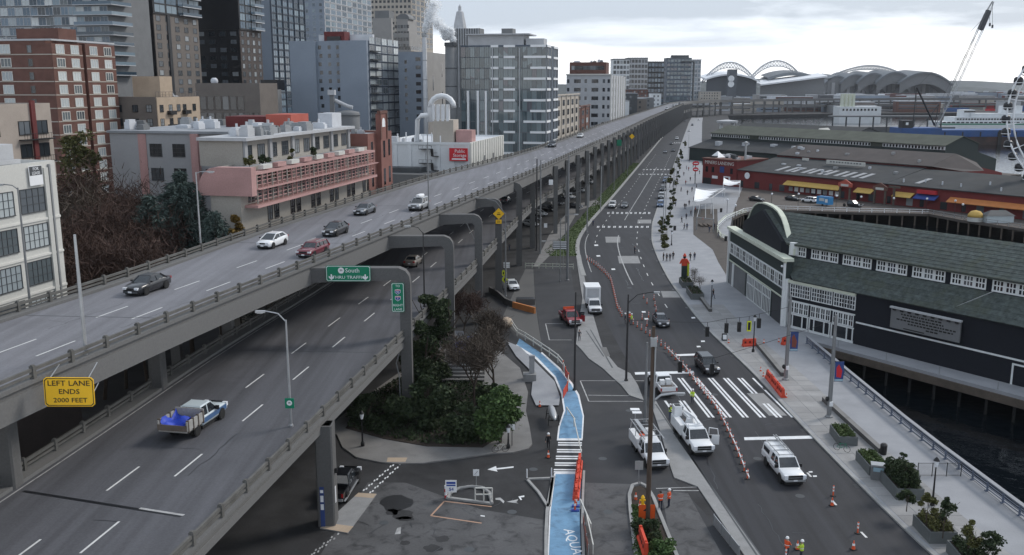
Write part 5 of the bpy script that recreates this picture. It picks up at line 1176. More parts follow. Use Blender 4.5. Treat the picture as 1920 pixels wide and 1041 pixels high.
mb=MB();mb.tube([(16.2,4,9.7),(16.2,4,15.5)],.35,8); part('vent_stack', mb, 'galv', rb); mb=MB();mb.lathe([(.7,15.4),(.75,15.9),(.1,16.3)],8,0,(16.2,4,0)); part('vent_cap', mb, 'galv', rb)
for x, w_, m_ in ((38.5,22,'awning_yellow'),(66,6.3,'awning_yellow'),(79.5,6.2,'awning_yellow'),(86.5,7,'awning_blue'),(97,24,'awning_orange')):
 mb=MB();mb.add([(x,-.02,4.3),(x+w_,-.02,4.3),(x+w_,-2.3,3.1),(x,-2.3,3.1),(x,-.02,4.1),(x+w_,-.02,4.1),(x+w_,-2.3,2.9),(x,-2.3,2.9)],[(3,2,1,0),(4,5,6,7),(0,1,5,4),(1,2,6,5),(2,3,7,6),(3,0,4,7)]); part('awning', mb, m_, rb)
mb=MB();mb.box(87,-1.2,4.5,93,-.1,5.6); part('roof_sign', mb, 'awning_red', rb)
def roundsign(x, z, r_, m_): mb=MB();mb.lathe([(r_,0),(r_,.15)],16); new('round_sign', mb.mesh('round_sign',m_), rb, loc=(x,-.61,z), rot=(PI/2,0,0))
roundsign(21.5,4.6,1.15,'sign_white')
for k in range(20):
 x = 18+5.8*k+(k%3)*.7; mb=MB();mb.box(x,-.1,.4,x+1.3+(k%2)*.8,-.03,2.6); part('shop_window' if k % 3 else 'shop_door', mb, 'win_mid' if k % 2 else 'win_dark', rb)
for k in range(9): mb=MB();mb.box(39.5+2.3*k,-.14,.9,41.0+2.3*k,-.05,2.3); part('menu_board', mb, 'sign_white' if k % 3 else 'grey_panel', rb)
for x, m1 in ((61.5,'red_box'),(74,'brick')):
 ga = new('entrance_gate', None, rb, (x,-2.6,0))
 for dx in (0,3.6): mb=MB();mb.box(dx-.25,-.25,.1,dx+.25,.25,4.4); part('post', mb, 'timber', ga)
 mb=MB();mb.box(-.6,-.35,4.41,4.2,.35,5.6); part('beam', mb, m1, ga); mb=MB();mb.box(.4,-.4,4.6,3.2,-.352,5.3); part('name_board', mb, 'cream', ga)
 mb=MB();mb.add([(-.4,-.2,5.62),(4,-.2,5.62),(1.8,-.2,6.8),(-.4,.2,5.62),(4,.2,5.62),(1.8,.2,6.8)],[(0,1,2),(5,4,3),(0,2,5,3),(1,4,5,2)]); part('pediment', mb, m1, ga)
mb=MB();mb.box(80.2,-2.7,.1,80.7,-2.2,5.5); mb.box(78.6,-2.65,5.5,82.3,-2.25,6.1); part('totem_post', mb, 'timber', rb)
mb=MB();mb.box(43,14.5,9.6,58,14.9,10.9); part('roof_board', mb, 'cream', rb); mb = MB()
for k in range(11): mb.box(44.4+1.15*k+(k%3)*.1,14.46,10.15,45.2+1.15*k,14.49,10.6)
part('roof_board_print', mb, 'grey_mid', rb, kind='stuff')
for i in range(16):
 x = r.uniform(18,74); y = r.choice((r.uniform(3,18),r.uniform(22,30))); z = (6.45+.172*(y+.6)) if y < 20 else 10.85+.25*(y-20.4); mb=MB();mb.box(x,y,z-.3,x+r.uniform(.5,1.6),y+.9,z+r.uniform(.4,.9)); part('roof_vent', mb, r.choice(('roof_white','galv','roof_white')), rb)
for i in range(10):
 x = 80+6*i; y = r.uniform(2,14); z = 6.45+.16*(y+.6); mb=MB();mb.tube([(x,y,z-.3),(x,y,z+1.0)],.25,6); part('roof_vent', mb, 'roof_white', rb)
mb=MB();mb.box(30,18.2,9.4,32.6,18.6,10.6); part('roof_vent', mb, 'cream', rb)
def monitor_shed(name, label, q0, t0, t1, wid, zr, mats, wins, zs=(6,9.5,11.2,12.9,16)):
 t = shed(name, label, q0, q0+wid, t0, t1); L_ = t1-t0; m = wid/2; a = 15.0*wid/54
 sx_prism('wall', [(0,0),(wid,0),(wid,zs[0]),(wid-a,zs[1]),(wid-a,zs[3]-.1),(m,zs[4]-.1),(a,zs[3]-.1),(a,zs[1]),(0,zs[0])], 0, L_, mats[0], t)
 rslab('aisle_roof', -.3, L_+.3, -.5, zs[0], a-.02, zs[1]+.2, mats[1], t); rslab('main_roof', -.3, L_+.3, a-.8, zs[3]-.3, m, zs[4], mats[2], t); rslab('main_roof', -.3, L_+.3, wid-a+.8, zs[3]-.3, m, zs[4], mats[2], t)
 if wins:
  mb=MB();mb.box(0,a-.15,zs[2]-.1,L_,a-.02,zs[3]-.45); part('window_band', mb, 'aqua_white', t); x = 1.2
  me = MB(); me.box(-.42,-.06,-.55,.42,0,.55); me = me.mesh('clerestory_window','win_dark'); k = 0
  while x < L_-1:
   if not (16 < k < 21 or 62 < k < 67): new('clerestory_window', me, t, (x,a-.16,(zs[2]+zs[3])/2-.27))
   x += 1.42; k += 1
  for (xa,xb) in ((17*1.42+.4,21*1.42+.4),(63*1.42+.4,67*1.42+.4)): mb=MB();mb.box(xa,a-.22,zs[2]-.2,xb,a-.155,zs[3]-.4); part('band_panel', mb, 'roof_olive', t)
 return t
t = monitor_shed('olive_pier_shed', 'long olive roofed pier shed with a strip of white clerestory windows', 335, -327, -204, 54, 16, ('aqua_green','roof_dark','roof_olive'), True)
for k in range(7): mb=MB();x = 12+15*k; mb.box(x,5+k%3*2,7.4,x+2.4,7.5+k%3*2,9.6); part('roof_vent', mb, 'roof_white', t)
t = monitor_shed('dark_pier_shed', 'dark roofed pier shed behind the olive one', 425, -392, -307, 50, 14, ('grey_dark','roof_dark','roof_dark'), False, (6,8.5,9.5,10.5,13.5))
mb=MB();mb.add([(62,10,9.5),(67,10,9.5),(64.5,10,12.8),(62,18,11),(67,18,11),(64.5,18,13)],[(0,1,2),(0,2,5,3),(1,4,5,2)]); part('dormer', mb, 'cream', t)
for q, t0, lab in ((335,-327,'timber pier deck under the olive roofed shed'),(425,-392,'timber pier deck under the dark roofed shed')):
 e_ = 132 if q < 400 else 92
 p_ = thing('timber_pier', lab, 'pier'); mb=MB();c_ = [QT(q-4,t0-6),QT(q-4,t0+e_),QT(q+58,t0+e_),QT(q+58,t0-6)]; mb.prism([(v.x,v.y) for v in c_],-.8,.05); part('deck', mb, 'wood_deck', p_)
 for i in range(e_//6):
  v = QT(q-3.4,t0+6*i); mb=MB();mb.tube([(v.x,v.y,-6),(v.x,v.y,-.82)],.3,5); part('pile', mb, 'timber', p_)
def canopy(label, pts4, h, peaks):
 o = W(*pts4[0]); t = thing('sail_canopy', label, 'canopy', tuple(o)); c = [W(*p)-o for p in pts4]
 for p in c: mb=MB();mb.tube([p,p+Vector((0,0,h+.6))],.08,6); part('post', mb, 'white_paint', t)
 for a, b_ in zip(c, c[1:]+c[:1]): mb=MB();mb.bar(a+Vector((0,0,h+.5)),b_+Vector((0,0,h+.5)),.12,.12); part('beam', mb, 'white_paint', t)
 for i in range(peaks):
  f0, f1 = i/peaks, (i+1)/peaks; A_ = c[0].lerp(c[1],f0); B_ = c[0].lerp(c[1],f1); C_ = c[3].lerp(c[2],f1); D_ = c[3].lerp(c[2],f0)
  mb=MB();n = 6; vs = []
  for a in range(n+1):
   for b2 in range(n+1):
    s_, r_ = a/n, b2/n; p = (A_.lerp(B_,s_)).lerp(D_.lerp(C_,s_),r_); z = h+.3+1.1*s_*(1-r_)-.9*math.sin(PI*r_)*.7+ .9*r_*(1-s_); vs.append((p.x,p.y,z))
  mb.add(vs,[(a*(n+1)+b2,(a+1)*(n+1)+b2,(a+1)*(n+1)+b2+1,a*(n+1)+b2+1) for a in range(n) for b2 in range(n)])
  mb.add([(x,y,z-.03) for x,y,z in vs],[(a*(n+1)+b2+1,(a+1)*(n+1)+b2+1,(a+1)*(n+1)+b2,a*(n+1)+b2) for a in range(n) for b2 in range(n)]); part('sail', mb, 'tent_white', t, True)
canopy('white sail canopy of three peaks on posts over the plaza', [(1300,408),(1303,388),(1358,382),(1333,402)], 4.2, 3)
canopy('small white sail canopy beside the red building', [(1355,368),(1356,361),(1387,361),(1386,370)], 3.6, 1)
t = thing('plaza_pergola', 'open timber pergola with benches beside the promenade', 'pergola', tuple(W(1310,440)))
o = W(1310,440)
for u, v in ((1306,432),(1312,405),(1336,404),(1337,436)): p = W(u,v)-o; mb=MB();mb.box(p.x-.1,p.y-.1,0,p.x+.1,p.y+.1,3.2); part('post', mb, 'steel', t)
for u0,v0,u1,v1 in ((1306,432,1312,405),(1312,405,1336,404),(1336,404,1337,436),(1337,436,1306,432),(1322,405,1322,434)): mb=MB();mb.bar(W(u0,v0)-o+Vector((0,0,3.3)),W(u1,v1)-o+Vector((0,0,3.3)),.16,.18); part('beam', mb, 'steel', t)
for k in range(3): p = W(1314+8*k,425)-o; mb=MB();mb.box(p.x-.3,p.y-2,.15,p.x+.3,p.y+2,.6); part('bench', mb, 'timber', t)
t = thing('lookout_railing', 'curved pale railing around the lookout behind the rounded gable', 'railing')
pts = [W(u,v,0) for u,v in ((1362,452),(1352,448),(1345,438),(1347,425),(1360,413),(1378,406),(1400,401))]
for a, b_ in zip(pts,pts[1:]):
 for z in (.5,.9,1.25): mb=MB();mb.bar(a+Vector((0,0,z)),b_+Vector((0,0,z)),.14,.1); part('rail', mb, 'aqua_trim', t)
 mb=MB();mb.box(a.x-.08,a.y-.08,0,a.x+.08,a.y+.08,1.3); part('post', mb, 'aqua_trim', t)
gl_me = [MB(), MB()]; gl_me[0].tube([(0,0,0),(0,0,3.6)],.06,6); gl_me[1].sph((0,0,3.9),.34,8,6)
glp = None
for i, (u, v) in enumerate(((1446,388),(1496,388),(1567,392),(1613,394),(1674,397),(1736,398),(1789,402),(1803,410),(1363,400),(1378,412))):
 if glp is None:
  glp = thing('globe_lamp', 'white globe lamp on a slim post along the pier edge', 'lamp', tuple(W(u,v,.1)), group='globe lamps along the pier'); part('post', gl_me[0], 'dark_pole', glp); part('globe', gl_me[1], 'lamp_glass', glp, True)
 else: dup(glp, tuple(W(u,v,.1)), 0)
t = thing('yellow_dome', 'yellow domed kiosk on the pier edge', 'kiosk', tuple(W(1828,415,.1))); mb=MB();mb.lathe([(1.9,0),(1.9,1.2)],14); part('drum', mb, 'cream', t); mb=MB();mb.lathe([(2.0,1.2),(1.8,2.0),(1.2,2.7),(.1,3.0)],14); part('dome', mb, 'awning_yellow', t, True)
t = thing('pale_kiosk', 'pale blue ticket kiosk with a dark hipped roof on the pier', 'kiosk', tuple(W(1875,418,.1))); mb=MB();mb.box(-3.6,0,0,3.6,3,1.9); part('wall', mb, 'car_pale', t); mb=MB();mb.add([(-3.9,-.3,1.92),(3.9,-.3,1.92),(3.9,3.3,1.92),(-3.9,3.3,1.92),(-2,1.5,3.2),(2,1.5,3.2)],[(0,1,5,4),(1,2,5),(2,3,4,5),(3,0,4)]); part('roof', mb, 'grey_dark', t)
# ============================================================ observation wheel
wc = Vector((164.5,262,28.5)); wdir = Vector((.9,-.43,0)).normalized(); wn_ = Vector((-wdir.y,wdir.x,0))
fw = thing('observation_wheel', 'white observation wheel with dark enclosed gondolas at the right edge', 'ferris wheel', tuple(wc))
def wp_(a, r, o=0): return wdir*(r*math.cos(a))+Vector((0,0,r*math.sin(a)))+wn_*o
for r_, o in ((24.5,-.9),(24.5,.9),(22.8,0)):
 mb=MB();mb.tube([wp_(2*PI*k/64,r_,o) for k in range(65)],.28,6); part('rim', mb, 'arch_white', fw, True)
for k in range(21):
 a = 2*PI*k/21; mb=MB();mb.tube([wp_(a,1.2,1.2),wp_(a,24.4,.2)],.09,4); part('spoke', mb, 'arch_white', fw)
 mb=MB();mb.tube([wp_(a,24.5,-.9),wp_(a,22.8,0),wp_(a,24.5,.9)],.14,4); part('tie', mb, 'arch_white', fw)
mb=MB();mb.tube([wn_*-2.5,wn_*2.5],1.3,10); part('hub', mb, 'arch_white', fw)
for s_ in (-1,1):
 for d_ in (-9,9): mb=MB();mb.tube([wn_*(s_*2.4),wn_*(s_*6)+wdir*d_+Vector((0,0,-27.9))],.55,8); part('support_leg', mb, 'arch_white', fw)
gm = MB(); gm.lathe([(.5,-2.6),(1.1,-2.3),(1.25,-1.5),(1.2,-.7),(.7,-.25)],10); gme = gm.mesh('gondola','black_panel',True); gf = MB(); gf.lathe([(1.28,-2.0),(1.3,-1.8)],10); gf.tube([(0,0,-.3),(0,0,.3)],.12,5); gfe = gf.mesh('gondola_band','arch_white')
for k in range(42):
 a = 2*PI*k/42+.03
 if math.cos(a) > .2: continue
 g_ = new('gondola', gme, fw, tuple(wp_(a,24.6,0)-Vector((0,0,-.1)))); new('gondola_band', gfe, g_)
# ============================================================ barges, crane, ferries
Y0 = 635; k_ = Y0/1765
def hull(t, x0, x1, y0, y1, z0, z1, zm, m1, m2):
 mb=MB();mb.box(x0,y0,z0,x1,y1,zm); part('hull', mb, m2, t); mb=MB();mb.box(x0-.3,y0-.3,zm+.01,x1+.3,y1+.3,z1); part('deck_side', mb, m1, t)
t = thing('blue_barge', 'long blue deck barge with rusty dark waterline moored off the piers', 'barge', (XT(1757,270,Y0),Y0,-3.4)); hull(t,0,120,0,22,-1,9.8,5.4,'barge_blue','hull_dark')
for i in range(9): mb=MB();mb.box(4+12*i,-.5,5.6,4.9+12*i,-.31,8.6); part('fender', mb, 'black_metal', t)
mb=MB();mb.box(40.5,-.6,-1,43,-.305,9.9); part('gap_post', mb, 'black_metal', t)
t = thing('crane_barge', 'blue crane barge with black A-frame and lattice boom', 'barge', (XT(1690,262,Y0-8),Y0-8,-3.4)); hull(t,0,26,0,20,-1,11.5,6.5,'barge_blue','black_panel')
mb=MB();mb.box(0.5,1,11.5,7,8,16.5); part('deckhouse', mb, 'black_panel', t); mb=MB();mb.box(2.5,.8,13.5,4.2,.99,15.2); part('deckhouse_sign', mb, 'sign_white', t)
for x0,z0,x1,z1,w_ in ((9.5,11.5,9.7,38,.7),(9.8,38,24,13,1.2),(18,16,25.5,27,.6),(25.5,27,24,13,.5),(13,11.5,21,20,.35),(9.7,38,11,20,.2),(10,27,25.5,27.5,.3)): mb=MB();mb.tube([(x0,6,z0),(x1,6,z1)],w_*.5,6); part('gantry_strut', mb, 'black_panel', t)
bm = new('boom', None, t); B0 = Vector((25,6,12)); B1 = Vector((XT(1868,0,Y0-4)-XT(1690,262,Y0-8),8,ZT(2,Y0-4)+3.4)); dl = (B1-B0); L_ = dl.length; dn_ = dl.normalized(); pn = Vector((dn_.z,0,-dn_.x))
for s_ in (-1,1):
 for y_ in (-1,1): mb=MB();mb.bar(B0+pn*s_*.5+Vector((0,y_*.5,0)), B0+dn_*L_*.3+pn*s_*1.7+Vector((0,y_,0)),.28,.28); mb.bar(B0+dn_*L_*.3+pn*s_*1.7+Vector((0,y_,0)), B0+dn_*L_*.9+pn*s_*1.5+Vector((0,y_,0)),.3,.3); mb.bar(B0+dn_*L_*.9+pn*s_*1.5+Vector((0,y_,0)), B1+pn*s_*.4+Vector((0,y_*.4,0)),.3,.3); part('chord', mb, 'grey_mid' if s_ < 0 else 'grey_light', bm)
mb = MB()
for i in range(26):
 f0 = .05+.84*i/26; f1 = f0+.84/26; w0 = min(1.6,.5+f0*4); s_ = 1 if i % 2 else -1; mb.bar(B0+dl*f0+pn*s_*w0,B0+dl*f1-pn*s_*w0,.12,.12)
part('lacing', mb, 'grey_mid', bm, kind='stuff')
mb=MB();mb.bar(B0+dl*.78+pn*.2, B0+dl*.93-pn*.2, 2.6,2.6); part('boom_head', mb, 'grey_dark', bm)
for x, l in ((.93,8),(.99,14)): mb=MB();p = B0+dl*x; mb.tube([p,p+Vector((1.5,0,-l))],.12,4); mb.cbox(p+Vector((1.5,0,-l-1)),(.9,.9,2)); part('hook_block', mb, 'grey_dark', bm)
mb=MB();mb.tube([Vector((9.8,6,38)),B0+dl*.9],.10,4); mb.tube([Vector((25.5,6,27)),B0+dl*.95],.08,4); part('pendant', mb, 'grey_dark', bm)
t = thing('ferry', 'large white double-ended ferry with a green stripe behind the barges', 'ferry', (XT(1760,245,860),860,-3.4))
mb=MB();mb.box(0,0,-1,130,24,7); part('hull', mb, 'ship_white', t); mb=MB();mb.box(-.2,-.2,4.2,130.2,-.02,5.2); part('stripe', mb, 'sign_green', t)
for i in range(30): mb=MB();mb.box(3+4.2*i,-.15,5.6,5.8+4.2*i,-.02,6.7); part('car_deck_opening', mb, 'black_panel', t)
mb=MB();mb.box(14,1,7.01,122,23,11); part('cabin', mb, 'ship_white', t)
for i in range(40): mb=MB();mb.box(16+2.6*i,.85,8.4,17.8+2.6*i,.98,9.8); part('cabin_window', mb, 'win_dark', t)
mb=MB();mb.box(30,3,11.01,110,21,14.2); part('upper_cabin', mb, 'ship_white', t); mb=MB();mb.box(24,5,11.02,34,19,17.5); part('wheelhouse', mb, 'ship_white', t); mb=MB();mb.box(23.9,4.9,15,34.1,4.98,16.6); part('wheelhouse_window', mb, 'win_dark', t)
for x in (60,74): mb=MB();mb.box(x,9,14.2,x+5,15,21); part('funnel', mb, 'ship_white', t)
t = thing('white_vessel', 'white moored vessel with a long curved upper deck behind the sheds', 'ship', (XT(1462,236,620),620,-3.4))
mb=MB();mb.box(0,0,-1,47,10,6.5); part('hull', mb, 'ship_white', t); mb=MB();mb.add([(2,0,6.52),(44,0,6.52),(44,10,6.52),(2,10,6.52),(3.5,0,11.2),(24,0,10.0),(43,0,11.2),(43,10,11.2),(24,10,10.0),(3.5,10,11.2)],[(0,1,6,5,4),(1,2,7,6),(3,9,8,7,2),(0,4,9,3),(4,5,8,9),(5,6,7,8)]); part('upper_deck', mb, 'ship_white', t)
mb=MB();mb.box(0,-.2,6.2,47.2,-.02,6.6); part('stripe', mb, 'grey_dark', t); mb=MB();mb.box(6,2,11,12,6,14); part('bridge', mb, 'ship_white', t)
mb=MB();mb.tube([(-4,4,0),(-4,4,12)],1.5,10); part('dolphin', mb, 'ship_white', t)
t = thing('fireboat', 'small red and white fireboat moored past the olive shed', 'boat', (XT(1625,257,520),520,-3.4)); mb=MB();mb.add([(0,0,0),(22,0,0),(26,2,3.6),(22,4.5,0),(0,4.5,0),(0,-.4,2.6),(22,-.4,2.8),(22,5,2.8),(0,5,2.6)],[(0,1,6,5),(1,2,6),(1,3,2),(3,7,2),(3,4,8,7),(4,0,5,8),(5,6,2,7,8)]); part('hull', mb, 'ship_white', t)
mb=MB();mb.box(3,.6,2.7,12,4,5.0); part('cabin', mb, 'awning_red', t); mb=MB();mb.box(5,1,5.0,9,3.6,7); part('wheelhouse', mb, 'ship_white', t)
# ============================================================ stadiums
def tarch(t, x0, x1, y, zb, h, dz, m='grey_light', n=18, w=1.5):
 pts = [Vector((x0+(x1-x0)*i/n, y, zb+h*(1-((i/n)*2-1)**2))) for i in range(n+1)]; low = [Vector((p.x,y,max(zb-3,p.z-dz*(1-.5*abs(i/n*2-1))))) for i, p in enumerate(pts)]
 mb=MB();mb.tube(pts,w,6); part('arch_chord', mb, m, t); mb=MB();mb.tube(low,w*.7,6); part('arch_chord', mb, m, t)
 mb = MB()
 for i in range(n):
  mb.tube([pts[i],low[i+1]],w*.35,4); mb.tube([low[i],pts[i+1]],w*.35,4); mb.tube([low[i],pts[i]],w*.35,4)
 part('arch_lacing', mb, m, t, kind='stuff')
Ys = 1900; kk = Ys/1765
def sX(u): return (u-960)*kk
st = thing('football_stadium', 'distant open stadium with two white trussed roof arches', 'stadium', (0,0,0))
zA = lambda v: ZT(v, Ys)
for (ua, ub, vb, vp, yo) in ((1311,1413,154,117,0),(1404,1514,154,113,40)):
 tarch(st, sX(ua), sX(ub), Ys+yo, zA(vb), (zA(vp)-zA(vb)), 11)
def curved(t, name, u0, u1, vA, vM, vB, th, y, dep, mat, n=14):
 pts = [(sX(u0+(u1-u0)*i/n), zA((1-(i/n))**2*vA+2*(i/n)*(1-i/n)*vM+(i/n)**2*vB)) for i in range(n+1)]; mb=MB();m_ = n+1
 vs = [(x,y,z) for x,z in pts]+[(x,y+dep,z+6) for x,z in pts]+[(x,y,z-th) for x,z in pts]+[(x,y+dep,z+6-th) for x,z in pts]
 for i in range(n): mb.f += [(i,i+1,m_+i+1,m_+i),(2*m_+i,i*1+2*m_+1,i+1,i)[::1],(2*m_+i,3*m_+i,3*m_+i+1,2*m_+i+1)]; mb.m += [0]*3
 mb.v = vs; part(name, mb, mat, t)
curved(st,'roof_rim',1312,1412,148,128,152,3,Ys-30,60,'arch_white'); curved(st,'stand_wall',1316,1408,151,132,154,38,Ys-20,40,'stadium_dark')
curved(st,'roof_rim',1418,1540,158,150,142,3,Ys-10,60,'arch_white'); curved(st,'roof_plate',1440,1528,146,128,142,6,Ys+30,60,'stadium_roof'); curved(st,'stand_wall',1420,1538,160,152,146,34,Ys,60,'grey_mid')
mb=MB();mb.box(sX(1349),Ys-60,0,sX(1363),Ys-40,zA(131)); part('scoreboard_tower', mb, 'stadium_dark', st)
for v in (148,158): mb=MB();mb.lathe([(6,0),(6,1)],14); new('tower_disc', mb.mesh('tower_disc','sign_white'), st, loc=(sX(1352.5),Ys-60.5,zA(v)), rot=(PI/2,0,0))
Ys = 2300; kk = Ys/1765
st = thing('ballpark', 'distant ballpark with a stepped barrel roof and white trusses', 'stadium', (0,0,0))
segs = [(1540,1583,142),(1565,1618,139),(1592,1648,137),(1622,1688,135),(1660,1757,134)]
for i, (u0,u1,vt) in enumerate(segs): curved(st,'roof_shell',u0,u1,155,vt*2-154,158 if i == 4 else 152,4,Ys-14*i,120,'stadium_roof'); curved(st,'shell_wall',u0+2,u1-2,156,vt*2-152,159 if i == 4 else 153,26,Ys-14*i+4,90,'grey_mid')
for i, (u0,u1,vp) in enumerate(((1572,1700,123),(1586,1714,121))): tarch(st, sX(u0), sX(u1), Ys+60+40*i, zA(139), zA(vp)-zA(139), 9, 'grey_light', 22, 1.4)
mb=MB();mb.box(sX(1545),Ys,0,sX(1750),Ys+100,zA(147)); part('base_wall', mb, 'grey_mid', st)
for i in range(14): mb=MB();x = sX(1552+14*i); mb.box(x,Ys-3,0,x+7,Ys-.1,zA(155)); part('buttress', mb, 'stadium_dark' if i % 2 else 'grey_panel', st)
# ============================================================ far towers and low city
def far_tower(name, label, u0, u1, vt, Y, mat, gl, rows_, cols_, par=.5, dep=30, rib=None):
 x0, x1 = XT(u0,vt,Y), XT(u1,vt,Y); z = ZT(vt,Y); t = thing(name, label, 'building', (x0,Y,0)); w_ = x1-x0
 mb=MB();mb.box(0,0,0,w_,dep,z); part('wall', mb, mat, t); mb=MB();mb.box(-.4,-.4,z+.01,w_+.4,dep+.4,z+1.2); part('roof', mb, 'grey_mid', t)
 me = MB(); fw_ = w_/cols_; fh = (z-8)/rows_; me.box(-fw_*.38,-.25,-fh*.32,fw_*.38,0,fh*.32); me = me.mesh('window', gl)
 for r in range(rows_):
  for c in range(cols_): new('window', me, t, (fw_*(c+.5),0,z-fh*(r+.5)))
 return t, w_, z
far_tower('far_office', 'distant pale office block with white vertical strips', 1150,1181,112,1100,'ship_white','win_mid',10,5)
far_tower('far_office', 'distant grey blue office block beside the pale one', 1178,1215,110,1130,'grey_light','win_dark',10,6)
far_tower('far_office', 'distant dark glass office block with a flat top', 1204,1246,117,1180,'black_panel','win_blue',9,7)
t, w_, z = far_tower('far_office', 'distant dark teal tower under construction with crane', 1251,1297,110,1400,'slate_blue_dark','win_teal',11,7)
mb=MB();mb.box(w_*.2,3,z+1.2,w_*.9,14,z+5); part('crown', mb, 'grey_dark', t); mb=MB();mb.tube([(w_+3,-2,0),(w_+3,-2,z*.94)],1.4,4); mb.tube([(w_*.55,-2,z*.94),(w_+4,-2,z*.94)],.9,4); part('hoist', mb, 'grey_dark', t)
far_tower('far_office', 'distant pale striped glass block right of the construction tower', 1297,1315,113,1500,'grey_light','win_blue',10,3)
far_tower('far_office', 'distant light concrete block right of the brick storey', 1108,1162,152,900,'grey_light','win_mid',5,8)
r = random.Random(77); mts = ['grey_tan','grey_light','brick','grey_mid','tan_far','slate_blue','roof_white','brown_mid','grey_panel','red_dark']
cnt = 0
for i in range(330):
 Y = r.choice([r.uniform(620,1000), r.uniform(1000,1700), r.uniform(1300,2600)])
 if Y < 1000: u = r.uniform(1170,1275)
 else: u = r.uniform(1180,2000)
 x = (u-960)*Y/1765
 xv = 178+.22*(Y-985)
 if Y < 1000 and x + 24 > UL(Y)-2: x = UL(Y)-r.uniform(26,80)
 if 980 < Y < 1420 and x > float(np.interp(Y,[983,1075,1170,1255,1315,1360,1390],[140,165,215,300,400,540,750]))-60 and Y < 1430: continue
 if i % 3 == 0: Y = r.uniform(1238,2100); x = max(430,r.uniform(.2,.62)*Y); u = 960+1765*x/Y
 elif Y < 1300 and x > 250: continue
 w_, d_, h = r.uniform(14,40)*(1+Y/3000), r.uniform(14,30), r.uniform(5,15)*(1 + (.35 if Y > 1500 else 0)); m_ = r.choice(mts)
 if Y < 1000: x = min(x, UL(Y)-w_-4-r.uniform(0,20))
 t = thing('distant_building', f"{dict(grey_tan='dull tan',grey_light='pale grey',brick='brown brick',grey_mid='mid grey',tan_far='tan',slate_blue='slate blue',roof_white='white',brown_mid='brown',grey_panel='light grey',red_dark='dark red')[m_]} {'wide' if w_ > 38 else 'narrow'} {'squat' if h < 9 else 'taller'} block far off, {'left of the curved ramp' if x < 240 else ('below the open stadium' if u < 1540 else ('below the ballpark' if u < 1740 else 'behind the ferry'))}", 'building', (x,Y,0), r.choice((-TH,-TH,0)), group='distant low blocks'); mb=MB();mb.box(0,0,0,w_,d_,h); part('wall', mb, m_, t)
 mb=MB();mb.box(-.3,-.3,h+.01,w_+.3,d_+.3,h+.7); part('roof', mb, r.choice(('roof_grey','roof_white','roof_dark')), t)
 if Y < 1900:
  for q in range(r.randint(1,3)):
   mb=MB();zz = h*(.3+.25*q)
   mb.box(w_*.06,-.12,zz,w_*.94,-.01,zz+min(1.6,h*.14)); part('window_band', mb, 'win_mid', t)
 cnt += 1
for i, (u0,u1,vt,Y,m_,lab) in enumerate(((1172,1192,176,690,'grey_dark','dark glass low block just past the white office block'),(1186,1206,190,640,'ship_white','small white low block beside the deck past the offices'),(1203,1222,186,760,'brown_mid','brown low block beside the deck near the bend'),(1222,1250,184,860,'grey_mid','grey low block near the bend in the deck'),(1246,1290,168,1050,'brick','brown brick low block beyond the bend in the deck'),(1258,1270,176,960,'ship_white','slim white block standing at the bend in the deck'),(1325,1352,172,1480,'tan_far','tan low block just right of the bend in the deck'))):
 x = UL(min(Y,980))-r.uniform(4,7) if i < 4 or i == 5 else (XT(u1,vt,Y) if i == 6 else 150.0); w_ = (u1-u0)*Y/1765*1.4; z = ZT(vt,Y); t = thing('low_block', lab, 'building', (x-w_,Y,0)); mb=MB();mb.box(0,0,0,w_,22,z); part('wall', mb, m_, t)
 me = MB(); me.box(-.8,-.1,-.9,.8,0,.9); me = me.mesh('window','win_mid'); me2 = MB(); me2.box(0,-.8,-.9,.1,.8,.9); me2 = me2.mesh('window','win_mid')
 for rr_ in range(max(1,int(z/4.5))):
  for c in range(max(2,int(w_/4))): new('window', me, t, (2+4*c,0,z-2.4-4*rr_))
  for c in range(5): new('window', me2, t, (w_,2.5+4*c,z-2.4-4*rr_))
 mb=MB();mb.box(-.2,-.2,z+.01,w_+.2,22.2,z+.6); part('roof', mb, 'roof_grey', t)
for i in range(270):
 Y = r.uniform(1300,3300); u = r.uniform(1545,1960); x = (u-960)*Y/1765; m_ = r.choice(('ship_white','sign_red','barge_blue','roof_white','grey_light','rust_red','ship_white'))
 t = new('container_stack', None, None, (x,Y,0), label=f"{dict(ship_white='white',sign_red='red',barge_blue='blue',roof_white='off-white',grey_light='grey',rust_red='rusty')[m_]} container stack in the far port yard {'left of the crane boom' if u < 1740 else 'right of the crane boom'}", cat='containers', group='container stacks in the port')
 mb=MB();n_ = r.randint(1,4); mb.box(0,0,0,r.choice((12,24,36,60)),9,2.6*n_*(1 if Y < 2000 else 1.7)); part('container', mb, m_, t)
t = thing('terminal_tower', 'white ferry terminal building with four pale vents on its roof', 'building', (XT(1575,196,1000),1000,0)); mb=MB();mb.box(0,0,-4,44,20,ZT(200,1000)); part('wall', mb, 'ship_white', t)
for i in range(4): mb=MB();mb.box(2+4*i,2,ZT(200,1000),4.4+4*i,6,ZT(176,1000)); part('vent', mb, 'aqua_trim', t)
for i in range(10): mb=MB();mb.box(3+3.8*i,-.2,ZT(208,1000),5+3.8*i,-.01,ZT(204,1000)); part('window', mb, 'win_dark', t)
t = thing('terminal_canopy', 'long flat canopy on posts along the ferry landing', 'canopy', (XT(1560,212,800),800,-3.4)); mb=MB();mb.box(0,0,13,95,10,14.2); part('roof', mb, 'grey_mid', t)
for i in range(9): mb=MB();mb.box(1+11.5*i,1,0,2+11.5*i,2,13); part('post', mb, 'grey_dark', t)
mb=MB();mb.box(-10,10,-1,110,40,4.4); part('dock', mb, 'grey_mid', t)
t = thing('signal_tower', 'small round white pavilion tower at the roadside bend', 'tower', (XT(1364,224,640),640,0)); 
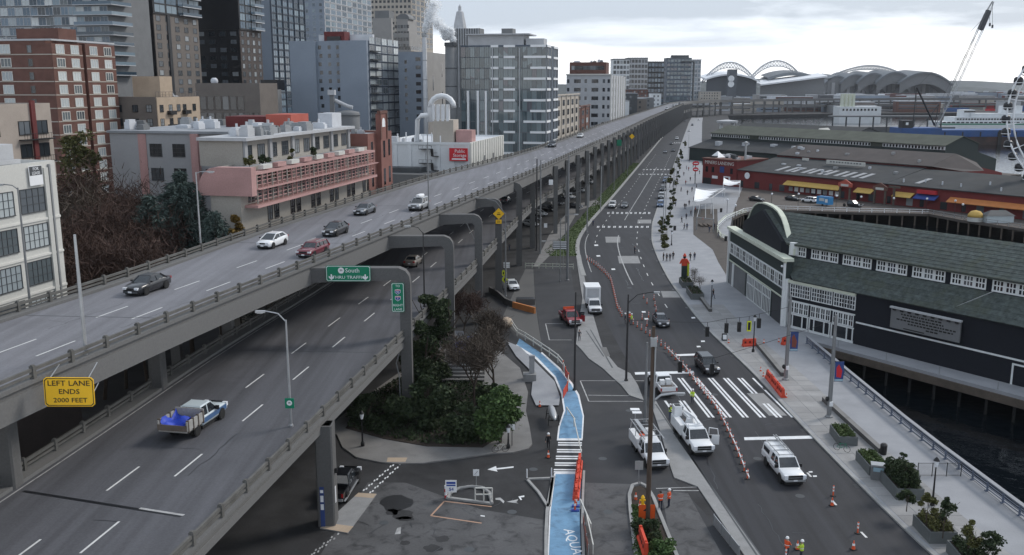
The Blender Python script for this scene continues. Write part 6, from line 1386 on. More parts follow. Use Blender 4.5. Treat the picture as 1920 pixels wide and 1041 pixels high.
for dx in (-4,4): mb=MB();mb.tube([(dx,0,0),(dx,0,11)],1.1,8); part('leg', mb, 'ship_white', t)
mb=MB();mb.lathe([(7,11),(7.4,12.4),(1,13.2)],14); part('roof', mb, 'grey_light', t)
# ============================================================ vehicles
def wheel_meshes(r, w):
 key = ('wheel', r, w)
 if key in _wm: return _wm[key]
 t = MB(); t.lathe([(r*.62,-w/2),(r*.93,-w/2),(r,-w*.32),(r,w*.32),(r*.93,w/2),(r*.62,w/2)], 16); M_ = Matrix.Rotation(PI/2,4,'X'); t.v = [tuple(M_ @ Vector(p)) for p in t.v]
 rm = MB(); rm.lathe([(r*.61,-w*.42),(r*.55,-w*.30),(r*.18,-w*.36),(r*.18,w*.36),(r*.55,w*.30),(r*.61,w*.42)], 12); rm.v = [tuple(M_ @ Vector(p)) for p in rm.v]
 _wm[key] = (t.mesh('tyre','rubber'), rm.mesh('rim','rim')); return _wm[key]
def add_wheel(t, x, y, r, w):
 a, b_ = wheel_meshes(r, w); o = new('wheel', a, t, (x,y,r)); new('rim', b_, o); return o
def body_loft(st, mb=None, mi=0):
 mb = mb or MB(); rings = []
 for x, zb, zt, hw in st:
  h = zt-zb
  rings.append([(x,-hw*.9,zb),(x,hw*.9,zb),(x,hw,zb+h*.18),(x,hw*1.0,zb+h*.62),(x,hw*.965,zt-h*.12),(x,hw*.86,zt),(x,-hw*.86,zt),(x,-hw*.965,zt-h*.12),(x,-hw*1.0,zb+h*.62),(x,-hw,zb+h*.18)])
 mb.ring(rings, mi); return mb
def frustum(x0,x1,hw0,z0,X0,X1,hw1,z1):
 return [(x0,-hw0,z0),(x1,-hw0,z0),(x1,hw0,z0),(x0,hw0,z0),(X0,-hw1,z1),(X1,-hw1,z1),(X1,hw1,z1),(X0,hw1,z1)]
FF = [(3,2,1,0),(4,5,6,7),(0,1,5,4),(1,2,6,5),(2,3,7,6),(3,0,4,7)]
SPEC = {
 'sedan': dict(st=[(-2.38,.42,.82,.72),(-2.25,.30,.98,.84),(-1.5,.24,1.02,.90),(0,.2,.97,.91),(1.0,.2,.95,.91),(1.8,.24,.87,.88),(2.2,.28,.74,.80),(2.35,.38,.60,.66)], cab=(-1.75,1.05,.80,.96,-1.05,.22,.60,1.43), wb=(-1.4,1.42), r=.33, b=(-.4,), lh=.68, th=.85),
 'hatch': dict(st=[(-2.2,.42,.95,.76),(-2.1,.30,1.06,.84),(-1.3,.24,1.06,.88),(0,.2,1.0,.88),(1.0,.2,.96,.88),(1.7,.24,.86,.85),(2.1,.28,.72,.76),(2.23,.38,.58,.62)], cab=(-2.1,1.25,.78,1.0,-1.25,.15,.60,1.5), wb=(-1.33,1.37), r=.32, b=(-.45,), lh=.68, th=.95),
 'wagon': dict(st=[(-2.3,.42,.92,.80),(-2.2,.30,.96,.84),(-1.3,.24,.98,.86),(0,.2,.96,.86),(1.0,.2,.93,.86),(1.9,.24,.87,.84),(2.2,.28,.80,.80),(2.26,.38,.64,.76)], cab=(-2.22,.95,.78,.95,-1.95,.3,.62,1.42), wb=(-1.3,1.35), r=.31, b=(-1.2,-.3), lh=.66, th=.8),
 'suv': dict(st=[(-2.35,.5,1.05,.82),(-2.25,.38,1.12,.90),(-1.3,.32,1.14,.93),(0,.3,1.1,.93),(1.0,.3,1.08,.93),(1.9,.34,1.02,.91),(2.25,.38,.90,.86),(2.36,.5,.74,.78)], cab=(-2.28,1.2,.84,1.08,-1.95,.35,.68,1.76), wb=(-1.35,1.42), r=.37, b=(-1.15,-.2), lh=.84, th=1.0),
 'pickup': dict(st=[(-.95,.5,1.12,.95),(-.8,.42,1.16,.97),(.4,.40,1.14,.98),(1.2,.40,1.14,.98),(2.3,.44,1.10,.97),(2.75,.48,1.0,.93),(2.9,.58,.80,.86)], cab=(-.92,1.45,.90,1.12,-.75,.62,.74,1.86), wb=(-1.75,1.85), r=.40, b=(-.0,), lh=.9, th=1.0),
}
def vehicle(kind, paint, name, label, loc, head, group=None, roofmat=None, cat='car', scale=1.08, detail=True):
 S = SPEC[kind]; t = thing(name, label, cat, tuple(loc), head, group=group)
 if scale != 1: t.scale = (scale,)*3
 st = S['st']; part('body', body_loft(st), paint, t, True); hw = max(s[3] for s in st)
 x0,x1,h0,z0,X0,X1,h1,z1 = S['cab']
 mb=MB();mb.add(frustum(x0,x1,h0,z0-.08,X0,X1,h1,z1-.03), FF); part('cabin_glass', mb, 'car_glass', t)
 mb=MB();e = .05; mb.add(frustum(X0-e,X1+e,h1+.04,z1-.07,X0+.06,X1-.05,h1-.05,z1+.02), FF); part('roof', mb, roofmat or paint, t)
 for sy in (-1,1):
  mb=MB();mb.bar((x1,sy*h0,z0-.06),(X1,sy*h1,z1-.03),.07,.09); mb.bar((x0,sy*h0,z0-.06),(X0,sy*h1,z1-.03),.10,.13)
  for bx_ in S['b']:
   f = .5; mb.bar((bx_,sy*(h0+.005),z0-.05),(bx_+.05,sy*(h1+.005),z1-.04),.08,.06)
  part('pillars', mb, paint, t, kind='stuff')
 r = S['r']; w = .24
 for x in S['wb']:
  for sy in (-1,1):
   mb=MB();mb.lathe([(r+.07,0),(r+.07,.02)],16); Mx = Matrix.Translation((x,sy*(hw+.001) if sy > 0 else -hw-.021,r+.02)) @ Matrix.Rotation(-PI/2,4,'X'); mb.v = [tuple(Mx @ Vector(p)) for p in mb.v]; part('wheel_arch', mb, 'black_metal', t)
   add_wheel(t, x, sy*(hw-w/2+.05), r, w)
 xf = st[-1][0]; zl = S['lh']; xr = st[0][0]; wf = st[-1][3]
 for sy in (-1,1):
  mb=MB();mb.cbox((xf-.10,sy*(wf-.10),zl),(.22,.34,.17) if kind != 'pickup' else (.24,.36,.3)); part('headlight', mb, 'lamp_glass', t)
  if kind != 'pickup': mb=MB();mb.cbox((xr+.04,sy*(st[0][3]-.06),S['th']),(.14,.26,.2)); part('taillight', mb, 'tail_red', t)
  mb=MB();mb.cbox((x1-.35,sy*(hw+.07),z0+.08),(.12,.2,.14) if kind != 'pickup' else (.14,.28,.3)); part('mirror', mb, 'black_metal', t)
 mb=MB();mb.cbox((xf+.0,0,zl-.02),(.06,wf*1.0,.15) if kind != 'pickup' else (.1,wf*1.45,.34)); part('grille', mb, 'black_metal', t)
 if kind == 'pickup': mb=MB();mb.cbox((xf+.04,0,zl-.02),(.05,wf*1.4,.06)); part('grille_bar', mb, 'rim', t)
 mb=MB();mb.box(st[0][0]+.25,-hw*.8,.12,xf-.3,hw*.8,st[3][1]+.06); part('underbody', mb, 'rubber', t)
 mb=MB();mb.cbox((xf-.02,0,zl-.3),(.14,wf*2.0,.16)); part('bumper', mb, 'grey_dark' if kind != 'pickup' else 'galv', t)
 mb=MB();mb.cbox((xf+.06,0,zl-.27),(.02,.34,.13)); part('licence_plate', mb, 'sign_white', t)
 if kind != 'pickup': mb=MB();mb.cbox((xr-.01,0,S['th']-.22),(.03,.34,.14)); part('licence_plate', mb, 'sign_white', t)
 return t
def tang(fx, y, away=False):
 d = Vector((fx(y+3)-fx(y-3), 6, 0)); 
 if not away: d = -d
 return math.atan2(d.y, d.x)
def on(u, v, z, fx, away=False): p = W(u, v, z); return p, tang(fx, p.y, away)
def bed(t, x0, x1, hw, z0, z1, mat, inner='black_metal'):
 mb=MB();mb.box(x0,-hw,z0,x1,hw,z0+.1); part('bed_floor', mb, inner, t)
 for b_ in ((x0,-hw,z0+.1,x1,-hw+.1,z1),(x0,hw-.1,z0+.1,x1,hw,z1),(x0,-hw+.1,z0+.1,x0+.08,hw-.1,z1),(x1-.08,-hw+.1,z0+.1,x1,hw-.1,z1+.02)): mb=MB();mb.box(*b_); part('bed_side', mb, mat, t)
 for sy in (-1,1): mb=MB();mb.cbox((x0-.01,sy*(hw-.1),z0+.3),(.05,.16,.32)); part('taillight', mb, 'tail_red', t)
 mb=MB();mb.cbox((x0-.08,0,z0-.05),(.14,hw*1.9,.18)); part('rear_bumper', mb, 'galv', t)
zU = ZU+.006; zL_ = ZL+.006
p, h = on(277,546,zU,UR); vehicle('sedan','car_black','sedan','black sedan alone in the near lanes of the upper deck',p,h)
p, h = on(511,462,zU,UR); vehicle('hatch','car_white','hatchback','white hatchback on the upper deck',p,h)
p, h = on(587,478,zU,UR); t = vehicle('wagon','car_wine','station_wagon','dark red boxy station wagon with a grey roof rack on the upper deck',p,h,roofmat='car_wine')
for sy in (-.5,.5): mb=MB();mb.box(-1.8,sy-.03,1.45,.2,sy+.03,1.55); part('roof_rail', mb, 'galv', t)
p, h = on(629,440,zU,UR); t = vehicle('hatch','car_black','hatchback','black hatchback following the white one on the upper deck',p,h)
p, h = on(684,401,zU,UR); vehicle('sedan','car_grey','coupe','grey coupe in the left lane of the upper deck',p,h)
p, h = on(786,393,zU,UR); t = vehicle('suv','car_silver','sport_utility','silver sport utility with a white roof box on the upper deck',p,h)
mb=MB();rings = [[(x,-.42*k,1.80),(x,.42*k,1.80),(x,.42*k,2.05),(x,.3*k,2.14),(x,-.3*k,2.14),(x,-.42*k,2.05)] for x,k in ((-1.5,.7),(-1.2,1),(.2,1),(.5,.6))]; mb.ring(rings); part('roof_box', mb, 'white_paint', t)
p, h = on(1035,276,zU,UR); vehicle('suv','car_grey','sport_utility','small dark car far along the upper deck before the bend',p,h)
p, h = on(1088,258,zU,UR); vehicle('sedan','car_white','sedan','small white car far along the upper deck',p,h)
for i, (u, v, c) in enumerate(((1250,206,'car_white'),(1262,200,'car_silver'),(1268,198,'car_white'),(1274,196,'car_grey'))):
 p, h = on(u,v,zU,UR); t = vehicle('suv',c,'distant_car',['white van at the far bend of the upper deck','silver car at the far bend of the upper deck','white car near the vanishing end of the upper deck','grey car at the vanishing end of the upper deck'][i],p,h,group='cars at the far end of the upper deck',scale=1.3 if i == 0 else 1.08)
p, h = on(775,497,zL_,LR,True); vehicle('sedan','car_bronze','sedan','beige sedan driving away on the lower deck',p,h)
p, h = on(948,380,zL_,LR,True); vehicle('sedan','car_grey','sedan','dim grey sedan far along the lower deck',p,h)
p, h = on(371,800,zL_,LR,True); h -= .04
t = vehicle('pickup','car_pale','dump_truck','old pale blue pickup with a stake dump bed and blue tarp on the lower deck',p,h,cat='truck')
mb=MB();mb.box(-3.0,-.95,.62,-.98,.95,.78); part('bed_frame', mb, 'rubber', t)
mb=MB();mb.box(-3.35,-1.1,.80,-1.0,1.1,.92); part('bed_floor', mb, 'truck_bed', t)
for sy in (-1,1):
 mb=MB();mb.box(-3.35,sy*1.1-.06,.93,-1.0,sy*1.1+.06,1.62); part('bed_side', mb, 'truck_bed', t)
 for k in range(4): mb=MB();x = -3.2+.68*k; mb.box(x-.05,sy*1.1-.1,.8,x+.05,sy*1.1+.1,1.7); part('stake', mb, 'timber', t)
mb=MB();mb.box(-1.0,-1.12,.93,-.93,1.12,1.8); part('bed_headboard', mb, 'truck_bed', t); mb=MB();mb.box(-3.42,-1.12,.93,-3.36,1.12,1.35); part('tailgate', mb, 'truck_plate', t)
n = 16; mb=MB();vs = []
rt = random.Random(12)
for a in range(n+1):
 for b_ in range(n+1): vs.append((-3.2+2.1*a/n, -1.0+2.0*b_/n, 1.22+.25*math.sin(a*.45)*math.cos(b_*.38)+.05*math.sin(a*1.7+b_*1.1)+rt.uniform(-.02,.02)+(.3 if b_ in (0,n) else 0)))
mb.add(vs,[(a*(n+1)+b_,(a+1)*(n+1)+b_,(a+1)*(n+1)+b_+1,a*(n+1)+b_+1) for a in range(n) for b_ in range(n)]); part('tarp', mb, 'tarp_blue', t, True)
for sy in (-1,1): add_wheel(t, -1.75, sy*.62, .40, .24)
mb=MB();mb.box(-.9,-.993,.62,2.6,-.985,1.0); part('door_stripe', mb, 'car_blue', t)
p = W(1069,605); t = vehicle('pickup','car_red','red_pickup','red pickup with its door open and orange gear on the rack in the bays',p,math.radians(-78),cat='truck'); bed(t,-2.9,-1.0,.96,.62,1.15,'car_red')
mb=MB();mb.bar((.8,.98,.8),(1.2,1.85,.8),.07,.9); part('open_door', mb, 'car_red', t); mb=MB();mb.bar((.8,1.0,1.5),(1.1,1.8,1.5),.05,.5); part('door_glass', mb, 'car_glass', t)
for k in range(4): mb=MB();mb.cbox((-1.4-.3*k,.3-.25*(k%2),1.45),(.4,.9,.5)); part('cargo', mb, 'cone_orange' if k % 2 else 'rust_red', t)
mb=MB();mb.box(-.95,-.8,1.9,-.85,.8,2.15); part('light_bar', mb, 'cone_orange', t)
p, h = on(1113,583,.004,SL); t = vehicle('pickup','car_white','box_truck','white box truck parked against the kerb',p,h,cat='truck')
mb=MB();mb.box(-4.6,-1.15,.95,-1.05,1.15,3.35); part('cargo_box', mb, 'white_metal', t); mb=MB();mb.box(-1.045,-.9,1.9,-1.0,.9,3.2); part('box_front_panel', mb, 'grey_light', t); mb=MB();mb.box(-4.6,-.5,.5,-1.0,.5,.94); part('chassis', mb, 'black_metal', t)
mb=MB();mb.box(-4.62,-1.17,3.36,-1.03,1.17,3.42); part('box_roof', mb, 'white_paint', t)
for sy in (-1,1): add_wheel(t, -3.4, sy*.8, .42, .28)
p, h = on(1239,608,.004,SR); vehicle('sedan','car_navy','sedan','dark sedan passing the cone line on the street',p,h)
p, h = on(1325,694,.004,SR); vehicle('suv','car_black','sport_utility','black sport utility stopped before the striped crosswalk',p,h+.05)
p = W(1240,730); t = vehicle('pickup','car_white','service_pickup','white pickup seen from behind with a cluttered bed',p,math.radians(97),cat='truck'); bed(t,-2.9,-1.0,.96,.62,1.2,'car_white','rust_red')
for x, y_, s_, m_ in ((-1.4,-.3,(.5,.5,.9),'white_paint'),(-1.4,.35,(.5,.5,.8),'white_paint'),(-2.2,0,(.9,1.2,.3),'timber'),(-2.6,.2,(.3,1.0,.25),'truck_plate')): mb=MB();mb.cbox((x,y_,.72+s_[2]/2+.05),s_); part('cargo', mb, m_, t)
p = W(1302,835); hb = math.radians(-84)
t = vehicle('pickup','car_white','bucket_truck','white bucket truck with folded boom and open driver door on the crosswalk',p,hb,cat='truck',scale=1.12)
for sy in (-1,1):
 mb=MB();mb.box(-4.3,sy*.75-.3,.6,-1.05,sy*.75+.3,1.55); part('tool_locker', mb, 'white_metal', t)
 for k in range(4): mb=MB();mb.box(-4.2+.8*k,sy*1.06-.01,.75,-3.5+.8*k,sy*1.06+.01,1.45); part('locker_door', mb, 'white_paint', t)
 add_wheel(t, -3.2, sy*.86, .42, .3)
mb=MB();mb.box(-4.3,-.44,.8,-1.05,.44,.95); part('service_deck', mb, 'truck_plate', t)
mb=MB();mb.lathe([(.45,.95),(.4,1.6),(.3,2.0)],10,0,(-1.7,0,0)); part('turret', mb, 'white_metal', t)
mb=MB();mb.bar((-1.7,0,2.0),(-4.2,.05,1.75),.24,.26); mb.bar((-4.2,.15,1.95),(-1.0,.3,2.25),.18,.2); part('boom', mb, 'white_metal', t)
mb=MB();mb.bar((-1.0,.3,2.25),(.2,.3,2.15),.16,.18); part('boom_tip', mb, 'white_paint', t)
mb=MB();mb.box(-4.3,-.95,1.56,-3.5,-.2,2.5); part('bucket', mb, 'white_paint', t); mb=MB();mb.box(-4.2,-.85,2.505,-3.6,-.3,2.52); part('bucket_liner', mb, 'black_metal', t)
mb=MB();mb.bar((.85,.99,.85),(1.0,1.95,.85),.08,.9); part('open_door', mb, 'car_white', t)
for a, b_ in (((.62,1.1,1.3),(.5,1.15,1.85)),((.85,1.9,1.3),(.78,1.85,1.8)),((.5,1.15,1.85),(.78,1.85,1.8))): mb=MB();mb.bar(a,b_,.06,.06); part('door_frame', mb, 'car_white', t)
mb=MB();mb.box(-.2,-.6,1.88,.1,.6,2.0); part('beacon_bar', mb, 'white_paint', t)
p = W(1219,860); t = vehicle('pickup','car_white','ladder_truck','white utility truck with a ladder rack parked on the frontage road',p,math.radians(-83),cat='truck')
for sy in (-1,1):
 mb=MB();mb.box(-3.9,sy*.78-.26,.6,-1.05,sy*.78+.26,1.5); part('tool_locker', mb, 'white_metal', t)
 for k in range(3): mb=MB();mb.bar((-3.7+1.8*k,sy*.95,1.5),(-3.7+1.8*k,sy*.85,2.35),.06,.06); part('rack_post', mb, 'galv', t)
 mb=MB();mb.bar((-4.0,sy*.88,2.38),(1.2,sy*.88,2.38),.07,.07); part('rack_rail', mb, 'galv', t); add_wheel(t, -2.9, sy*.84, .40, .26)
mb=MB();mb.box(-3.9,-.5,.75,-1.05,.5,.9); part('service_deck', mb, 'truck_plate', t)
for k in range(4): mb=MB();mb.bar((-3.7+1.4*k,-.9,2.42),(-3.7+1.4*k,.9,2.42),.06,.05); part('rack_bar', mb, 'galv', t)
for k, (x, y_) in enumerate(((-1.5,.2),(-2.2,-.2),(-3.1,.15),(-2.6,.3))): mb=MB();mb.cbox((x,y_,1.2),(.5,.45,.55)); part('cargo', mb, ('truck_bed','cone_orange','rust_red','grey_mid')[k], t)
mb=MB();mb.bar((-3.6,-.5,2.48),(.4,-.45,2.48),.35,.06); part('ladder', mb, 'galv', t)
p, h = on(1468,888,.004,SR); t = vehicle('pickup','car_white','canopy_pickup','white pickup with a canopy and roof ladders driving towards the camera',p,h+.02,cat='truck'); bed(t,-2.95,-1.0,.97,.55,1.15,'car_white')
mb=MB();mb.add(frustum(-2.95,-.9,.92,1.16,-2.85,-.85,.82,1.86),FF); part('canopy', mb, 'car_white', t); mb=MB();mb.box(-2.6,-.915,1.3,-1.2,.915,1.68); part('canopy_window', mb, 'car_glass', t)
for sy in (-.62,.62): mb=MB();mb.box(-3.0,sy-.03,1.95,.6,sy+.03,2.02); part('rack_rail', mb, 'galv', t)
for k in range(4): mb=MB();mb.box(-2.8+1.05*k,-.7,1.92,-2.74+1.05*k,.7,1.97); part('rack_bar', mb, 'galv', t)
ld = new('ladder', None, t)
for y_ in (.38,.62): mb=MB();mb.bar((-3.9,y_,2.08),(-.6,y_-.1,2.12),.05,.09); part('stile', mb, 'galv', ld)
for k in range(9): mb=MB();mb.bar((-3.7+.36*k,.38-.01*k,2.09),(-3.7+.36*k,.62-.01*k,2.09),.04,.04); part('rung', mb, 'galv', ld)
mb=MB();mb.box(-.93,-.8,1.0,-.9,.8,1.7); part('cab_rear_glass', mb, 'car_glass', t)
for sy in (-1,1): mb=MB();mb.box(-.6,sy*.99-.006,.75,.5,sy*.99+.006,.78); part('door_line', mb, 'grey_dark', t)
a, b_ = W(622,953), W(660,893); h = math.atan2(b_.y-a.y,b_.x-a.x); t = vehicle('pickup','car_black','old_pickup','black vintage pickup parked in the shade behind the near pillar',(a+b_)/2,h,cat='truck'); bed(t,-2.8,-1.0,.9,.62,1.1,'car_black')
mb=MB();mb.box(-2.8,.93,.45,1.4,1.05,.52); part('running_board', mb, 'galv', t); mb=MB();mb.box(-2.8,-1.05,.45,1.4,-.93,.52); part('running_board', mb, 'galv', t)
p = W(960,541); vehicle('sedan','car_white','sedan','white sedan nose out in the loading bay under the deck',p,math.radians(-78))
parked = [(994,424,'car_silver','silver car parked under the viaduct behind the third column'),(1012,404,'car_white','white car parked under the viaduct'),(1028,396,'car_black','black car parked under the viaduct behind white one'),(1044,384,'car_grey','grey car parked deep under the viaduct'),(1066,372,'car_white','white car parked between far viaduct columns'),(1078,390,'car_navy','navy car parked at the viaduct edge'),(1088,360,'car_silver','silver car beside the far viaduct columns'),(1104,345,'car_white','tiny white car parked far under the viaduct'),(1000,412,'car_black','black car parked beside the silver one under the deck')]
for u, v, c, lab in parked:
 p = W(u,v); vehicle('suv' if v % 2 else 'sedan', c, 'parked_car', lab, p, tang(SL,p.y)+.9, group='cars parked under the viaduct')
street = [(1148,389,'suv','car_white','white sport utility waiting at the far crosswalk'),(1171,389,'sedan','car_grey','grey sedan waiting beside the white one at the far crosswalk'),(1269,262,'suv','car_white','white van far down the street'),(1259,271,'sedan','car_black','black car far down the street behind the van'),(1247,287,'sedan','car_grey','dark car pulling over far down the street'),(1262,284,'sedan','car_black','second dark car abreast far down the street'),(1292,247,'sedan','car_white','white car near the far street end'),(1298,236,'suv','car_grey','grey car near the far street end'),(1310,226,'sedan','car_white','small white car where the street bends away'),(1284,228,'sedan','car_navy','navy car close to the bend of the street')]
for u, v, k, c, lab in street: p, h = on(u,v,.004,SR); vehicle(k,c,'distant_car',lab,p,h,group='cars down the street')
for i, (u, v, c) in enumerate(((1238,388,'car_blue'),(1240,372,'car_silver'),(1243,358,'car_navy'),(1248,342,'car_blue'))): p, h = on(u,v,.004,SR); vehicle('suv',c,'kerbside_car',['blue sport utility parked by the right kerb','silver sport utility parked by the right kerb','navy sport utility parked by the right kerb','second blue car parked further along the right kerb'][i],p,h,group='cars along the right kerb')
p = W(1418,377,.1); vehicle('sedan','car_black','sedan','black sedan parked on the timber pier',p,RZP)
p = W(1517,380,.1); vehicle('suv','car_white','sport_utility','white sport utility left of the blue trailer on the pier',p,RZP+PI)
p = W(1486,376,.1); vehicle('sedan','car_black','sedan','dark car half hidden beside the white one on the pier',p,RZP)
p = W(1597,388,.1); vehicle('pickup','car_black','pickup','black pickup parked right of the blue trailer on the pier',p,RZP,cat='truck')
p = W(1546,386,.1); t = thing('blue_trailer','bright blue food trailer parked on the timber pier','trailer',tuple(p),RZP)
mb=MB();mb.box(-2.2,-1.1,.5,2.2,1.1,2.9); part('body', mb, 'trailer_blue', t); mb=MB();mb.box(-1.2,-1.16,1.5,.6,-1.105,2.4); part('hatch', mb, 'car_pale', t); mb=MB();mb.box(.9,-1.15,1.2,1.8,-1.105,2.2); part('poster', mb, 'sign_white', t); mb=MB();mb.bar((-2.2,0,.6),(-3.3,0,.5),.12,.12); part('drawbar', mb, 'black_metal', t)
for sy in (-1,1): add_wheel(t, 0, sy*1.05, .33, .2)
# ============================================================ poles, lamps and signals
def pole(name, label, base, vtop, r, mat, arm=None, head='galv', cat='pole', lean=None, arm_z=None):
 u, v, z = base; p = W(u, v, z); zt = ZT(vtop, p.y) - z; t = thing(name, label, cat, tuple(p))
 mb=MB();mb.tube([(0,0,0),(0,0,zt*.5),((lean or 0),0,zt)], [r*1.15,r,r*.7], 8); part('shaft', mb, mat, t)
 mb=MB();mb.lathe([(r*1.9,0),(r*1.9,.12),(r*1.3,.25)],8); part('base', mb, mat, t)
 if arm:
  ua, va = arm; x = XT(ua, va, p.y) - p.x; za = ZT(va, p.y) - z; z0 = (arm_z if arm_z is not None else zt) if arm_z is None else ZT(arm_z, p.y)-z
  mb=MB();mb.tube([(0,0,z0-.15),(x*.35,0,z0+(za-z0)*.75),(x*.85,0,za),(x,0,za)], r*.5, 6); part('arm', mb, mat if mat != 'wood_pole' else 'galv', t)
  s_ = 1 if x > 0 else -1; mb=MB();mb.cbox((x+s_*.25,0,za-.02),(.75,.3,.16)); part('lamp_head', mb, head, t); mb=MB();mb.cbox((x+s_*.28,0,za-.12),(.45,.2,.05)); part('lens', mb, 'lamp_glass', t)
 return t
pole('deck_pole','plain pale light pole on the near edge of the upper deck',(162,672,ZU),440,.13,'galv')
pole('deck_lamp','slim lamp post on the far rail of the upper deck by the loft end',(377,468,ZU),323,.10,'galv',(391,322))
pole('street_lamp','tall lamp post with a short arm beside the white industrial building',(57,575,ZU-.5),352,.10,'steel_pole',(4,346))
t5 = pole('deck_lamp','lamp post with a long left arm on the lower deck rail',(546,800,ZL),600,.10,'galv',(494,584))
y5 = W(546,800,ZL); s = new('route_sign', None, t5, (0,-.16,ZT(755,y5.y)-ZL)); mb=MB();mb.box(-.36,-.03,-.42,.36,.03,.42); part('panel', mb, 'sign_green', s); mb=MB();mb.lathe([(.22,0),(.22,.01)],12); new('shield', mb.mesh('shield','sign_white'), s, loc=(0,-.04,.03), rot=(PI/2,0,0)); text('99', .2, 'ink', s, (0,-.06,.04))
pole('deck_lamp','dark lamp post with an arched arm on the lower deck rail behind the green sign',(796,575,ZL),436,.09,'dark_pole',(768,424))
pole('deck_pole','slim pole on the upper deck rail by the silver car',(804,402,ZU),252,.09,'steel_pole')
pole('street_lamp','lamp post whose long arm curves up over the second outrigger',(893,594,0),452,.12,'steel_pole',(836,400))
pole('street_lamp','lamp post whose arm curves up beside the amber diamond',(948,556,0),400,.12,'steel_pole',(896,370))
for i, (u, v, vt, r, m_, lab) in enumerate(((1006,470,298,.17,'dark_pole','left of a pair of tall dark poles by the viaduct columns'),(1013,476,300,.17,'steel_pole','right of a pair of tall poles by the viaduct columns'),(1064,526,292,.19,'steel_pole','tall grey pole rising past the viaduct columns'),(1101,436,350,.13,'steel_pole','grey pole at the grassy corner'),(1088,392,300,.13,'steel_pole','grey pole beside the parked cars'),(1104,388,290,.12,'galv','pale pole carrying wires beside the parked cars'),(1126,396,312,.12,'galv','pale pole on the verge near the far crosswalk'),(1060,470,330,.11,'steel_pole','thin pole near the grassy corner'),(1151,356,292,.12,'steel_pole','grey pole on the verge further on'),(1176,330,270,.12,'steel_pole','grey pole far along the verge'),(1198,300,250,.12,'steel_pole','small grey pole far along the viaduct'),(1077,732,548,.12,'dark_pole','slim dark pole beside the white bay lines'),(1209,792,642,.15,'steel_pole','grey steel pole standing just behind the wooden pole'))):
 pole('utility_pole', lab, (u,v,0), vt, r, m_)
for (u,v,vt,ua,va,lab) in ((1050,528,410,1078,402,'lamp post with a right arm above the frontage road'),(1100,440,345,1072,362,'lamp post with a left arm above the grassy corner'),(1062,526,440,1022,452,'lamp post with a left arm by the far fence')):
 pole('street_lamp', lab, (u,v,0), vt, .09, 'steel_pole', (ua,va))
pole('street_lamp','black lamp post with a pale right arm beside the frontage corner',(1174,714,.1),552,.13,'dark_pole',(1228,548),arm_z=566)
t = pole('wooden_pole','tall brown wooden utility pole with a lamp arm in front of the ladder truck',(1214,985,0),612,.19,'wood_pole',(1270,738),arm_z=752)
mb=MB();mb.cbox((0,-.25,ZT(640,W(1214,985).y)),(.5,.3,.7)); part('transformer', mb, 'galv', t); mb=MB();mb.cbox((.18,-.1,ZT(700,W(1214,985).y)),(.12,.1,6)); part('conduit', mb, 'galv', t)
def steel_mast(lab, base, vt, banner, m1, sgn):
 t = pole('signal_mast', lab, base, vt, .23, 'steel_pole'); p = W(*base); z0 = ZT(banner[1],p.y)-base[2]; z1 = ZT(banner[0],p.y)-base[2]
 mb=MB();mb.box(.3,-.03,z0,1.25,.03,z1); part('banner', mb, m1, t); mb=MB();mb.box(.32,-.04,z0+.03,1.23,-.031,z0+.25); part('banner_foot', mb, 'car_sky', t)
 mb=MB();mb.add([(.5,-.04,z0+.5),(1.0,-.04,z0+.4),(1.1,-.04,z0+1.2),(.7,-.04,z1-.3),(.45,-.04,z1-.7)],[(0,1,2,3,4)]); part('banner_motif', mb, sgn, t)
 for z in (z0,z1): mb=MB();mb.bar((.1,0,z),(1.25,0,z),.05,.05); part('banner_arm', mb, 'black_metal', t)
 mb=MB();mb.sph((-.35,-.1,z0-2.0),(.22,.22,.3),8,6); part('bell', mb, 'black_metal', t); mb=MB();mb.cbox((.05,-.28,1.6),(.35,.2,.5)); part('push_button', mb, 'sign_white', t); return t
m18 = steel_mast('grey steel signal mast with a red blue banner near the dark hall',(1473,712,.16),553,(622,658),'banner_blue','rust_red')
m19 = steel_mast('grey steel signal mast with a blue banner on the wide promenade',(1554,782,.16),590,(678,715),'banner_blue','sign_red')
def signal(lab, u, v, Y, yellow=False, face=1, grp='signal heads on the span wires'):
 c = Vector((XT(u,v,Y),Y,ZT(v,Y))); t = thing('traffic_signal', lab, 'traffic signal', tuple(c), group=grp)
 mb=MB();mb.box(-.22,-.17,-.62,.22,.17,.62); part('housing', mb, 'black_metal', t)
 for k in range(3):
  mb=MB();mb.lathe([(.14,0),(.16,.16),(.13,.16)],10); new('visor', mb.mesh('visor','black_metal'), t, loc=(0,.17,-.38+.38*k), rot=(-PI/2,0,0))
 if yellow: mb=MB();mb.box(-.27,-.19,-.67,.27,-.171,.67); part('backplate', mb, 'sign_lime', t); mb=MB();mb.box(-.16,-.2,-.5,.16,-.191,.5); part('panel', mb, 'black_metal', t)
 mb=MB();mb.tube([(0,0,.62),(0,0,1.2)],.03,4); part('hanger', mb, 'black_metal', t); return c
heads = [(1326,622),(1362,615),(1386,613),(1404,611),(1423,606)]
wl_ = [signal(['leftmost black signal head on the far span wire above the kerb','black signal head second along the far span wire','dark signal head third along the far span wire','yellow rimmed signal head on the far span wire','black signal head nearest the lamp post on the far span wire'][i],u,v,113,i == 3) for i,(u,v) in enumerate(heads)]
w2_ = [signal('black signal head above the cone line beside the stop line',1275,688,98.5), signal('black signal head hanging in front of the black sport utility',1335,692,98.5)]
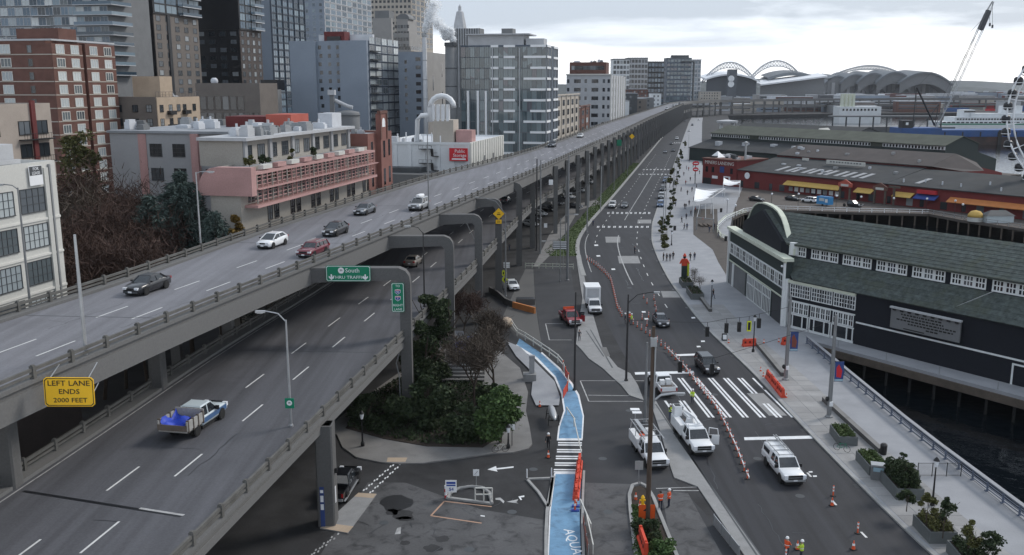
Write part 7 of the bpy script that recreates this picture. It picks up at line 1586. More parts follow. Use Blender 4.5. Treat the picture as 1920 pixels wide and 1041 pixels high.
def wire(label, pts):
 t = thing('span_wire', label, 'wire'); mb=MB();q = []
 for a, b_ in zip(pts, pts[1:]):
  a, b_ = Vector(a), Vector(b_)
  for k in range(6): f = k/6; p = a.lerp(b_,f); p.z -= .25*math.sin(PI*f)*min(1,(b_-a).length/30); q.append(p)
 q.append(Vector(pts[-1])); mb.tube(q, .022, 4); part('cable', mb, 'black_metal', t)
P15 = W(1174,714); P18 = W(1473,712); P17 = W(1209,792); P19 = W(1554,782); P16 = W(1214,985)
wire('thin dark span wire carrying the far row of signal heads', [(P15.x,P15.y,ZT(600,P15.y))]+[(c.x,c.y,c.z+1.2) for c in wl_]+[(P18.x,P18.y,ZT(575,P18.y))])
wire('thin dark span wire carrying the two nearer signal heads', [(P17.x,P17.y,ZT(650,P17.y))]+[(c.x,c.y,c.z+1.2) for c in w2_]+[(P19.x,P19.y,ZT(600,P19.y))])
def orn(lab, u, v, vt, grp='ornamental lamp posts'):
 p = W(u,v,.16); h = ZT(vt,p.y)-.16; t = thing('lamp_post', lab, 'lamp', tuple(p), group=grp)
 mb=MB();mb.lathe([(.2,0),(.2,.3),(.1,.5),(.07,h*.5),(.06,h-.9)],10); part('post', mb, 'black_metal', t)
 mb=MB();mb.lathe([(.12,h-.9),(.2,h-.5),(.22,h-.35)],8); part('lantern', mb, 'lamp_glass', t); mb=MB();mb.lathe([(.28,h-.34),(.12,h-.1),(.03,h)],8); part('finial', mb, 'black_metal', t)
orn('black ornamental lamp post by the red barrier near the hall corner',1412,660,590); orn('black ornamental lamp post between planters and hall',1333,582,524); orn('black ornamental lamp post by the mesh fence near the railing',1748,948,857); orn('small ornamental lamp post beside the roadside hedge',1259,460,432); orn('small lamp post on the dark pavement by the planted bed',680,836,770)
orn('black post lamp beside the parked bicycle at the pavement corner',953,840,795)
for i, (u,v,vt) in enumerate(((1243,440,338),(1247,432,330),(1263,372,300),(1268,350,290),(1290,300,252))): pole('roadside_pole',['nearer of two slim poles by the roadside hedge','further of two slim poles by the roadside hedge','slim pole on the right pavement past the hedge','slim pole on the right pavement near the tents','slim pole on the right pavement by the red building'][i],(u,v,.15),vt,.09,'galv')
# ============================================================ cones and barriers
def cone_proto(kind):
 if kind == 'tube': 
  t = thing('channelizer','x','traffic cone'); mb=MB();mb.lathe([(.26,0),(.26,.05),(.08,.06)],8); part('foot', mb, 'rubber', t)
  mb=MB();mb.lathe([(.065,.06),(.06,.98),(.02,1.0)],8); part('stem', mb, 'cone_orange', t)
  for z in (.45,.75): mb=MB();mb.lathe([(.075,z),(.075,z+.16)],8); part('sleeve', mb, 'white_paint', t)
 elif kind == 'drum':
  t = thing('traffic_drum','x','traffic drum'); mb=MB();mb.lathe([(.34,0),(.34,.06),(.26,.07),(.24,.9),(.1,.95)],10); part('body', mb, 'cone_orange', t)
  for z in (.3,.62): mb=MB();mb.lathe([(.27,z),(.265,z+.15)],10); part('sleeve', mb, 'white_paint', t)
 else:
  t = thing('traffic_cone','x','traffic cone'); mb=MB();mb.box(-.22,-.22,0,.22,.22,.04); part('foot', mb, 'rubber', t); mb=MB();mb.lathe([(.15,.04),(.03,.74)],10); part('body', mb, 'cone_orange', t); mb=MB();mb.lathe([(.12,.34),(.085,.5)],10); part('sleeve', mb, 'white_paint', t)
 return t
protos = {}
def cone(kind, p, lab, grp):
 if kind not in protos: protos[kind] = t = cone_proto(kind); t.location = p; t['label'] = lab; t['group'] = grp; return t
 return dup(protos[kind], p, rnd.uniform(0,6), lab, grp)
line = [(1101,488),(1118,500),(1132,512),(1145,527),(1151,552),(1157,578),(1166,594),(1186,608),(1215,628),(1250,658),(1284,694),(1312,728),(1342,768),(1361,804),(1380,845),(1396,886),(1407,912)]
lw = [W(u,v) for u,v in line]; acc = 0; nxt = 0
for a, b_ in zip(lw, lw[1:]):
 L_ = (b_-a).length; d = nxt
 while d < L_:
  q = a.lerp(b_, d/L_); far = q.y > 130
  cone('tube', tuple(q), 'orange and white channelizer post in the long line dividing the street', 'channelizer posts in the dividing line'); d += 1.75
 nxt = d - L_
mbp = None
for i, (a, b_) in enumerate(zip(lw[9:], lw[10:])):
 L_ = (b_-a).length; n = max(1,int(L_/1.75))
 for k in range(n):
  p = a.lerp(b_,(k+.5)/n); d = (b_-a).normalized()
  if mbp is None:
   mbp = thing('barrier_board','low red and white barrier board linking the channelizer posts','barrier',tuple(p),math.atan2(d.y,d.x),group='boards in the dividing line')
   mb=MB();mb.box(-.75,-.04,.42,.75,.04,.58); part('board', mb, 'white_paint', mbp)
   for j in range(3): mb=MB();mb.box(-.6+.5*j,-.045,.425,-.38+.5*j,.045,.575); part('stripe', mb, 'cone_orange', mbp)
  else: dup(mbp, tuple(p), math.atan2(d.y,d.x))
sc_c = [(1204,600),(1213,612),(1216,596),(1228,575),(1230,585),(1243,598),(1245,610),(1254,612),(1213,570),(1226,563),(1207,560)]
for i,(u,v) in enumerate(sc_c): cone('tube', tuple(W(u,v)), 'channelizer post in the loose cluster beside the dark sedan', 'loose posts beside the dark sedan')
for u, v, lab in ((1366,645,'traffic cone by the sandwich board at the kerb'),(1432,645,'traffic cone between red barriers'),(1460,643,'traffic cone right of the red barrier near the hall'),(1426,698,'cone at the head of the red barrier row'),(1431,708,'second cone at the head of the red barrier row'),(1438,712,'third cone touching the red barrier row'),(1467,742,'cone at the foot of the red barrier row'),(1474,748,'last cone past the foot of the red barrier row'),(1374,515,'single cone on the promenade by the hall doors'),(1012,763,'red cone beside the grey float on its stand'),(1028,858,'small cone by the blue path crossing'),(1560,948,'orange marker in the lower street'),(1495,1030,'orange cone by the workers at the bottom edge'),(1600,1030,'orange cone at the bottom right of the street'),(1192,938,'cone on the planted island by the yellow hydrant'),(1199,955,'cone beside the orange arrow sign'),(1256,393,'tiny cone on the far promenade'),(1318,412,'cone by the pergola')):
 cone('cone', tuple(W(u,v,.02)), lab, 'single traffic cones')
for u,v,lab in ((1562,930,'tall orange drum in the lower street'),(1608,1000,'tall orange drum near the bottom right kerb'),(1473,1050,'orange drum at the bottom edge')): cone('tube', tuple(W(u,v,.01)), lab.replace('drum','channelizer post'), 'orange posts in the lower street')
def barrier(lab, a, b_, z=.0, grp=None, h=1.05, mat='barrier_orange'):
 a, b_ = W(*a,z), W(*b_,z); c = (a+b_)/2; d = b_-a; L_ = d.length; t = thing('water_barrier', lab, 'barrier', (c.x,c.y,z), math.atan2(d.y,d.x), group=grp)
 mb=MB();prof = [(-.3,0),(.3,0),(.3,.22),(.16,.4),(.11,h),(-.11,h),(-.16,.4),(-.3,.22)]; n = 8
 mb.add([(-L_/2+.03,y,zz) for y,zz in prof]+[(L_/2-.03,y,zz) for y,zz in prof],[tuple(range(n))[::-1],tuple(range(n,2*n))]+[(k,(k+1)%n,n+(k+1)%n,n+k) for k in range(n)]); part('shell', mb, mat, t)
 for k in range(max(1,int(L_/.7))): mb=MB();x = -L_/2+.35+.7*k; mb.box(x-.12,-.2,.5,x+.12,.2,.75); part('fork_slot', mb, 'red_dark', t)
 for s_ in (-1,1): mb=MB();mb.lathe([(.09,0),(.09,.12)],8,0,(s_*(L_/2-.35),0,h)); part('fill_cap', mb, mat, t)
for i in range(4):
 a = (1087-2.0*i,868+18*i); b_ = (1085.5-2.0*i,885+18*i); barrier(['farthest','second','third','nearest'][i]+' red barrier in the row along the blue path',a,b_,.02,'red barriers on the blue path')
for i in range(3):
 a = (1438+10.5*i,708+13*i); b_ = (1448+10.5*i,720.5+13*i); barrier(['upper','middle','lower'][i]+' red barrier in the kerbside row by the crosswalk',a,b_,.16,'red barriers by the crosswalk')
barrier('red barrier lying across the promenade by the lamp post',(1392,650),(1417,648),.16); barrier('red barrier left of the banner mast near the hall',(1466,647),(1477,645),.16); barrier('red barrier right of the banner mast near the hall',(1482,645),(1494,643),.16)
barrier('red barrier half hidden on the planted island at the bottom',(1200,1010),(1212,1046),.1,h=1.2)
for i,(u,v,lab) in enumerate(((1080,950,'blue footed delineator at the end of the red barrier row'),(1078,958,'second blue footed delineator on the blue path'))):
 t = thing('delineator', lab, 'delineator', tuple(W(u,v,.02))); mb=MB();mb.box(-.35,-.18,0,.35,.18,.12); part('foot', mb, 'sign_blue', t); mb=MB();mb.lathe([(.09,.12),(.07,1.0)],8); part('stem', mb, 'cone_orange', t); mb=MB();mb.lathe([(.1,.5),(.1,.7)],8); part('sleeve', mb, 'white_paint', t)
for i,(a,b_) in enumerate((((1062,778),(1078,800)),((1076,800),(1090,862)),((1088,955),(1108,1000)),((1100,985),(1112,1040)))):
 t = thing('timber_rail',['pale timber rail over the blue path bend','pale timber rail leaning along the zebra bars','pale timber rail beside the orange mesh','pale timber rail at the bottom of the orange mesh'][i],'rail'); pa, pb = W(*a,.0), W(*b_,.0); mb=MB();mb.bar(pa+Vector((0,0,.9)),pb+Vector((0,0,.8)),.09,.14); part('bar', mb, 'cream', t)
 for p in (pa,pb): mb=MB();mb.bar(p,p+Vector((0,0,.85)),.08,.08); part('leg', mb, 'cream', t)
t = thing('orange_mesh','strip of orange safety mesh beside the blue path kerb','fence'); a, b_ = W(1093,985), W(1103,1045)
mb=MB();mb.bar(a+Vector((0,0,.5)),b_+Vector((0,0,.5)),.04,.8); part('mesh', mb, 'rust_red', t)
for k in range(4): p = a.lerp(b_,k/3); mb=MB();mb.bar(p,p+Vector((0,0,1.1)),.06,.06); part('post', mb, 'steel', t)
t = thing('path_fence','cream painted timber fence curving along the blue path','fence'); fp = [W(u,v,0) for u,v in ((958,612),(970,630),(985,638),(1000,648),(1015,658),(1030,668),(1046,680),(1056,692))]
for a, b_ in zip(fp,fp[1:]):
 for z in (.55,1.05): mb=MB();mb.bar(a+Vector((0,0,z)),b_+Vector((0,0,z)),.08,.14); part('rail', mb, 'cream', t)
for a in fp: mb=MB();mb.box(a.x-.07,a.y-.07,0,a.x+.07,a.y+.07,1.15); part('post', mb, 'cream', t)
t = thing('mesh_screen','orange white striped mesh screen at the blue path bend','fence'); fp = [W(u,v,0) for u,v in ((1056,694),(1060,706),(1066,718),(1064,734),(1056,748))]
for i,(a,b_) in enumerate(zip(fp,fp[1:])):
 mb=MB();mb.bar(a+Vector((0,0,.6)),b_+Vector((0,0,.6)),.05,1.0); part('screen', mb, 'barrier_orange' if i % 2 else 'cream', t); mb=MB();mb.box(a.x-.06,a.y-.06,0,a.x+.06,a.y+.06,1.3); part('post', mb, 'cone_orange', t)
t = thing('tan_hump','rounded tan plastic crash cushion at the path fence end','barrier',tuple(W(950,612))); mb=MB();mb.sph((0,0,.6),(1.0,1.6,.8),10,7); part('cushion', mb, 'tan', t, True)
t = thing('site_fence','low pale tubular fence across the end of the frontage road','fence'); a, b_ = W(985,503), W(1075,505)
for z in (.5,1.0): mb=MB();mb.bar(a+Vector((0,0,z)),b_+Vector((0,0,z)),.06,.08); part('rail', mb, 'aqua_trim', t)
for k in range(8): p = a.lerp(b_,k/7); mb=MB();mb.box(p.x-.05,p.y-.05,0,p.x+.05,p.y+.05,1.1); part('post', mb, 'aqua_trim', t)
for pts, m_, lab in (([(918,548),(935,558),(948,570),(962,576)],'concrete_dark','dark concrete barrier wall beside the loading bay'),([(962,577),(1003,588)],'awning_orange','weathered orange timber barrier at the end of the concrete wall')):
 t = thing('barrier_wall', lab, 'barrier'); q = [W(u,v) for u,v in pts]
 for a, b_ in zip(q,q[1:]): mb=MB();mb.bar(a+Vector((0,0,.5)),b_+Vector((0,0,.5)),.35,1.0); part('segment', mb, m_, t)
t = thing('dark_box','dark open timber crate behind the orange barrier','crate',tuple(W(985,570))); mb=MB();mb.box(-1.6,-.8,0,1.6,.8,1.0); part('sides', mb, 'concrete_dark', t); mb=MB();mb.box(-1.5,-.7,1.002,1.5,.7,1.01); part('inside', mb, 'black_panel', t)
# ============================================================ small signs and furniture
def post_sign(name, lab, u, v, vt, w_, h_, mat, cat='sign', r=.04, z=0.0, back='steel'):
 p = W(u,v,z); H = ZT(vt,p.y)-z; t = thing(name, lab, cat, tuple(p)); mb=MB();mb.tube([(0,0,0),(0,0,H)],r,6); part('post', mb, back, t)
 mb=MB();mb.box(-w_/2,-.07,H-h_,w_/2,-.045,H); part('panel', mb, mat, t); return t, H
t, H = post_sign('parking_sign','white parking price sign on the small lot island',846,936,900,1.0,1.15,'sign_white'); mb=MB();mb.box(-.4,-.08,H-.35,.4,-.071,H-.15); part('print', mb, 'sign_blue', t); mb=MB();mb.box(-.4,-.08,H-.55,.4,-.071,H-.42); part('print', mb, 'sign_blue', t); text('$4', .42, 'sign_blue', t, (.02,-.09,H-.85))
t, H = post_sign('keep_sign','small white sign with a black diagonal arrow above the lot island',893,914,880,.55,.62,'sign_white'); mb=MB();mb.bar((-.15,-.08,H-.5),(.15,-.08,H-.12),.1,.01); part('symbol', mb, 'ink', t)
t, H = post_sign('sign_back','plain grey back of a sign at the island tip',1197,912,864,.75,.85,'galv')
t, H = post_sign('notice_sign','white notice plate by the dark pavement corner',960,838,795,.6,.6,'sign_white',back='black_metal')
t, H = post_sign('orange_sign','square orange construction sign with a black arrow on the planted island',1212,985,946,1.35,1.35,'sign_orange'); mb=MB();mb.add([(-.1,-.08,H-1.1),(.08,-.08,H-1.1),(.08,-.08,H-.6),(-.1,-.08,H-.6),(-.35,-.08,H-.55),(-.02,-.08,H-.25),(.28,-.08,H-.55)],[(0,1,2,3),(4,6,5)]); part('arrow', mb, 'ink', t)
for u,v,vt,lab in ((944,541,512,'upper lime pedestrian diamond by the loading bay'),(946,546,524,'lower lime pedestrian diamond by the loading bay')):
 p = W(u,v); H = ZT(vt,p.y); t = thing('crossing_sign', lab, 'road sign', tuple(p)); mb=MB();mb.tube([(0,0,0),(0,0,H)],.05,6); part('post', mb, 'galv', t); r = .62; mb=MB();mb.add([(-r,-.08,H),(0,-.08,H-r),(r,-.08,H),(0,-.08,H+r),(-r,-.05,H),(0,-.05,H-r),(r,-.05,H),(0,-.05,H+r)],[(0,1,2,3),(7,6,5,4),(0,4,5,1),(1,5,6,2),(2,6,7,3),(3,7,4,0)]); part('panel', mb, 'sign_lime', t)
 mb=MB();mb.box(-.1,-.09,H-.25,.1,-.081,H+.2); part('symbol', mb, 'ink', t)
t, H = post_sign('lane_board','stacked white plates on a post above the lime diamonds',950,540,492,1.1,1.0,'sign_white')
for k in range(2): mb=MB();mb.box(-.55,-.08,H-.38-.33*k,.55,-.071,H-.32-.33*k); part('gap', mb, 'black_metal', t)
for u in (1043,1056):
 t, H = post_sign('louvre_board',('left' if u == 1043 else 'right')+' slatted white board hanging over the frontage road',u,505,452,1.5,1.7,'grey_dark')
 for k in range(4): mb=MB();mb.box(-.7,-.09,H-1.55+.42*k,.7,-.072,H-1.35+.42*k); part('slat', mb, 'sign_white', t)
for u,v,lab in ((988,898,'left white bollard post on the lot triangle'),(1034,896,'right white bollard post on the lot triangle')): t = thing('bollard_post', lab, 'bollard', tuple(W(u,v,.16))); mb=MB();mb.lathe([(.06,0),(.055,.95),(.02,1.0)],8); part('stem', mb, 'white_paint', t); mb=MB();mb.lathe([(.12,0),(.12,.06)],8); part('foot', mb, 'black_metal', t)
t = thing('hoop_rack','white hoop frame standing on the small lot island','frame',tuple(W(907,940)))
for x in (-.75,0,.75): mb=MB();mb.tube([(x,0,0),(x,0,1.25)],.06,6); part('upright', mb, 'cream', t)
for z in (.65,1.25): mb=MB();mb.bar((-.75,0,z),(.75,0,z),.1,.08); part('crossbar', mb, 'cream', t)
t = thing('lot_island_pipe','curved pale pipe edging on the lot island','edging'); mb=MB();mb.tube([W(838,934,.15),W(846,924,.15),W(862,915,.15),W(885,912,.15),W(903,914,.15),W(917,924,.15),W(922,944,.15)],.13,6); part('pipe', mb, 'kerb', t)
t = thing('striped_post','red and white striped post at the lot island tip','bollard',tuple(W(836,934))); 
for k in range(4): mb=MB();mb.lathe([(.12,.3*k),(.12,.3*k+.3)],8); part('band', mb, 'sign_red' if k % 2 == 0 else 'sign_white', t)
t = thing('sandwich_board','black and white sandwich board on the kerb','sign',tuple(W(1358,638,.16)))
for s_ in (-1,1): mb=MB();mb.add([(-.35,s_*.3,0),(.35,s_*.3,0),(.35,s_*.04,1.0),(-.35,s_*.04,1.0),(-.35,s_*.27,0),(.35,s_*.27,0),(.35,s_*.01,1.0),(-.35,s_*.01,1.0)],FF); part('leaf', mb, 'ink', t); mb=MB();mb.add([(-.27,s_*.25-.06,.2),(.27,s_*.25-.06,.2),(.27,s_*.1-.06,.85),(-.27,s_*.1-.06,.85)],[(0,1,2,3)]); part('sheet', mb, 'sign_white', t)
t = thing('float_stand','grey torpedo shaped float resting in a dark frame','float',tuple(W(1036,792)),math.radians(4)); mb=MB();mb.ring([[(.42*k*math.cos(a),y,1.1+.42*k*math.sin(a)) for a in [2*PI*i/10 for i in range(10)]] for y,k in ((-2.2,.1),(-1.7,.6),(-.8,1),(.8,1),(1.8,.7),(2.2,.2))]); part('float', mb, 'galv', t, True)
for x in (-.6,.6):
 for y in (-1,1.2): mb=MB();mb.bar((x,y,0),(x*.8,y,1.2),.08,.08); part('leg', mb, 'black_metal', t)
for y in (-1,1.2): mb=MB();mb.bar((-.6,y,.6),(.6,y,.6),.08,.08); part('crossbar', mb, 'black_metal', t)
t = thing('memorial_plinth','pale stone pillar on a square plinth by the blue path','monument',tuple(W(993,714))); mb=MB();mb.box(-.8,-.6,0,.8,.7,.95); part('plinth', mb, 'concrete_strip', t); mb=MB();mb.box(-.05,0,.96,.6,.5,2.9); part('pillar', mb, 'grey_panel', t); mb=MB();mb.box(-.1,-.05,2.91,.65,.55,3.2); part('cap', mb, 'concrete_path', t)
t = thing('garden_steps','broad concrete garden steps under the bare tree','steps',tuple(W(868,722)))
for k in range(7): mb=MB();mb.box(-2.6,.75*k,0,2.6,.75*k+.6,.2+.24*k); part('step', mb, 'sidewalk_dark', t)
for i,(u,v,m_,lab) in enumerate(((866,660,'tarp_blue','blue tarp shelter among the trees'),(890,648,'banner_blue','dark blue tarp shelter behind the bare tree'),(856,640,'grey_panel','grey tarp bundle beside the tree trunk'),(905,640,'tent_white','white plastic heap under the bare tree'))):
 t = thing('tarp_shelter', lab, 'shelter', tuple(W(u,v))); mb=MB();r_ = random.Random(i); a = [(-1.6,-1,0),(1.5,-1.1,0),(1.6,1.2,0),(-1.4,1.1,0),(-1.1,-.3,1.3+r_.random()*.4),(1.0,-.2,1.1+r_.random()*.5),(.9,.5,1.0),(-1.0,.6,1.2)]; mb.add(a, FF); part('tarp', mb, m_, t)
def planter(lab, a, b_, w_, h, plants=True):
 pa, pb = W(*a,.16), W(*b_,.16); c = (pa+pb)/2; d = pb-pa; L_ = d.length; t = thing('planter', lab, 'planter', (c.x,c.y,.16), math.atan2(d.y,d.x), group='concrete planters on the promenade')
 mb=MB();
 for b in ((-L_/2,-w_/2,0,L_/2,-w_/2+.12,h),(-L_/2,w_/2-.12,0,L_/2,w_/2,h),(-L_/2,-w_/2+.12,0,-L_/2+.12,w_/2-.12,h),(L_/2-.12,-w_/2+.12,0,L_/2,w_/2-.12,h)): mb.box(*b)
 part('box', mb, 'planter', t); mb=MB();mb.box(-L_/2+.12,-w_/2+.12,.05,L_/2-.12,w_/2-.12,h-.1); part('soil', mb, 'soil', t); return t, L_, w_, h
PLANTERS = [planter('grey planter of low moss nearest the signal mast',(1572,812),(1590,836),1.9,.95), planter('grey planter of grasses beside the bicycle',(1622,862),(1648,892),1.9,.95), planter('large grey planter with a dense dark shrub',(1672,900),(1706,938),2.4,1.05), planter('grey planter under the ornamental trees by the lower lamp',(1735,985),(1768,1020),2.2,1.0), planter('grey planter at the bottom right corner',(1800,1035),(1830,1070),2.2,1.0),
 planter('dark planter left of the two by the street',(1283,530),(1290,540),2.0,1.0), planter('dark planter right of the two by the street',(1298,548),(1308,562),2.2,1.0)]
for a, b_, lab in (((1420,648),(1468,706),'long low dark seat wall ending at the banner mast'),((1545,752),(1652,850),'long low dark seat wall behind the planters'),((1312,558),(1332,585),'short dark seat wall by the street planters')):
 t = thing('seat_wall', lab, 'bench'); pa, pb = W(*a,.16), W(*b_,.16); mb=MB();mb.bar(pa+Vector((0,0,.24)),pb+Vector((0,0,.24)),.5,.46); part('seat', mb, 'concrete_dark', t); mb=MB();mb.bar(pa+Vector((0,0,.49)),pb+Vector((0,0,.49)),.56,.05); part('slab', mb, 'sidewalk_dark', t)
def bicycle(lab, u, v, rz, mat, z=.16):
 t = thing('bicycle', lab, 'bicycle', tuple(W(u,v,z)), rz)
 for x in (-.52,.52):
  mb=MB();mb.tube([(x+.33*math.cos(2*PI*k/16),0,.34+.33*math.sin(2*PI*k/16)) for k in range(17)],.022,5); part('wheel', mb, 'rubber', t)
 mb = MB()
 for a, b_ in (((-.52,0,.34),(-.05,0,.32)),((-.05,0,.32),(-.2,0,.85)),((-.2,0,.8),(.36,0,.82)),((-.05,0,.32),(.36,0,.78)),((-.52,0,.34),(-.2,0,.78)),((.52,0,.34),(.34,0,.95))): mb.tube([a,b_],.022,5)
 part('frame', mb, mat, t); mb=MB();mb.cbox((-.2,0,.9),(.25,.12,.06)); part('saddle', mb, 'black_metal', t); mb=MB();mb.tube([(.34,-.28,1.0),(.34,.28,1.0)],.018,5); part('handlebar', mb, 'black_metal', t)
bicycle('green bicycle parked between two planters',1578,846,math.radians(-40),'sign_green'); bicycle('pale bicycle parked at the pavement corner by the post',938,848,math.radians(12),'cream',.14)
t = thing('ticket_kiosk','small grey kiosk with a blue lit panel beside the dense shrub planter','kiosk',tuple(W(1645,898,.16)),-.3); mb=MB();mb.box(-.6,-.4,0,.6,.4,1.35); part('cabinet', mb, 'grey_mid', t); mb=MB();mb.box(-.45,-.43,.85,.45,-.405,1.25); part('panel', mb, 'car_sky', t); mb=MB();mb.box(-.66,-.46,1.355,.66,.46,1.5); part('top', mb, 'galv', t)
t = thing('news_box','black litter bin at the end of the seat wall','bin',tuple(W(1656,852,.16))); mb=MB();mb.lathe([(.3,0),(.34,.9),(.3,1.0)],10); part('drum', mb, 'black_metal', t); mb=MB();mb.lathe([(.36,1.0),(.2,1.15)],10); part('lid', mb, 'dark_pole', t)
t = thing('guard_rail','short galvanised guard panel standing between lane and strip','barrier'); a, b_ = W(1338,985), W(1385,1045); mb=MB();mb.bar(a+Vector((0,0,.5)),b_+Vector((0,0,.5)),.06,.9); part('panel', mb, 'galv', t)
for k in range(4): p = a.lerp(b_,k/3); mb=MB();mb.bar(p,p+Vector((0,0,1.0)),.1,.1); part('post', mb, 'steel', t)
t = thing('yellow_hydrant','yellow hydrant on the planted island behind the sign','hydrant',tuple(W(1205,948,.1))); mb=MB();mb.lathe([(.2,0),(.2,.1),(.13,.12),(.13,.7),(.18,.72),(.1,.9),(.03,.98)],10); part('barrel', mb, 'sign_yellow', t); mb=MB();mb.tube([(-.28,0,.5),(.28,0,.5)],.08,8); part('outlet', mb, 'sign_yellow', t)
t = thing('solar_board','two pale flat panels on a mast behind the ladder truck','panel',tuple(W(1190,815))); mb=MB();mb.tube([(0,0,0),(0,0,2.6)],.07,6); part('mast', mb, 'galv', t)
for k in range(2): mb=MB();mb.cbox((-.05+.12*k,-.7*k,2.8-.1*k),(.95,.62,.06)); part('panel', mb, 'sign_white', t)
t = thing('red_tower_sign','red and black carved figure post with a green base on the promenade','statue',tuple(W(1282,530,.16))); mb=MB();mb.box(-.45,-.45,0,.45,.45,3.2); part('base', mb, 'aqua_green', t); mb=MB();mb.box(-.5,-.3,3.21,.5,.3,4.5); part('torso', mb, 'barrier_orange', t); mb=MB();mb.sph((0,0,4.8),.3,8,6); part('head', mb, 'black_metal', t)
for s_ in (-1,1): mb=MB();mb.bar((s_*.5,0,4.3),(s_*.85,-.2,3.6),.22,.22); part('arm', mb, 'barrier_orange', t)
mb=MB();mb.lathe([(.35,5.0),(.3,5.15),(.1,5.5)],8); part('hat', mb, 'barrier_orange', t); mb=MB();mb.box(.5,-.1,1.2,.9,.1,3.9); part('side_panel', mb, 'sign_lime', t)
for i,(u,v) in enumerate(((1265,432),(1361,452),(1352,398))): t = thing('dark_bin',['black bin on the far promenade','black bin by the curved lookout railing','dark bin by the pier entrance'][i],'bin',tuple(W(u,v,.16))); mb=MB();mb.lathe([(.35,0),(.38,1.0),(.3,1.15)],8); part('drum', mb, 'black_metal', t)
t = thing('round_sign_post','two stacked red oval signs on a post by the red building','sign',tuple(W(1303,345,.1))); mb=MB();mb.tube([(0,0,0),(0,0,8.5)],.15,6); part('post', mb, 'dark_pole', t)
for z, w_ in ((7.6,1.3),(5.4,1.1)): mb=MB();mb.sph((0,-.2,z),(w_,.15,.85),12,6); part('panel', mb, 'sign_red', t); mb=MB();mb.box(-w_*.6,-.38,z-.15,w_*.6,-.36,z+.15); part('print', mb, 'sign_white', t)
# ============================================================ people
def bake_person(pose):
 J = dict(pel=(0,0,.95), sp=(0,0,1.12), ch=(.01,0,1.32), nk=(.01,0,1.47), hd=(.03,0,1.60), tp=(.02,0,1.72))
 V = []; E = []; Rr = []; idx = {}
 def v(n, p, r): idx[n] = len(V); V.append(p); Rr.append(r)
 def e_(a, b_): E.append((idx[a], idx[b_]))
 v('pel',J['pel'],(.165,.12)); v('sp',J['sp'],(.15,.11)); v('ch',J['ch'],(.185,.125)); v('nk',J['nk'],(.06,.06)); v('hd',J['hd'],(.085,.1)); v('tp',J['tp'],(.06,.065))
 for a, b_ in (('pel','sp'),('sp','ch'),('ch','nk'),('nk','hd'),('hd','tp')): e_(a,b_)
 for s_, sd in ((1,'l'),(-1,'r')):
  lx = pose['leg'][sd]; ax = pose['arm'][sd]
  v('hp'+sd,(0,.1*s_,.9),(.1,.1)); v('kn'+sd,(lx[0],.11*s_,.49),(.065,.065)); v('an'+sd,(lx[1],.11*s_,.09),(.045,.045)); v('to'+sd,(lx[1]+.2,.12*s_,.045),(.04,.035))
  v('sh'+sd,(.0,.2*s_,1.40),(.07,.07)); v('el'+sd,(ax[0][0],ax[0][1]*s_,ax[0][2]),(.05,.05)); v('wr'+sd,(ax[1][0],ax[1][1]*s_,ax[1][2]),(.034,.034)); 
  d = Vector(ax[1])-Vector(ax[0]); d.normalize(); w = Vector(ax[1]); h = w+d*.1; v('ha'+sd,(h.x,h.y*s_,h.z),(.038,.022))
  e_('pel','hp'+sd); e_('hp'+sd,'kn'+sd); e_('kn'+sd,'an'+sd); e_('an'+sd,'to'+sd); e_('ch','sh'+sd); e_('sh'+sd,'el'+sd); e_('el'+sd,'wr'+sd); e_('wr'+sd,'ha'+sd)
 me = bpy.data.meshes.new('p'); me.from_pydata(V, E, []); o = bpy.data.objects.new('p', me)
 md = o.modifiers.new('s','SKIN'); md.use_smooth_shade = True
 for i, r in enumerate(Rr): me.skin_vertices[0].data[i].radius = r
 me.skin_vertices[0].data[0].use_root = True
 sb = o.modifiers.new('u','SUBSURF'); sb.levels = 1; sb.render_levels = 1
 out = baked(o); bpy.data.meshes.remove(me)
 mb=MB();mb.v = [tuple(x.co) for x in out.vertices]; mb.f = [tuple(p.vertices) for p in out.polygons]; mb.m = [0]*len(mb.f)
 hands = []
 for s_, sd in ((1,'l'),(-1,'r')):
  a, b_ = V[idx['wr'+sd]], V[idx['ha'+sd]]; d = (Vector(b_)-Vector(a)).normalized(); side = Vector((1,0,0)) if abs(d.x) < .7 else Vector((0,0,1)); hands.append(Vector(b_))
  for k in range(4): o_ = Vector(b_)+side*(.026*(k-1.5)); L_ = (.065,.078,.074,.058)[k]; mb.tube([o_, o_+d*L_*.6, o_+d*L_-Vector((0,.015*s_,0))],[.010,.009,.006],5)
  o_ = Vector(a).lerp(Vector(b_),.45)+side*.035; mb.tube([o_,o_+d*.045+side*.03,o_+d*.075+side*.035],[.011,.010,.007],5)
 hd = Vector(J['hd']); mb.add([hd+Vector((.088,-.014,-.03)),hd+Vector((.088,.014,-.03)),hd+Vector((.115,0,-.025)),hd+Vector((.09,0,.03))],[(0,2,3),(2,1,3),(1,2,0)])
 for s_ in (-1,1): mb.sph(tuple(hd+Vector((0,.09*s_,-.01))),(.02,.012,.03),6,4)
 for s_ in (-1,1): mb.sph(tuple(hd+Vector((.085,.035*s_,.02))),(.01,.014,.01),6,4)
 for i, f in enumerate(mb.f):
  c = sum((Vector(mb.v[j]) for j in f), Vector())/len(f)
  if any((c-h).length < .13 for h in hands) or c.z > 1.455: m = 0
  elif c.z < .085: m = 3
  elif c.z < .93 and abs(c.y) < .22 and not any((c-h).length < .35 and abs(c.y) > .2 for h in hands): m = 2
  else: m = 1
  mb.m[i] = m
 return mb
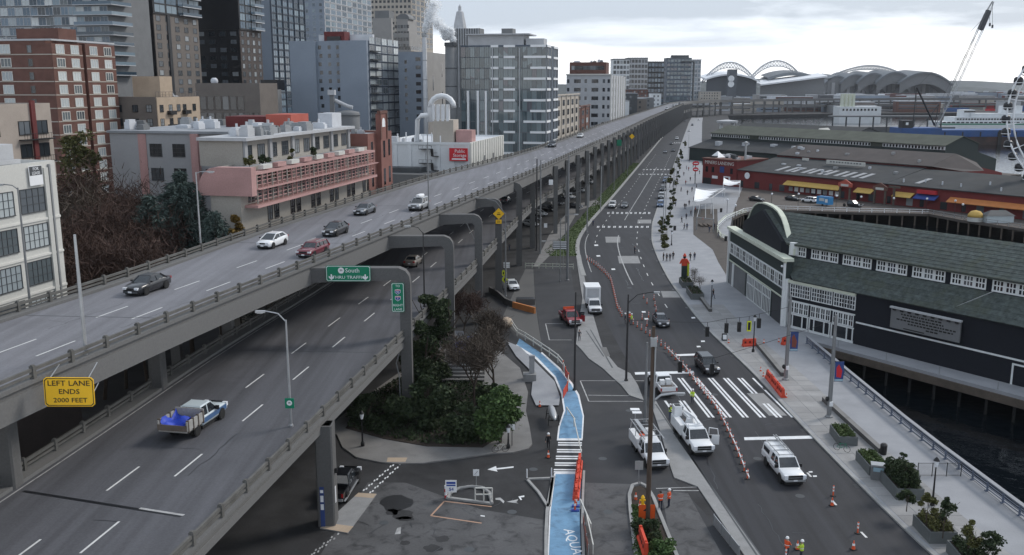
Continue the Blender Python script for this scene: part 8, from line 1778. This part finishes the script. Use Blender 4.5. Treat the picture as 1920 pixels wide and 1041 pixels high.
POSES = {'stand': dict(leg={'l':(.02,0),'r':(.02,0)}, arm={'l':((-.02,.25,1.13),(.05,.27,.9)),'r':((-.02,.25,1.13),(.05,.27,.9))}),
 'walk': dict(leg={'l':(.16,.22),'r':(-.02,-.26)}, arm={'l':((-.14,.25,1.15),(-.12,.26,.92)),'r':((.10,.24,1.15),(.26,.22,.97))}),
 'work': dict(leg={'l':(.08,.02),'r':(.02,-.06)}, arm={'l':((.12,.24,1.2),(.36,.14,1.12)),'r':((.10,.24,1.18),(.34,.16,1.05))})}
PM = {k: bake_person(v) for k, v in POSES.items()}
_pm = {}
hat = MB(); hat.lathe([(.15,1.655),(.135,1.67),(.125,1.74),(.08,1.79),(.02,1.805)],12); hair = MB(); hair.sph((.005,0,1.655),(.108,.1,.105),10,7)
vest = MB(); vest.ring([[(.01+rx*math.cos(a),ry*math.sin(a),z) for a in [2*PI*k/14 for k in range(14)]] for z,rx,ry in ((.92,.155,.20),(1.1,.15,.195),(1.28,.165,.225),(1.42,.13,.20))], caps=False)
band = MB(); band.ring([[(.01+rx*math.cos(a),ry*math.sin(a),z) for a in [2*PI*k/14 for k in range(14)]] for z,rx,ry in ((1.08,.158,.203),(1.14,.158,.205))], caps=False)
HM = {'hat':hat.mesh('hard_hat','hat_white',True),'hair':hair.mesh('hair','hair',True),'vest_orange':vest.mesh('vest','vest_orange',True),'vest_lime':vest.mesh('vest','vest_lime',True),'band':band.mesh('reflective_band','sign_white')}
def person(lab, u, v, pose, top, legs, rz, hatm=False, vestm=None, z=.0, grp=None):
 key = (pose, top, legs)
 if key not in _pm: _pm[key] = PM[pose].mesh('body', ['skin',top,legs,'cloth_black'], True)
 t = thing('person', lab, 'person', tuple(W(u,v,z)), rz, group=grp); new('body', _pm[key], t)
 if hatm: new('hard_hat', HM['hat'], t)
 else: new('hair', HM['hair'], t)
 if vestm: vv = new('vest', HM[vestm], t); new('reflective_band', HM['band'], vv)
 return t
R_ = math.radians
person('person in black with a white hard hat walking past the float',1028,843,'walk','cloth_black','cloth_black',R_(80),True)
person('worker in an orange vest standing left of the pair by the island',1238,956,'work','vest_orange','cloth_navy',R_(100),False,'vest_orange')
person('worker in an orange vest and white hard hat right of the pair',1254,952,'stand','vest_orange','cloth_navy',R_(150),True,'vest_orange')
person('worker in a lime vest carrying gear behind the bucket truck',1256,786,'work','cloth_navy','cloth_denim',R_(-40),True,'vest_lime'); person('worker in lime high visibility on the striped crosswalk',1298,757,'work','vest_lime','cloth_navy',R_(-120),True,'vest_lime')
person('worker in an orange vest by the channelizers',1180,606,'stand','vest_orange','cloth_grey',R_(-60),True,'vest_orange'); person('worker in a lime vest beside the orange vested one',1184,609,'stand','vest_lime','cloth_grey',R_(170),True,'vest_lime'); person('dark clothed worker left of the vested pair',1172,608,'stand','cloth_navy','cloth_grey',R_(0),True)
person('worker in an orange vest at the bottom edge of the street',1474,1046,'work','vest_orange','cloth_navy',R_(40),True,'vest_orange'); person('worker in a yellow vest at the bottom edge of the street',1502,1052,'work','vest_lime','cloth_navy',R_(160),True,'vest_lime')
person('person in grey standing by the white bay lines',1086,640,'work','cloth_grey','cloth_grey',R_(-60),False)
for i,(u,v) in enumerate(((1244,489),(1250,490),(1256,490),(1262,487))): person(['first','second','third','fourth'][i]+' of four dark clothed people waiting at the kerb by the hedge',u,v,'stand',('cloth_black','cloth_grey','cloth_navy','cloth_black')[i],'cloth_black',R_(200+20*i),z=.16,grp='people waiting by the hedge')
far = [(1294,489,'left of two people strolling past the red statue'),(1302,488,'right of two people strolling past the red statue'),(1283,431,'left of a dark couple by the far bin'),(1288,431,'right of a dark couple by the far bin'),(1337,560,'person walking past the lamp between planters and hall'),(1190,476,'person crossing the street with a bicycle'),(1262,387,'left of two people far up the promenade'),(1267,387,'right of two people far up the promenade'),(1286,392,'person alone in the middle of the far promenade'),(1339,430,'person beside the pergola posts'),(1347,445,'person near the lookout railing'),(1112,424,'person at the grassy crossing corner'),(1277,360,'person near the sail canopies'),(1270,345,'person far up the promenade by the kerb'),(1282,330,'person near the red building entrance'),(1287,318,'person by the front of the red building'),(1292,305,'person further along by the red building'),(1299,296,'tiny person past the red building'),(1262,352,'tiny person by the parked cars'),(1330,436,'person under the plaza pergola'),(1000,458,'person in the shade under the viaduct'),(940,466,'person walking under the lower deck'),(955,470,'second person under the lower deck')]
for i,(u,v,lab) in enumerate(far): person(lab,u,v,('walk','stand')[i%2],('cloth_black','cloth_navy','cloth_grey','cloth_denim')[i%4],('cloth_black','cloth_denim','cloth_navy')[i%3],R_(40+67*i),z=0 if u < 1200 else .16,grp='people along the promenade')
# ============================================================ trees and plants
def leaf_quads(centers, radii, n, size, seed, flat=.5, mb=None, shell=.55):
 r = np.random.RandomState(seed); C = np.array(centers); Rd = np.array(radii); k = r.randint(0, len(C), n)
 d = r.normal(size=(n,3)); d /= np.linalg.norm(d,axis=1)[:,None]; rad = shell + (1-shell)*r.rand(n)
 rad *= np.where(r.rand(n) < .25, r.rand(n), 1)
 rad *= np.where(r.rand(n) < .14, 1+.4*r.rand(n), 1)
 P = C[k] + d*Rd[k]*rad[:,None]
 a = r.normal(size=(n,3)); a[:,2] *= flat; a /= np.linalg.norm(a,axis=1)[:,None]; b = np.cross(a, r.normal(size=(n,3))); b /= np.linalg.norm(b,axis=1)[:,None]
 s = size*(.6+.8*r.rand(n))[:,None]
 V = np.stack([P-a*s-b*s*.5, P+a*s*.2-b*s*.6, P+a*s+b*s*.1, P-a*s*.1+b*s*.6],1).reshape(-1,3)
 return V
def quad_mesh(name, V, mat):
 n = len(V)//4; me = bpy.data.meshes.new(name); me.vertices.add(len(V)); me.vertices.foreach_set('co', V.astype(np.float32).ravel())
 me.loops.add(len(V)); me.loops.foreach_set('vertex_index', np.arange(len(V),dtype=np.int32)); me.polygons.add(n); me.polygons.foreach_set('loop_start', np.arange(0,len(V),4,dtype=np.int32)); me.polygons.foreach_set('loop_total', np.full(n,4,dtype=np.int32))
 me.materials.append(MAT[mat]); me.update(); return me
def branches(h, r0, depth, seed, spread=.6, up=.5, n0=4):
 rr = random.Random(seed); mb=MB();tips = []
 def grow(p, d, L_, r, k):
  q = p + d*L_; m = p.lerp(q,.5)+Vector((rr.uniform(-.06,.06),rr.uniform(-.06,.06),0))*L_; mb.tube([p,m,q],[r,r*.8,r*.6],5 if k > 1 else 4,caps=False)
  if k == 0: tips.append((q,d)); return
  for i in range(n0 if k > 1 else 3):
   a = rr.uniform(0,2*PI); s_ = rr.uniform(.4,1)*spread; nd = (d+Vector((math.cos(a)*s_,math.sin(a)*s_,rr.uniform(-.1,.35)*up))).normalized(); grow(p.lerp(q,rr.uniform(.55,1)), nd, L_*rr.uniform(.55,.8), r*.55, k-1)
 grow(Vector((0,0,-.2)), Vector((0,0,1)), h, r0, depth); return mb, tips
def tree(name, label, loc, h, crown_r, mat, n, size, seed, trunk_r=.18, lobes=9, cat='tree', flat=.5, base=.35, shape='round', group=None):
 rr = random.Random(seed); t = thing(name, label, cat, tuple(loc), group=group)
 mb, tips = branches(h*.45, trunk_r, 2, seed, .7); part('trunk', mb, 'bark', t)
 C = []; Rd = []
 for i in range(lobes):
  f = rr.random(); z = h*(base+(1-base)*f*.9)
  if shape == 'cone': k = (1-f)*.9+.12
  elif shape == 'column': k = .75
  else: k = math.sin(PI*min(.95,.2+f*.75))
  a = rr.uniform(0,2*PI); q = rr.uniform(.15,.8)*k; C.append((crown_r*q*math.cos(a), crown_r*q*math.sin(a), z)); s_ = crown_r*rr.uniform(.28,.5)*(k*.7+.3); Rd.append((s_,s_,s_*rr.uniform(.6,.9)))
 new('crown', quad_mesh('crown', leaf_quads(C,Rd,n,size,seed,flat), mat), t); return t
def bare_tree(name, label, loc, h, seed, mat='twig_brown', twigs=1800, tsize=.16, depth=3, spread=.65, r0=.15, group=None, cat='tree'):
 t = thing(name, label, cat, tuple(loc), group=group); mb, tips = branches(h*.38, r0, depth, seed, spread, .8); part('trunk', mb, 'bark', t)
 C = [tuple(p) for p,_ in tips]; Rd = [(h*.11,)*3]*len(C); r = np.random.RandomState(seed); n = twigs; k = r.randint(0,len(C),n); P = np.array(C)[k]+r.normal(size=(n,3))*h*.055
 D = r.normal(size=(n,3)); D[:,2] = np.abs(D[:,2])+.2; D /= np.linalg.norm(D,axis=1)[:,None]; S = np.cross(D, r.normal(size=(n,3))); S /= np.linalg.norm(S,axis=1)[:,None]
 L_ = tsize*(1+2*r.rand(n))[:,None]; w_ = tsize*.09
 V = np.stack([P-S*w_,P+S*w_,P+D*L_+S*w_*.4,P+D*L_-S*w_*.4],1).reshape(-1,3); new('crown', quad_mesh('crown',V,mat), t); return t
lefts = [(150,440,112,22,'twig_red'),(190,430,116,23,'twig_red'),(232,420,120,23.5,'twig_red'),(272,420,122,23.5,'twig_red'),(170,470,104,20,'twig_red'),(212,455,108,21,'twig_red'),(300,410,128,23.5,'twig_red'),(140,400,122,24,'twig_brown'),(255,450,108,20,'twig_red'),(185,390,130,26,'twig_red')]
for i,(u,v,Y,h,m_) in enumerate(lefts):
 x = XT(u,v,Y); bare_tree('bare_tree',['leafless red brown tree at the left of the thicket','leafless red brown tree second in the thicket','tall leafless tree in the middle of the thicket','leafless tree beside the blue conifer','low leafless tree by the near rail','low leafless tree in front of the thicket','leafless tree behind the blue conifer','greyish leafless tree behind the white building','low leafless tree under the conifer','tall leafless tree at the back of the thicket'][i],(x,Y,0),h,100+i,m_,9000,.55,3,.8,.25,group='leafless thicket beside the upper deck')
def conifer(label, u, v, Y, zt, rad, seed, n=9000, mat='leaf_conifer'):
 x = XT(u,v,Y); t = thing('conifer', label, 'tree', (x,Y,0)); mb=MB();mb.tube([(0,0,-.2),(0,0,zt*.6),(0,0,zt*.97)],[.35,.22,.05],8); part('trunk', mb, 'bark', t)
 r = np.random.RandomState(seed); tiers = 16; Vs = []
 for k in range(tiers):
  f = k/(tiers-1); z = zt*(.40+.57*f); R0 = rad*(1-f)**.55*(.8+.4*r.rand())+.3; nb = 9
  for j in range(nb):
   a = 2*PI*(j+r.rand())/nb; n1 = n//(tiers*nb); tt = r.rand(n1)**.6; P = np.stack([np.cos(a)*R0*tt+r.normal(size=n1)*.25*(1.1-tt*.4), np.sin(a)*R0*tt+r.normal(size=n1)*.25*(1.1-tt*.4), z-.35*R0*tt**1.5+r.normal(size=n1)*.22],1)
   D = np.stack([np.full(n1,math.cos(a)),np.full(n1,math.sin(a)),-.35*np.ones(n1)],1)+r.normal(size=(n1,3))*.45; D /= np.linalg.norm(D,axis=1)[:,None]; S = np.cross(D, r.normal(size=(n1,3))); S /= np.linalg.norm(S,axis=1)[:,None]; L_ = .45*(.6+.8*r.rand(n1))[:,None]
   Vs.append(np.stack([P-S*.07,P+S*.07,P+D*L_+S*.05,P+D*L_-S*.05],1).reshape(-1,3))
 new('crown', quad_mesh('crown',np.concatenate(Vs),mat), t); return t
conifer('blue green cedar spreading beside the upper deck rail',345,440,122,25.2,6.2,7,16000)
conifer('smaller blue green cedar at the left of the larger one',285,450,118,22.5,4.6,9,9000)
conifer('low cedar bough by the concrete end wall',405,450,117,20.6,3.6,10,6000)
tree('yellow_tree','small yellowing tree against the concrete end wall',(XT(440,440,118.5),118.5,0),20.2,1.8,'leaf_autumn',1500,.22,5,base=.7)
tree('olive_tree','olive tinted tree rising behind the thicket by the brick tower',(XT(152,300,150),150,0),30,4.6,'leaf_olive',5200,.26,6,base=.52,lobes=34,shape='column')
for i,(u,Y) in enumerate(((480,124.5),(510,128),(560,135),(600,140))): tree('terrace_shrub',['first','second','third','fourth'][i]+' dark shrub on the loft terrace counted from the pink end',(XT(u,270,Y)-1.0,Y,25.3),1.8,1.0,'leaf_dark' if i % 2 else 'leaf_olive',500,.16,60+i,.05,5,'shrub',base=.2)
tree('evergreen_tree','dark narrow evergreen behind the sign column',W(818,724),12.6,2.5,'leaf_dark',13000,.2,21,shape='column',lobes=34,base=.1)
tree('evergreen_tree','broad dark evergreen right of the sign column',W(790,758),10.5,2.9,'leaf_dark',9000,.22,22,lobes=22,base=.10)
tree('evergreen_tree','low dark evergreen between columns and bed',W(800,800),6.0,2.9,'leaf_dark',6500,.22,23,lobes=18,base=.08)
tree('green_tree','bushy bright green tree at the right of the planted bed',W(938,832),6.2,3.1,'leaf_mid',9000,.21,24,lobes=22,base=.22)
tree('dark_shrub','dark rounded shrub filling the middle of the bed',W(868,822),4.2,3.0,'leaf_dark',6000,.2,25,lobes=14,base=.08,cat='shrub'); tree('dark_shrub','dark shrub at the left of the planted bed',W(735,800),3.4,3.0,'leaf_dark',5000,.2,26,lobes=12,base=.06,cat='shrub'); tree('dark_shrub','dark shrub under the deck edge behind the lamp',W(690,790),3.0,2.8,'leaf_dark',4000,.2,27,lobes=12,base=.06,cat='shrub'); tree('dark_shrub','dark shrub beside the garden steps',W(830,775),3.4,3.0,'leaf_dark',4000,.2,28,lobes=12,base=.06,cat='shrub'); tree('orange_shrub','small orange leaved shrub at the column foot',W(808,775),2.2,1.0,'leaf_autumn',500,.16,29,lobes=6,base=.3,cat='shrub')
tree('dark_shrub','dark shrub near the blue path plinth',W(925,765),3.0,2.4,'leaf_dark',3500,.18,30,lobes=10,base=.06,cat='shrub')
bare_tree('bare_tree','bare brown tree with fanned branches above the garden steps',W(890,770),9.0,41,'twig_brown',3800,.42,3,.8,.2); bare_tree('bare_tree','bare brown tree closer to the blue path',W(925,735),8.0,42,'twig_brown',3200,.42,3,.8,.18); bare_tree('bare_tree','thin bare reddish tree by the second column',W(872,640),8.0,43,'twig_red',2600,.4,3,.8,.15); bare_tree('bare_tree','bare tree between plinth and shelters',W(905,690),8.5,44,'twig_brown',3600,.42,3,.8,.18)
for i,(u,v,h,rd) in enumerate(((1246,468,3.4,1.5),(1244,452,3.0,1.4),(1241,436,3.0,1.3),(1240,424,2.6,1.2))): tree('hedge_shrub',['nearest','second','third','farthest'][i]+' olive shrub of the roadside hedge',W(u,v,.16),h,rd,'leaf_olive',1800,.16,70+i,.06,8,'shrub',base=.12,group='roadside hedge')
for i,(u,v) in enumerate(((1256,352),(1262,335),(1270,312),(1276,296),(1284,278))): tree('street_tree',['first','second','third','fourth','fifth'][i]+' small street tree beyond the hedge',W(u,v,.16),4.5,1.6,'leaf_olive',1400,.22,80+i,.08,8,base=.35,group='street trees beyond the hedge')
for i,(u,v) in enumerate(((1300,546),(1302,540),(1312,555))): bare_tree('sapling',['left bare sapling in the street planter','middle bare sapling by the street planter','right bare sapling by the street planter'][i],W(u,v,.16),4.2,90+i,'twig_brown',250,.2,2,.4,.04)
def fill(pl, mat, n, size, hgt, seed, lab, name='planting'):
 t, L_, w_, h = pl; r = np.random.RandomState(seed); C = [(x,y,h+hgt*.3) for x in np.linspace(-L_/2+.5,L_/2-.5,5) for y in (-w_*.22,w_*.22)]; new(name, quad_mesh(name, leaf_quads(C,[(.5,.45,hgt*.6)]*len(C),n,size,seed), mat), t, kind='stuff')
fill(PLANTERS[0],'grass',1200,.10,.3,1,''); fill(PLANTERS[1],'grass',1400,.11,.35,2,''); fill(PLANTERS[2],'leaf_dark',4200,.13,1.7,3,''); fill(PLANTERS[3],'leaf_olive',1500,.11,.8,4,''); fill(PLANTERS[4],'leaf_dark',1500,.11,.8,5,''); fill(PLANTERS[5],'leaf_dark',300,.12,.4,6,''); fill(PLANTERS[6],'leaf_dark',300,.12,.4,7,'')
for i,(u,v,h,rd,m_,lab) in enumerate(((1690,912,4.2,1.1,'leaf_dark','young tree rising from the dense shrub planter'),(1735,988,4.0,1.0,'leaf_olive','small ornamental tree left of the lower lamp'),(1768,1005,4.4,1.2,'leaf_dark','small ornamental tree right of the lower lamp'),(1815,1045,4.0,1.3,'leaf_olive','small tree in the bottom right corner planter'),(1700,955,2.2,1.1,'leaf_dark','dark shrub at the foot of the dense planter'),(1850,1060,3.6,1.4,'leaf_dark','dark tree at the bottom right corner'))): tree('ornamental_tree', lab, W(u,v,1.0), h*.8, rd*.8, m_, 1100, .11, 110+i, .05, 9, base=.35)
for i,(u,v,h,rd) in enumerate(((1222,1010,1.7,1.2),(1235,1040,1.6,1.5),(1210,1000,1.4,1.0),(1250,1060,1.5,1.5))): tree('island_shrub',['dark shrub behind the orange sign on the island','bright green shrub at the bottom of the island','dark shrub beside the red island barrier','green shrub at the lowest tip of the island'][i],W(u,v,.1),h,rd,'leaf_dark' if i % 2 == 0 else 'leaf_mid',1500,.13,120+i,.04,8,'shrub',base=.1)
def cover(name, label, pxs, mat, n, size, seed, z=.05, cat='grass'):
 P_ = [W(u,v) for u,v in pxs]; r = random.Random(seed); xs = [p.x for p in P_]; ys = [p.y for p in P_]; pts = []
 def inside(x, y):
  c = False; j = len(P_)-1
  for i in range(len(P_)):
   if (P_[i].y > y) != (P_[j].y > y) and x < (P_[j].x-P_[i].x)*(y-P_[i].y)/(P_[j].y-P_[i].y)+P_[i].x: c = not c
   j = i
  return c
 while len(pts) < n:
  x, y = r.uniform(min(xs),max(xs)), r.uniform(min(ys),max(ys))
  if inside(x,y): pts.append((x,y,z+size*.4))
 V = leaf_quads(pts,[(.12,.12,size*.8)]*len(pts),n,size,seed,1.5); new(name, quad_mesh(name,V,mat), None, label=label, cat=cat, kind='stuff')
cover('verge_grass','patchy green verge grass between the viaduct and the street',[(1082,450),(1108,412),(1150,364),(1200,306),(1186,306),(1128,364),(1085,412),(1060,440),(1020,470),(1030,480),(1082,480)],'grass',9000,.14,5)
cover('ivy','dark ivy and leaf litter covering the planted bed',bed_px,'leaf_dark',9000,.16,6,.25,'ivy')
cover('weeds','green weeds covering the planted island',[(1190,1050),(1186,990),(1184,950),(1205,950),(1228,985),(1262,1050)],'leaf_mid',2600,.12,7,.14,'weeds')
def plume(label, pts, seed):
 r = np.random.RandomState(seed); C = []; Rd = []
 for (u,v,rad) in pts: C.append((XT(u,v,322),322,ZT(v,322))); Rd.append((rad*.19,)*3)
 V = leaf_quads(C, Rd, 12000, .2, seed, 1.0, shell=.1); new('steam', quad_mesh('steam',V,'steam'), None, label=label, cat='steam', kind='stuff')
plume('white steam plume drifting off the slim pale stack', [(797,58,4),(799,50,7),(804,40,10),(808,26,13),(814,10,15),(822,44,12),(833,56,10)], 4)
plume('thin steam cloud above the thick dark stack', [(836,68,8),(843,60,10),(849,74,6)], 5)
for i in range(9): v = 440-i*17; tree('kerb_tree','small round tree in the far kerbside row',W(1250+i*3.4,v,.16),3.6+.3*(i%3),1.3,'leaf_olive' if i % 2 else 'leaf_dark',700,.2,140+i,.06,7,base=.3,group='far kerbside tree row')
for i in range(22):
 v = 418-i*6.5; person('tiny dark figure in the stream of far promenade walkers',1278+((i*37)%29)+i*.6,v,('walk','stand')[i%2],('cloth_black','cloth_navy','cloth_grey','cloth_red')[i%4],'cloth_black',R_(53*i),z=.16,grp='far promenade walkers')
for i,(u,v) in enumerate(((1180,770),(1260,660),(1340,740),(1420,860),(1500,930),(1230,580),(1180,540),(1130,860),(1140,960),(880,1030),(720,980),(960,960),(1000,880))):
 p = W(u,v,.0095); mb=MB();mb.lathe([(.42,0),(.42,.004)],14,0,(p.x,p.y,p.z)); part('manhole_cover', mb, 'grey_dark', road if u > 1150 else ground)
for i in range(12):
 y = 66+14*i; mb=MB();mb.box(SR(y)-.5,y-.45,.007,SR(y)-.06,y+.45,.011); part('drain_grate', mb, 'black_metal', road)
def crack(name, pts, z, parent, mat='black_panel', w=.05, seed=0):
 r = random.Random(seed); q = []
 for (xa,ya),(xb,yb) in zip(pts,pts[1:]):
  n = max(2,int(math.hypot(xb-xa,yb-ya)/.8))
  for k in range(n): f = k/n; q.append(Vector((xa+(xb-xa)*f+r.uniform(-.14,.14), ya+(yb-ya)*f+r.uniform(-.14,.14), z)))
 mb=MB();n = len(q); vs = []
 for i in range(n):
  d = (q[min(i+1,n-1)]-q[max(i-1,0)]).normalized(); o = Vector((-d.y,d.x,0))*w*r.uniform(.5,1.2); vs += [q[i]-o, q[i]+o]
 mb.add(vs,[(2*i+1,2*i,2*i+2,2*i+3) for i in range(n-1)]); part(name, mb, mat, parent)
rr = random.Random(31)
for i in range(16):
 y = rr.uniform(64,230); x0 = rr.uniform(SL(y)+1,SR(y)-3)
 crack('crack_seal', [(x0,y),(x0+rr.uniform(1,4),y+rr.uniform(-1,1))] if i % 2 else [(x0,y),(x0+rr.uniform(-.5,.5),y+rr.uniform(5,14))], .007, road, seed=i)
for i in range(10):
 y = rr.uniform(60,180); x0 = rr.uniform(UL(y)+2,UR(y)-3); crack('crack_seal', [(x0,y),(x0+rr.uniform(1.5,5),y-rr.uniform(.3,1))] if i % 2 else [(x0,y),(UR(y+10)-UR(y)+x0,y+10)], ZU+.004, via, 'grey_dark', .04, 40+i)
for i in range(8):
 y = rr.uniform(50,140); x0 = rr.uniform(LL(y)+2,LR(y)-4); crack('crack_seal', [(x0,y),(x0+rr.uniform(2,5),y-rr.uniform(.3,1))] if i % 2 else [(x0,y),(LR(y+9)-LR(y)+x0,y+9)], ZL+.004, via, 'black_panel', .04, 60+i)
for i in range(14):
 u = rr.uniform(650,1010); v = rr.uniform(880,1035); p = W(u,v); crack('crack_seal', [(p.x,p.y),(p.x+rr.uniform(-3,3),p.y+rr.uniform(-3,3))], .009, ground, 'black_panel', .04, 80+i)
sheet('plaza_paving', [(1300,392),(1345,392),(1346,440),(1366,452),(1368,526),(1347,492),(1336,468),(1300,440)], .158, 'wood_deck', promenade)
# ============================================================ haze
hz = MB(); hz.box(-3600,-200,-7.5,4200,7200,170)
m = bpy.data.materials.new('haze'); m.use_nodes = True; tt_ = m.node_tree; tt_.nodes.remove(tt_.nodes['Principled BSDF']); pv = N(tt_,'ShaderNodeVolumePrincipled'); pv.inputs['Color'].default_value = (.90,.94,1.0,1); pv.inputs['Density'].default_value = .00004
tt_.links.new(pv.outputs[0], tt_.nodes['Material Output'].inputs['Volume']); MAT['haze'] = m
HAZE = True
if HAZE: new('haze', hz.mesh('haze','haze'), None, kind='stuff', label='pale grey haze hanging in the distance', cat='haze')
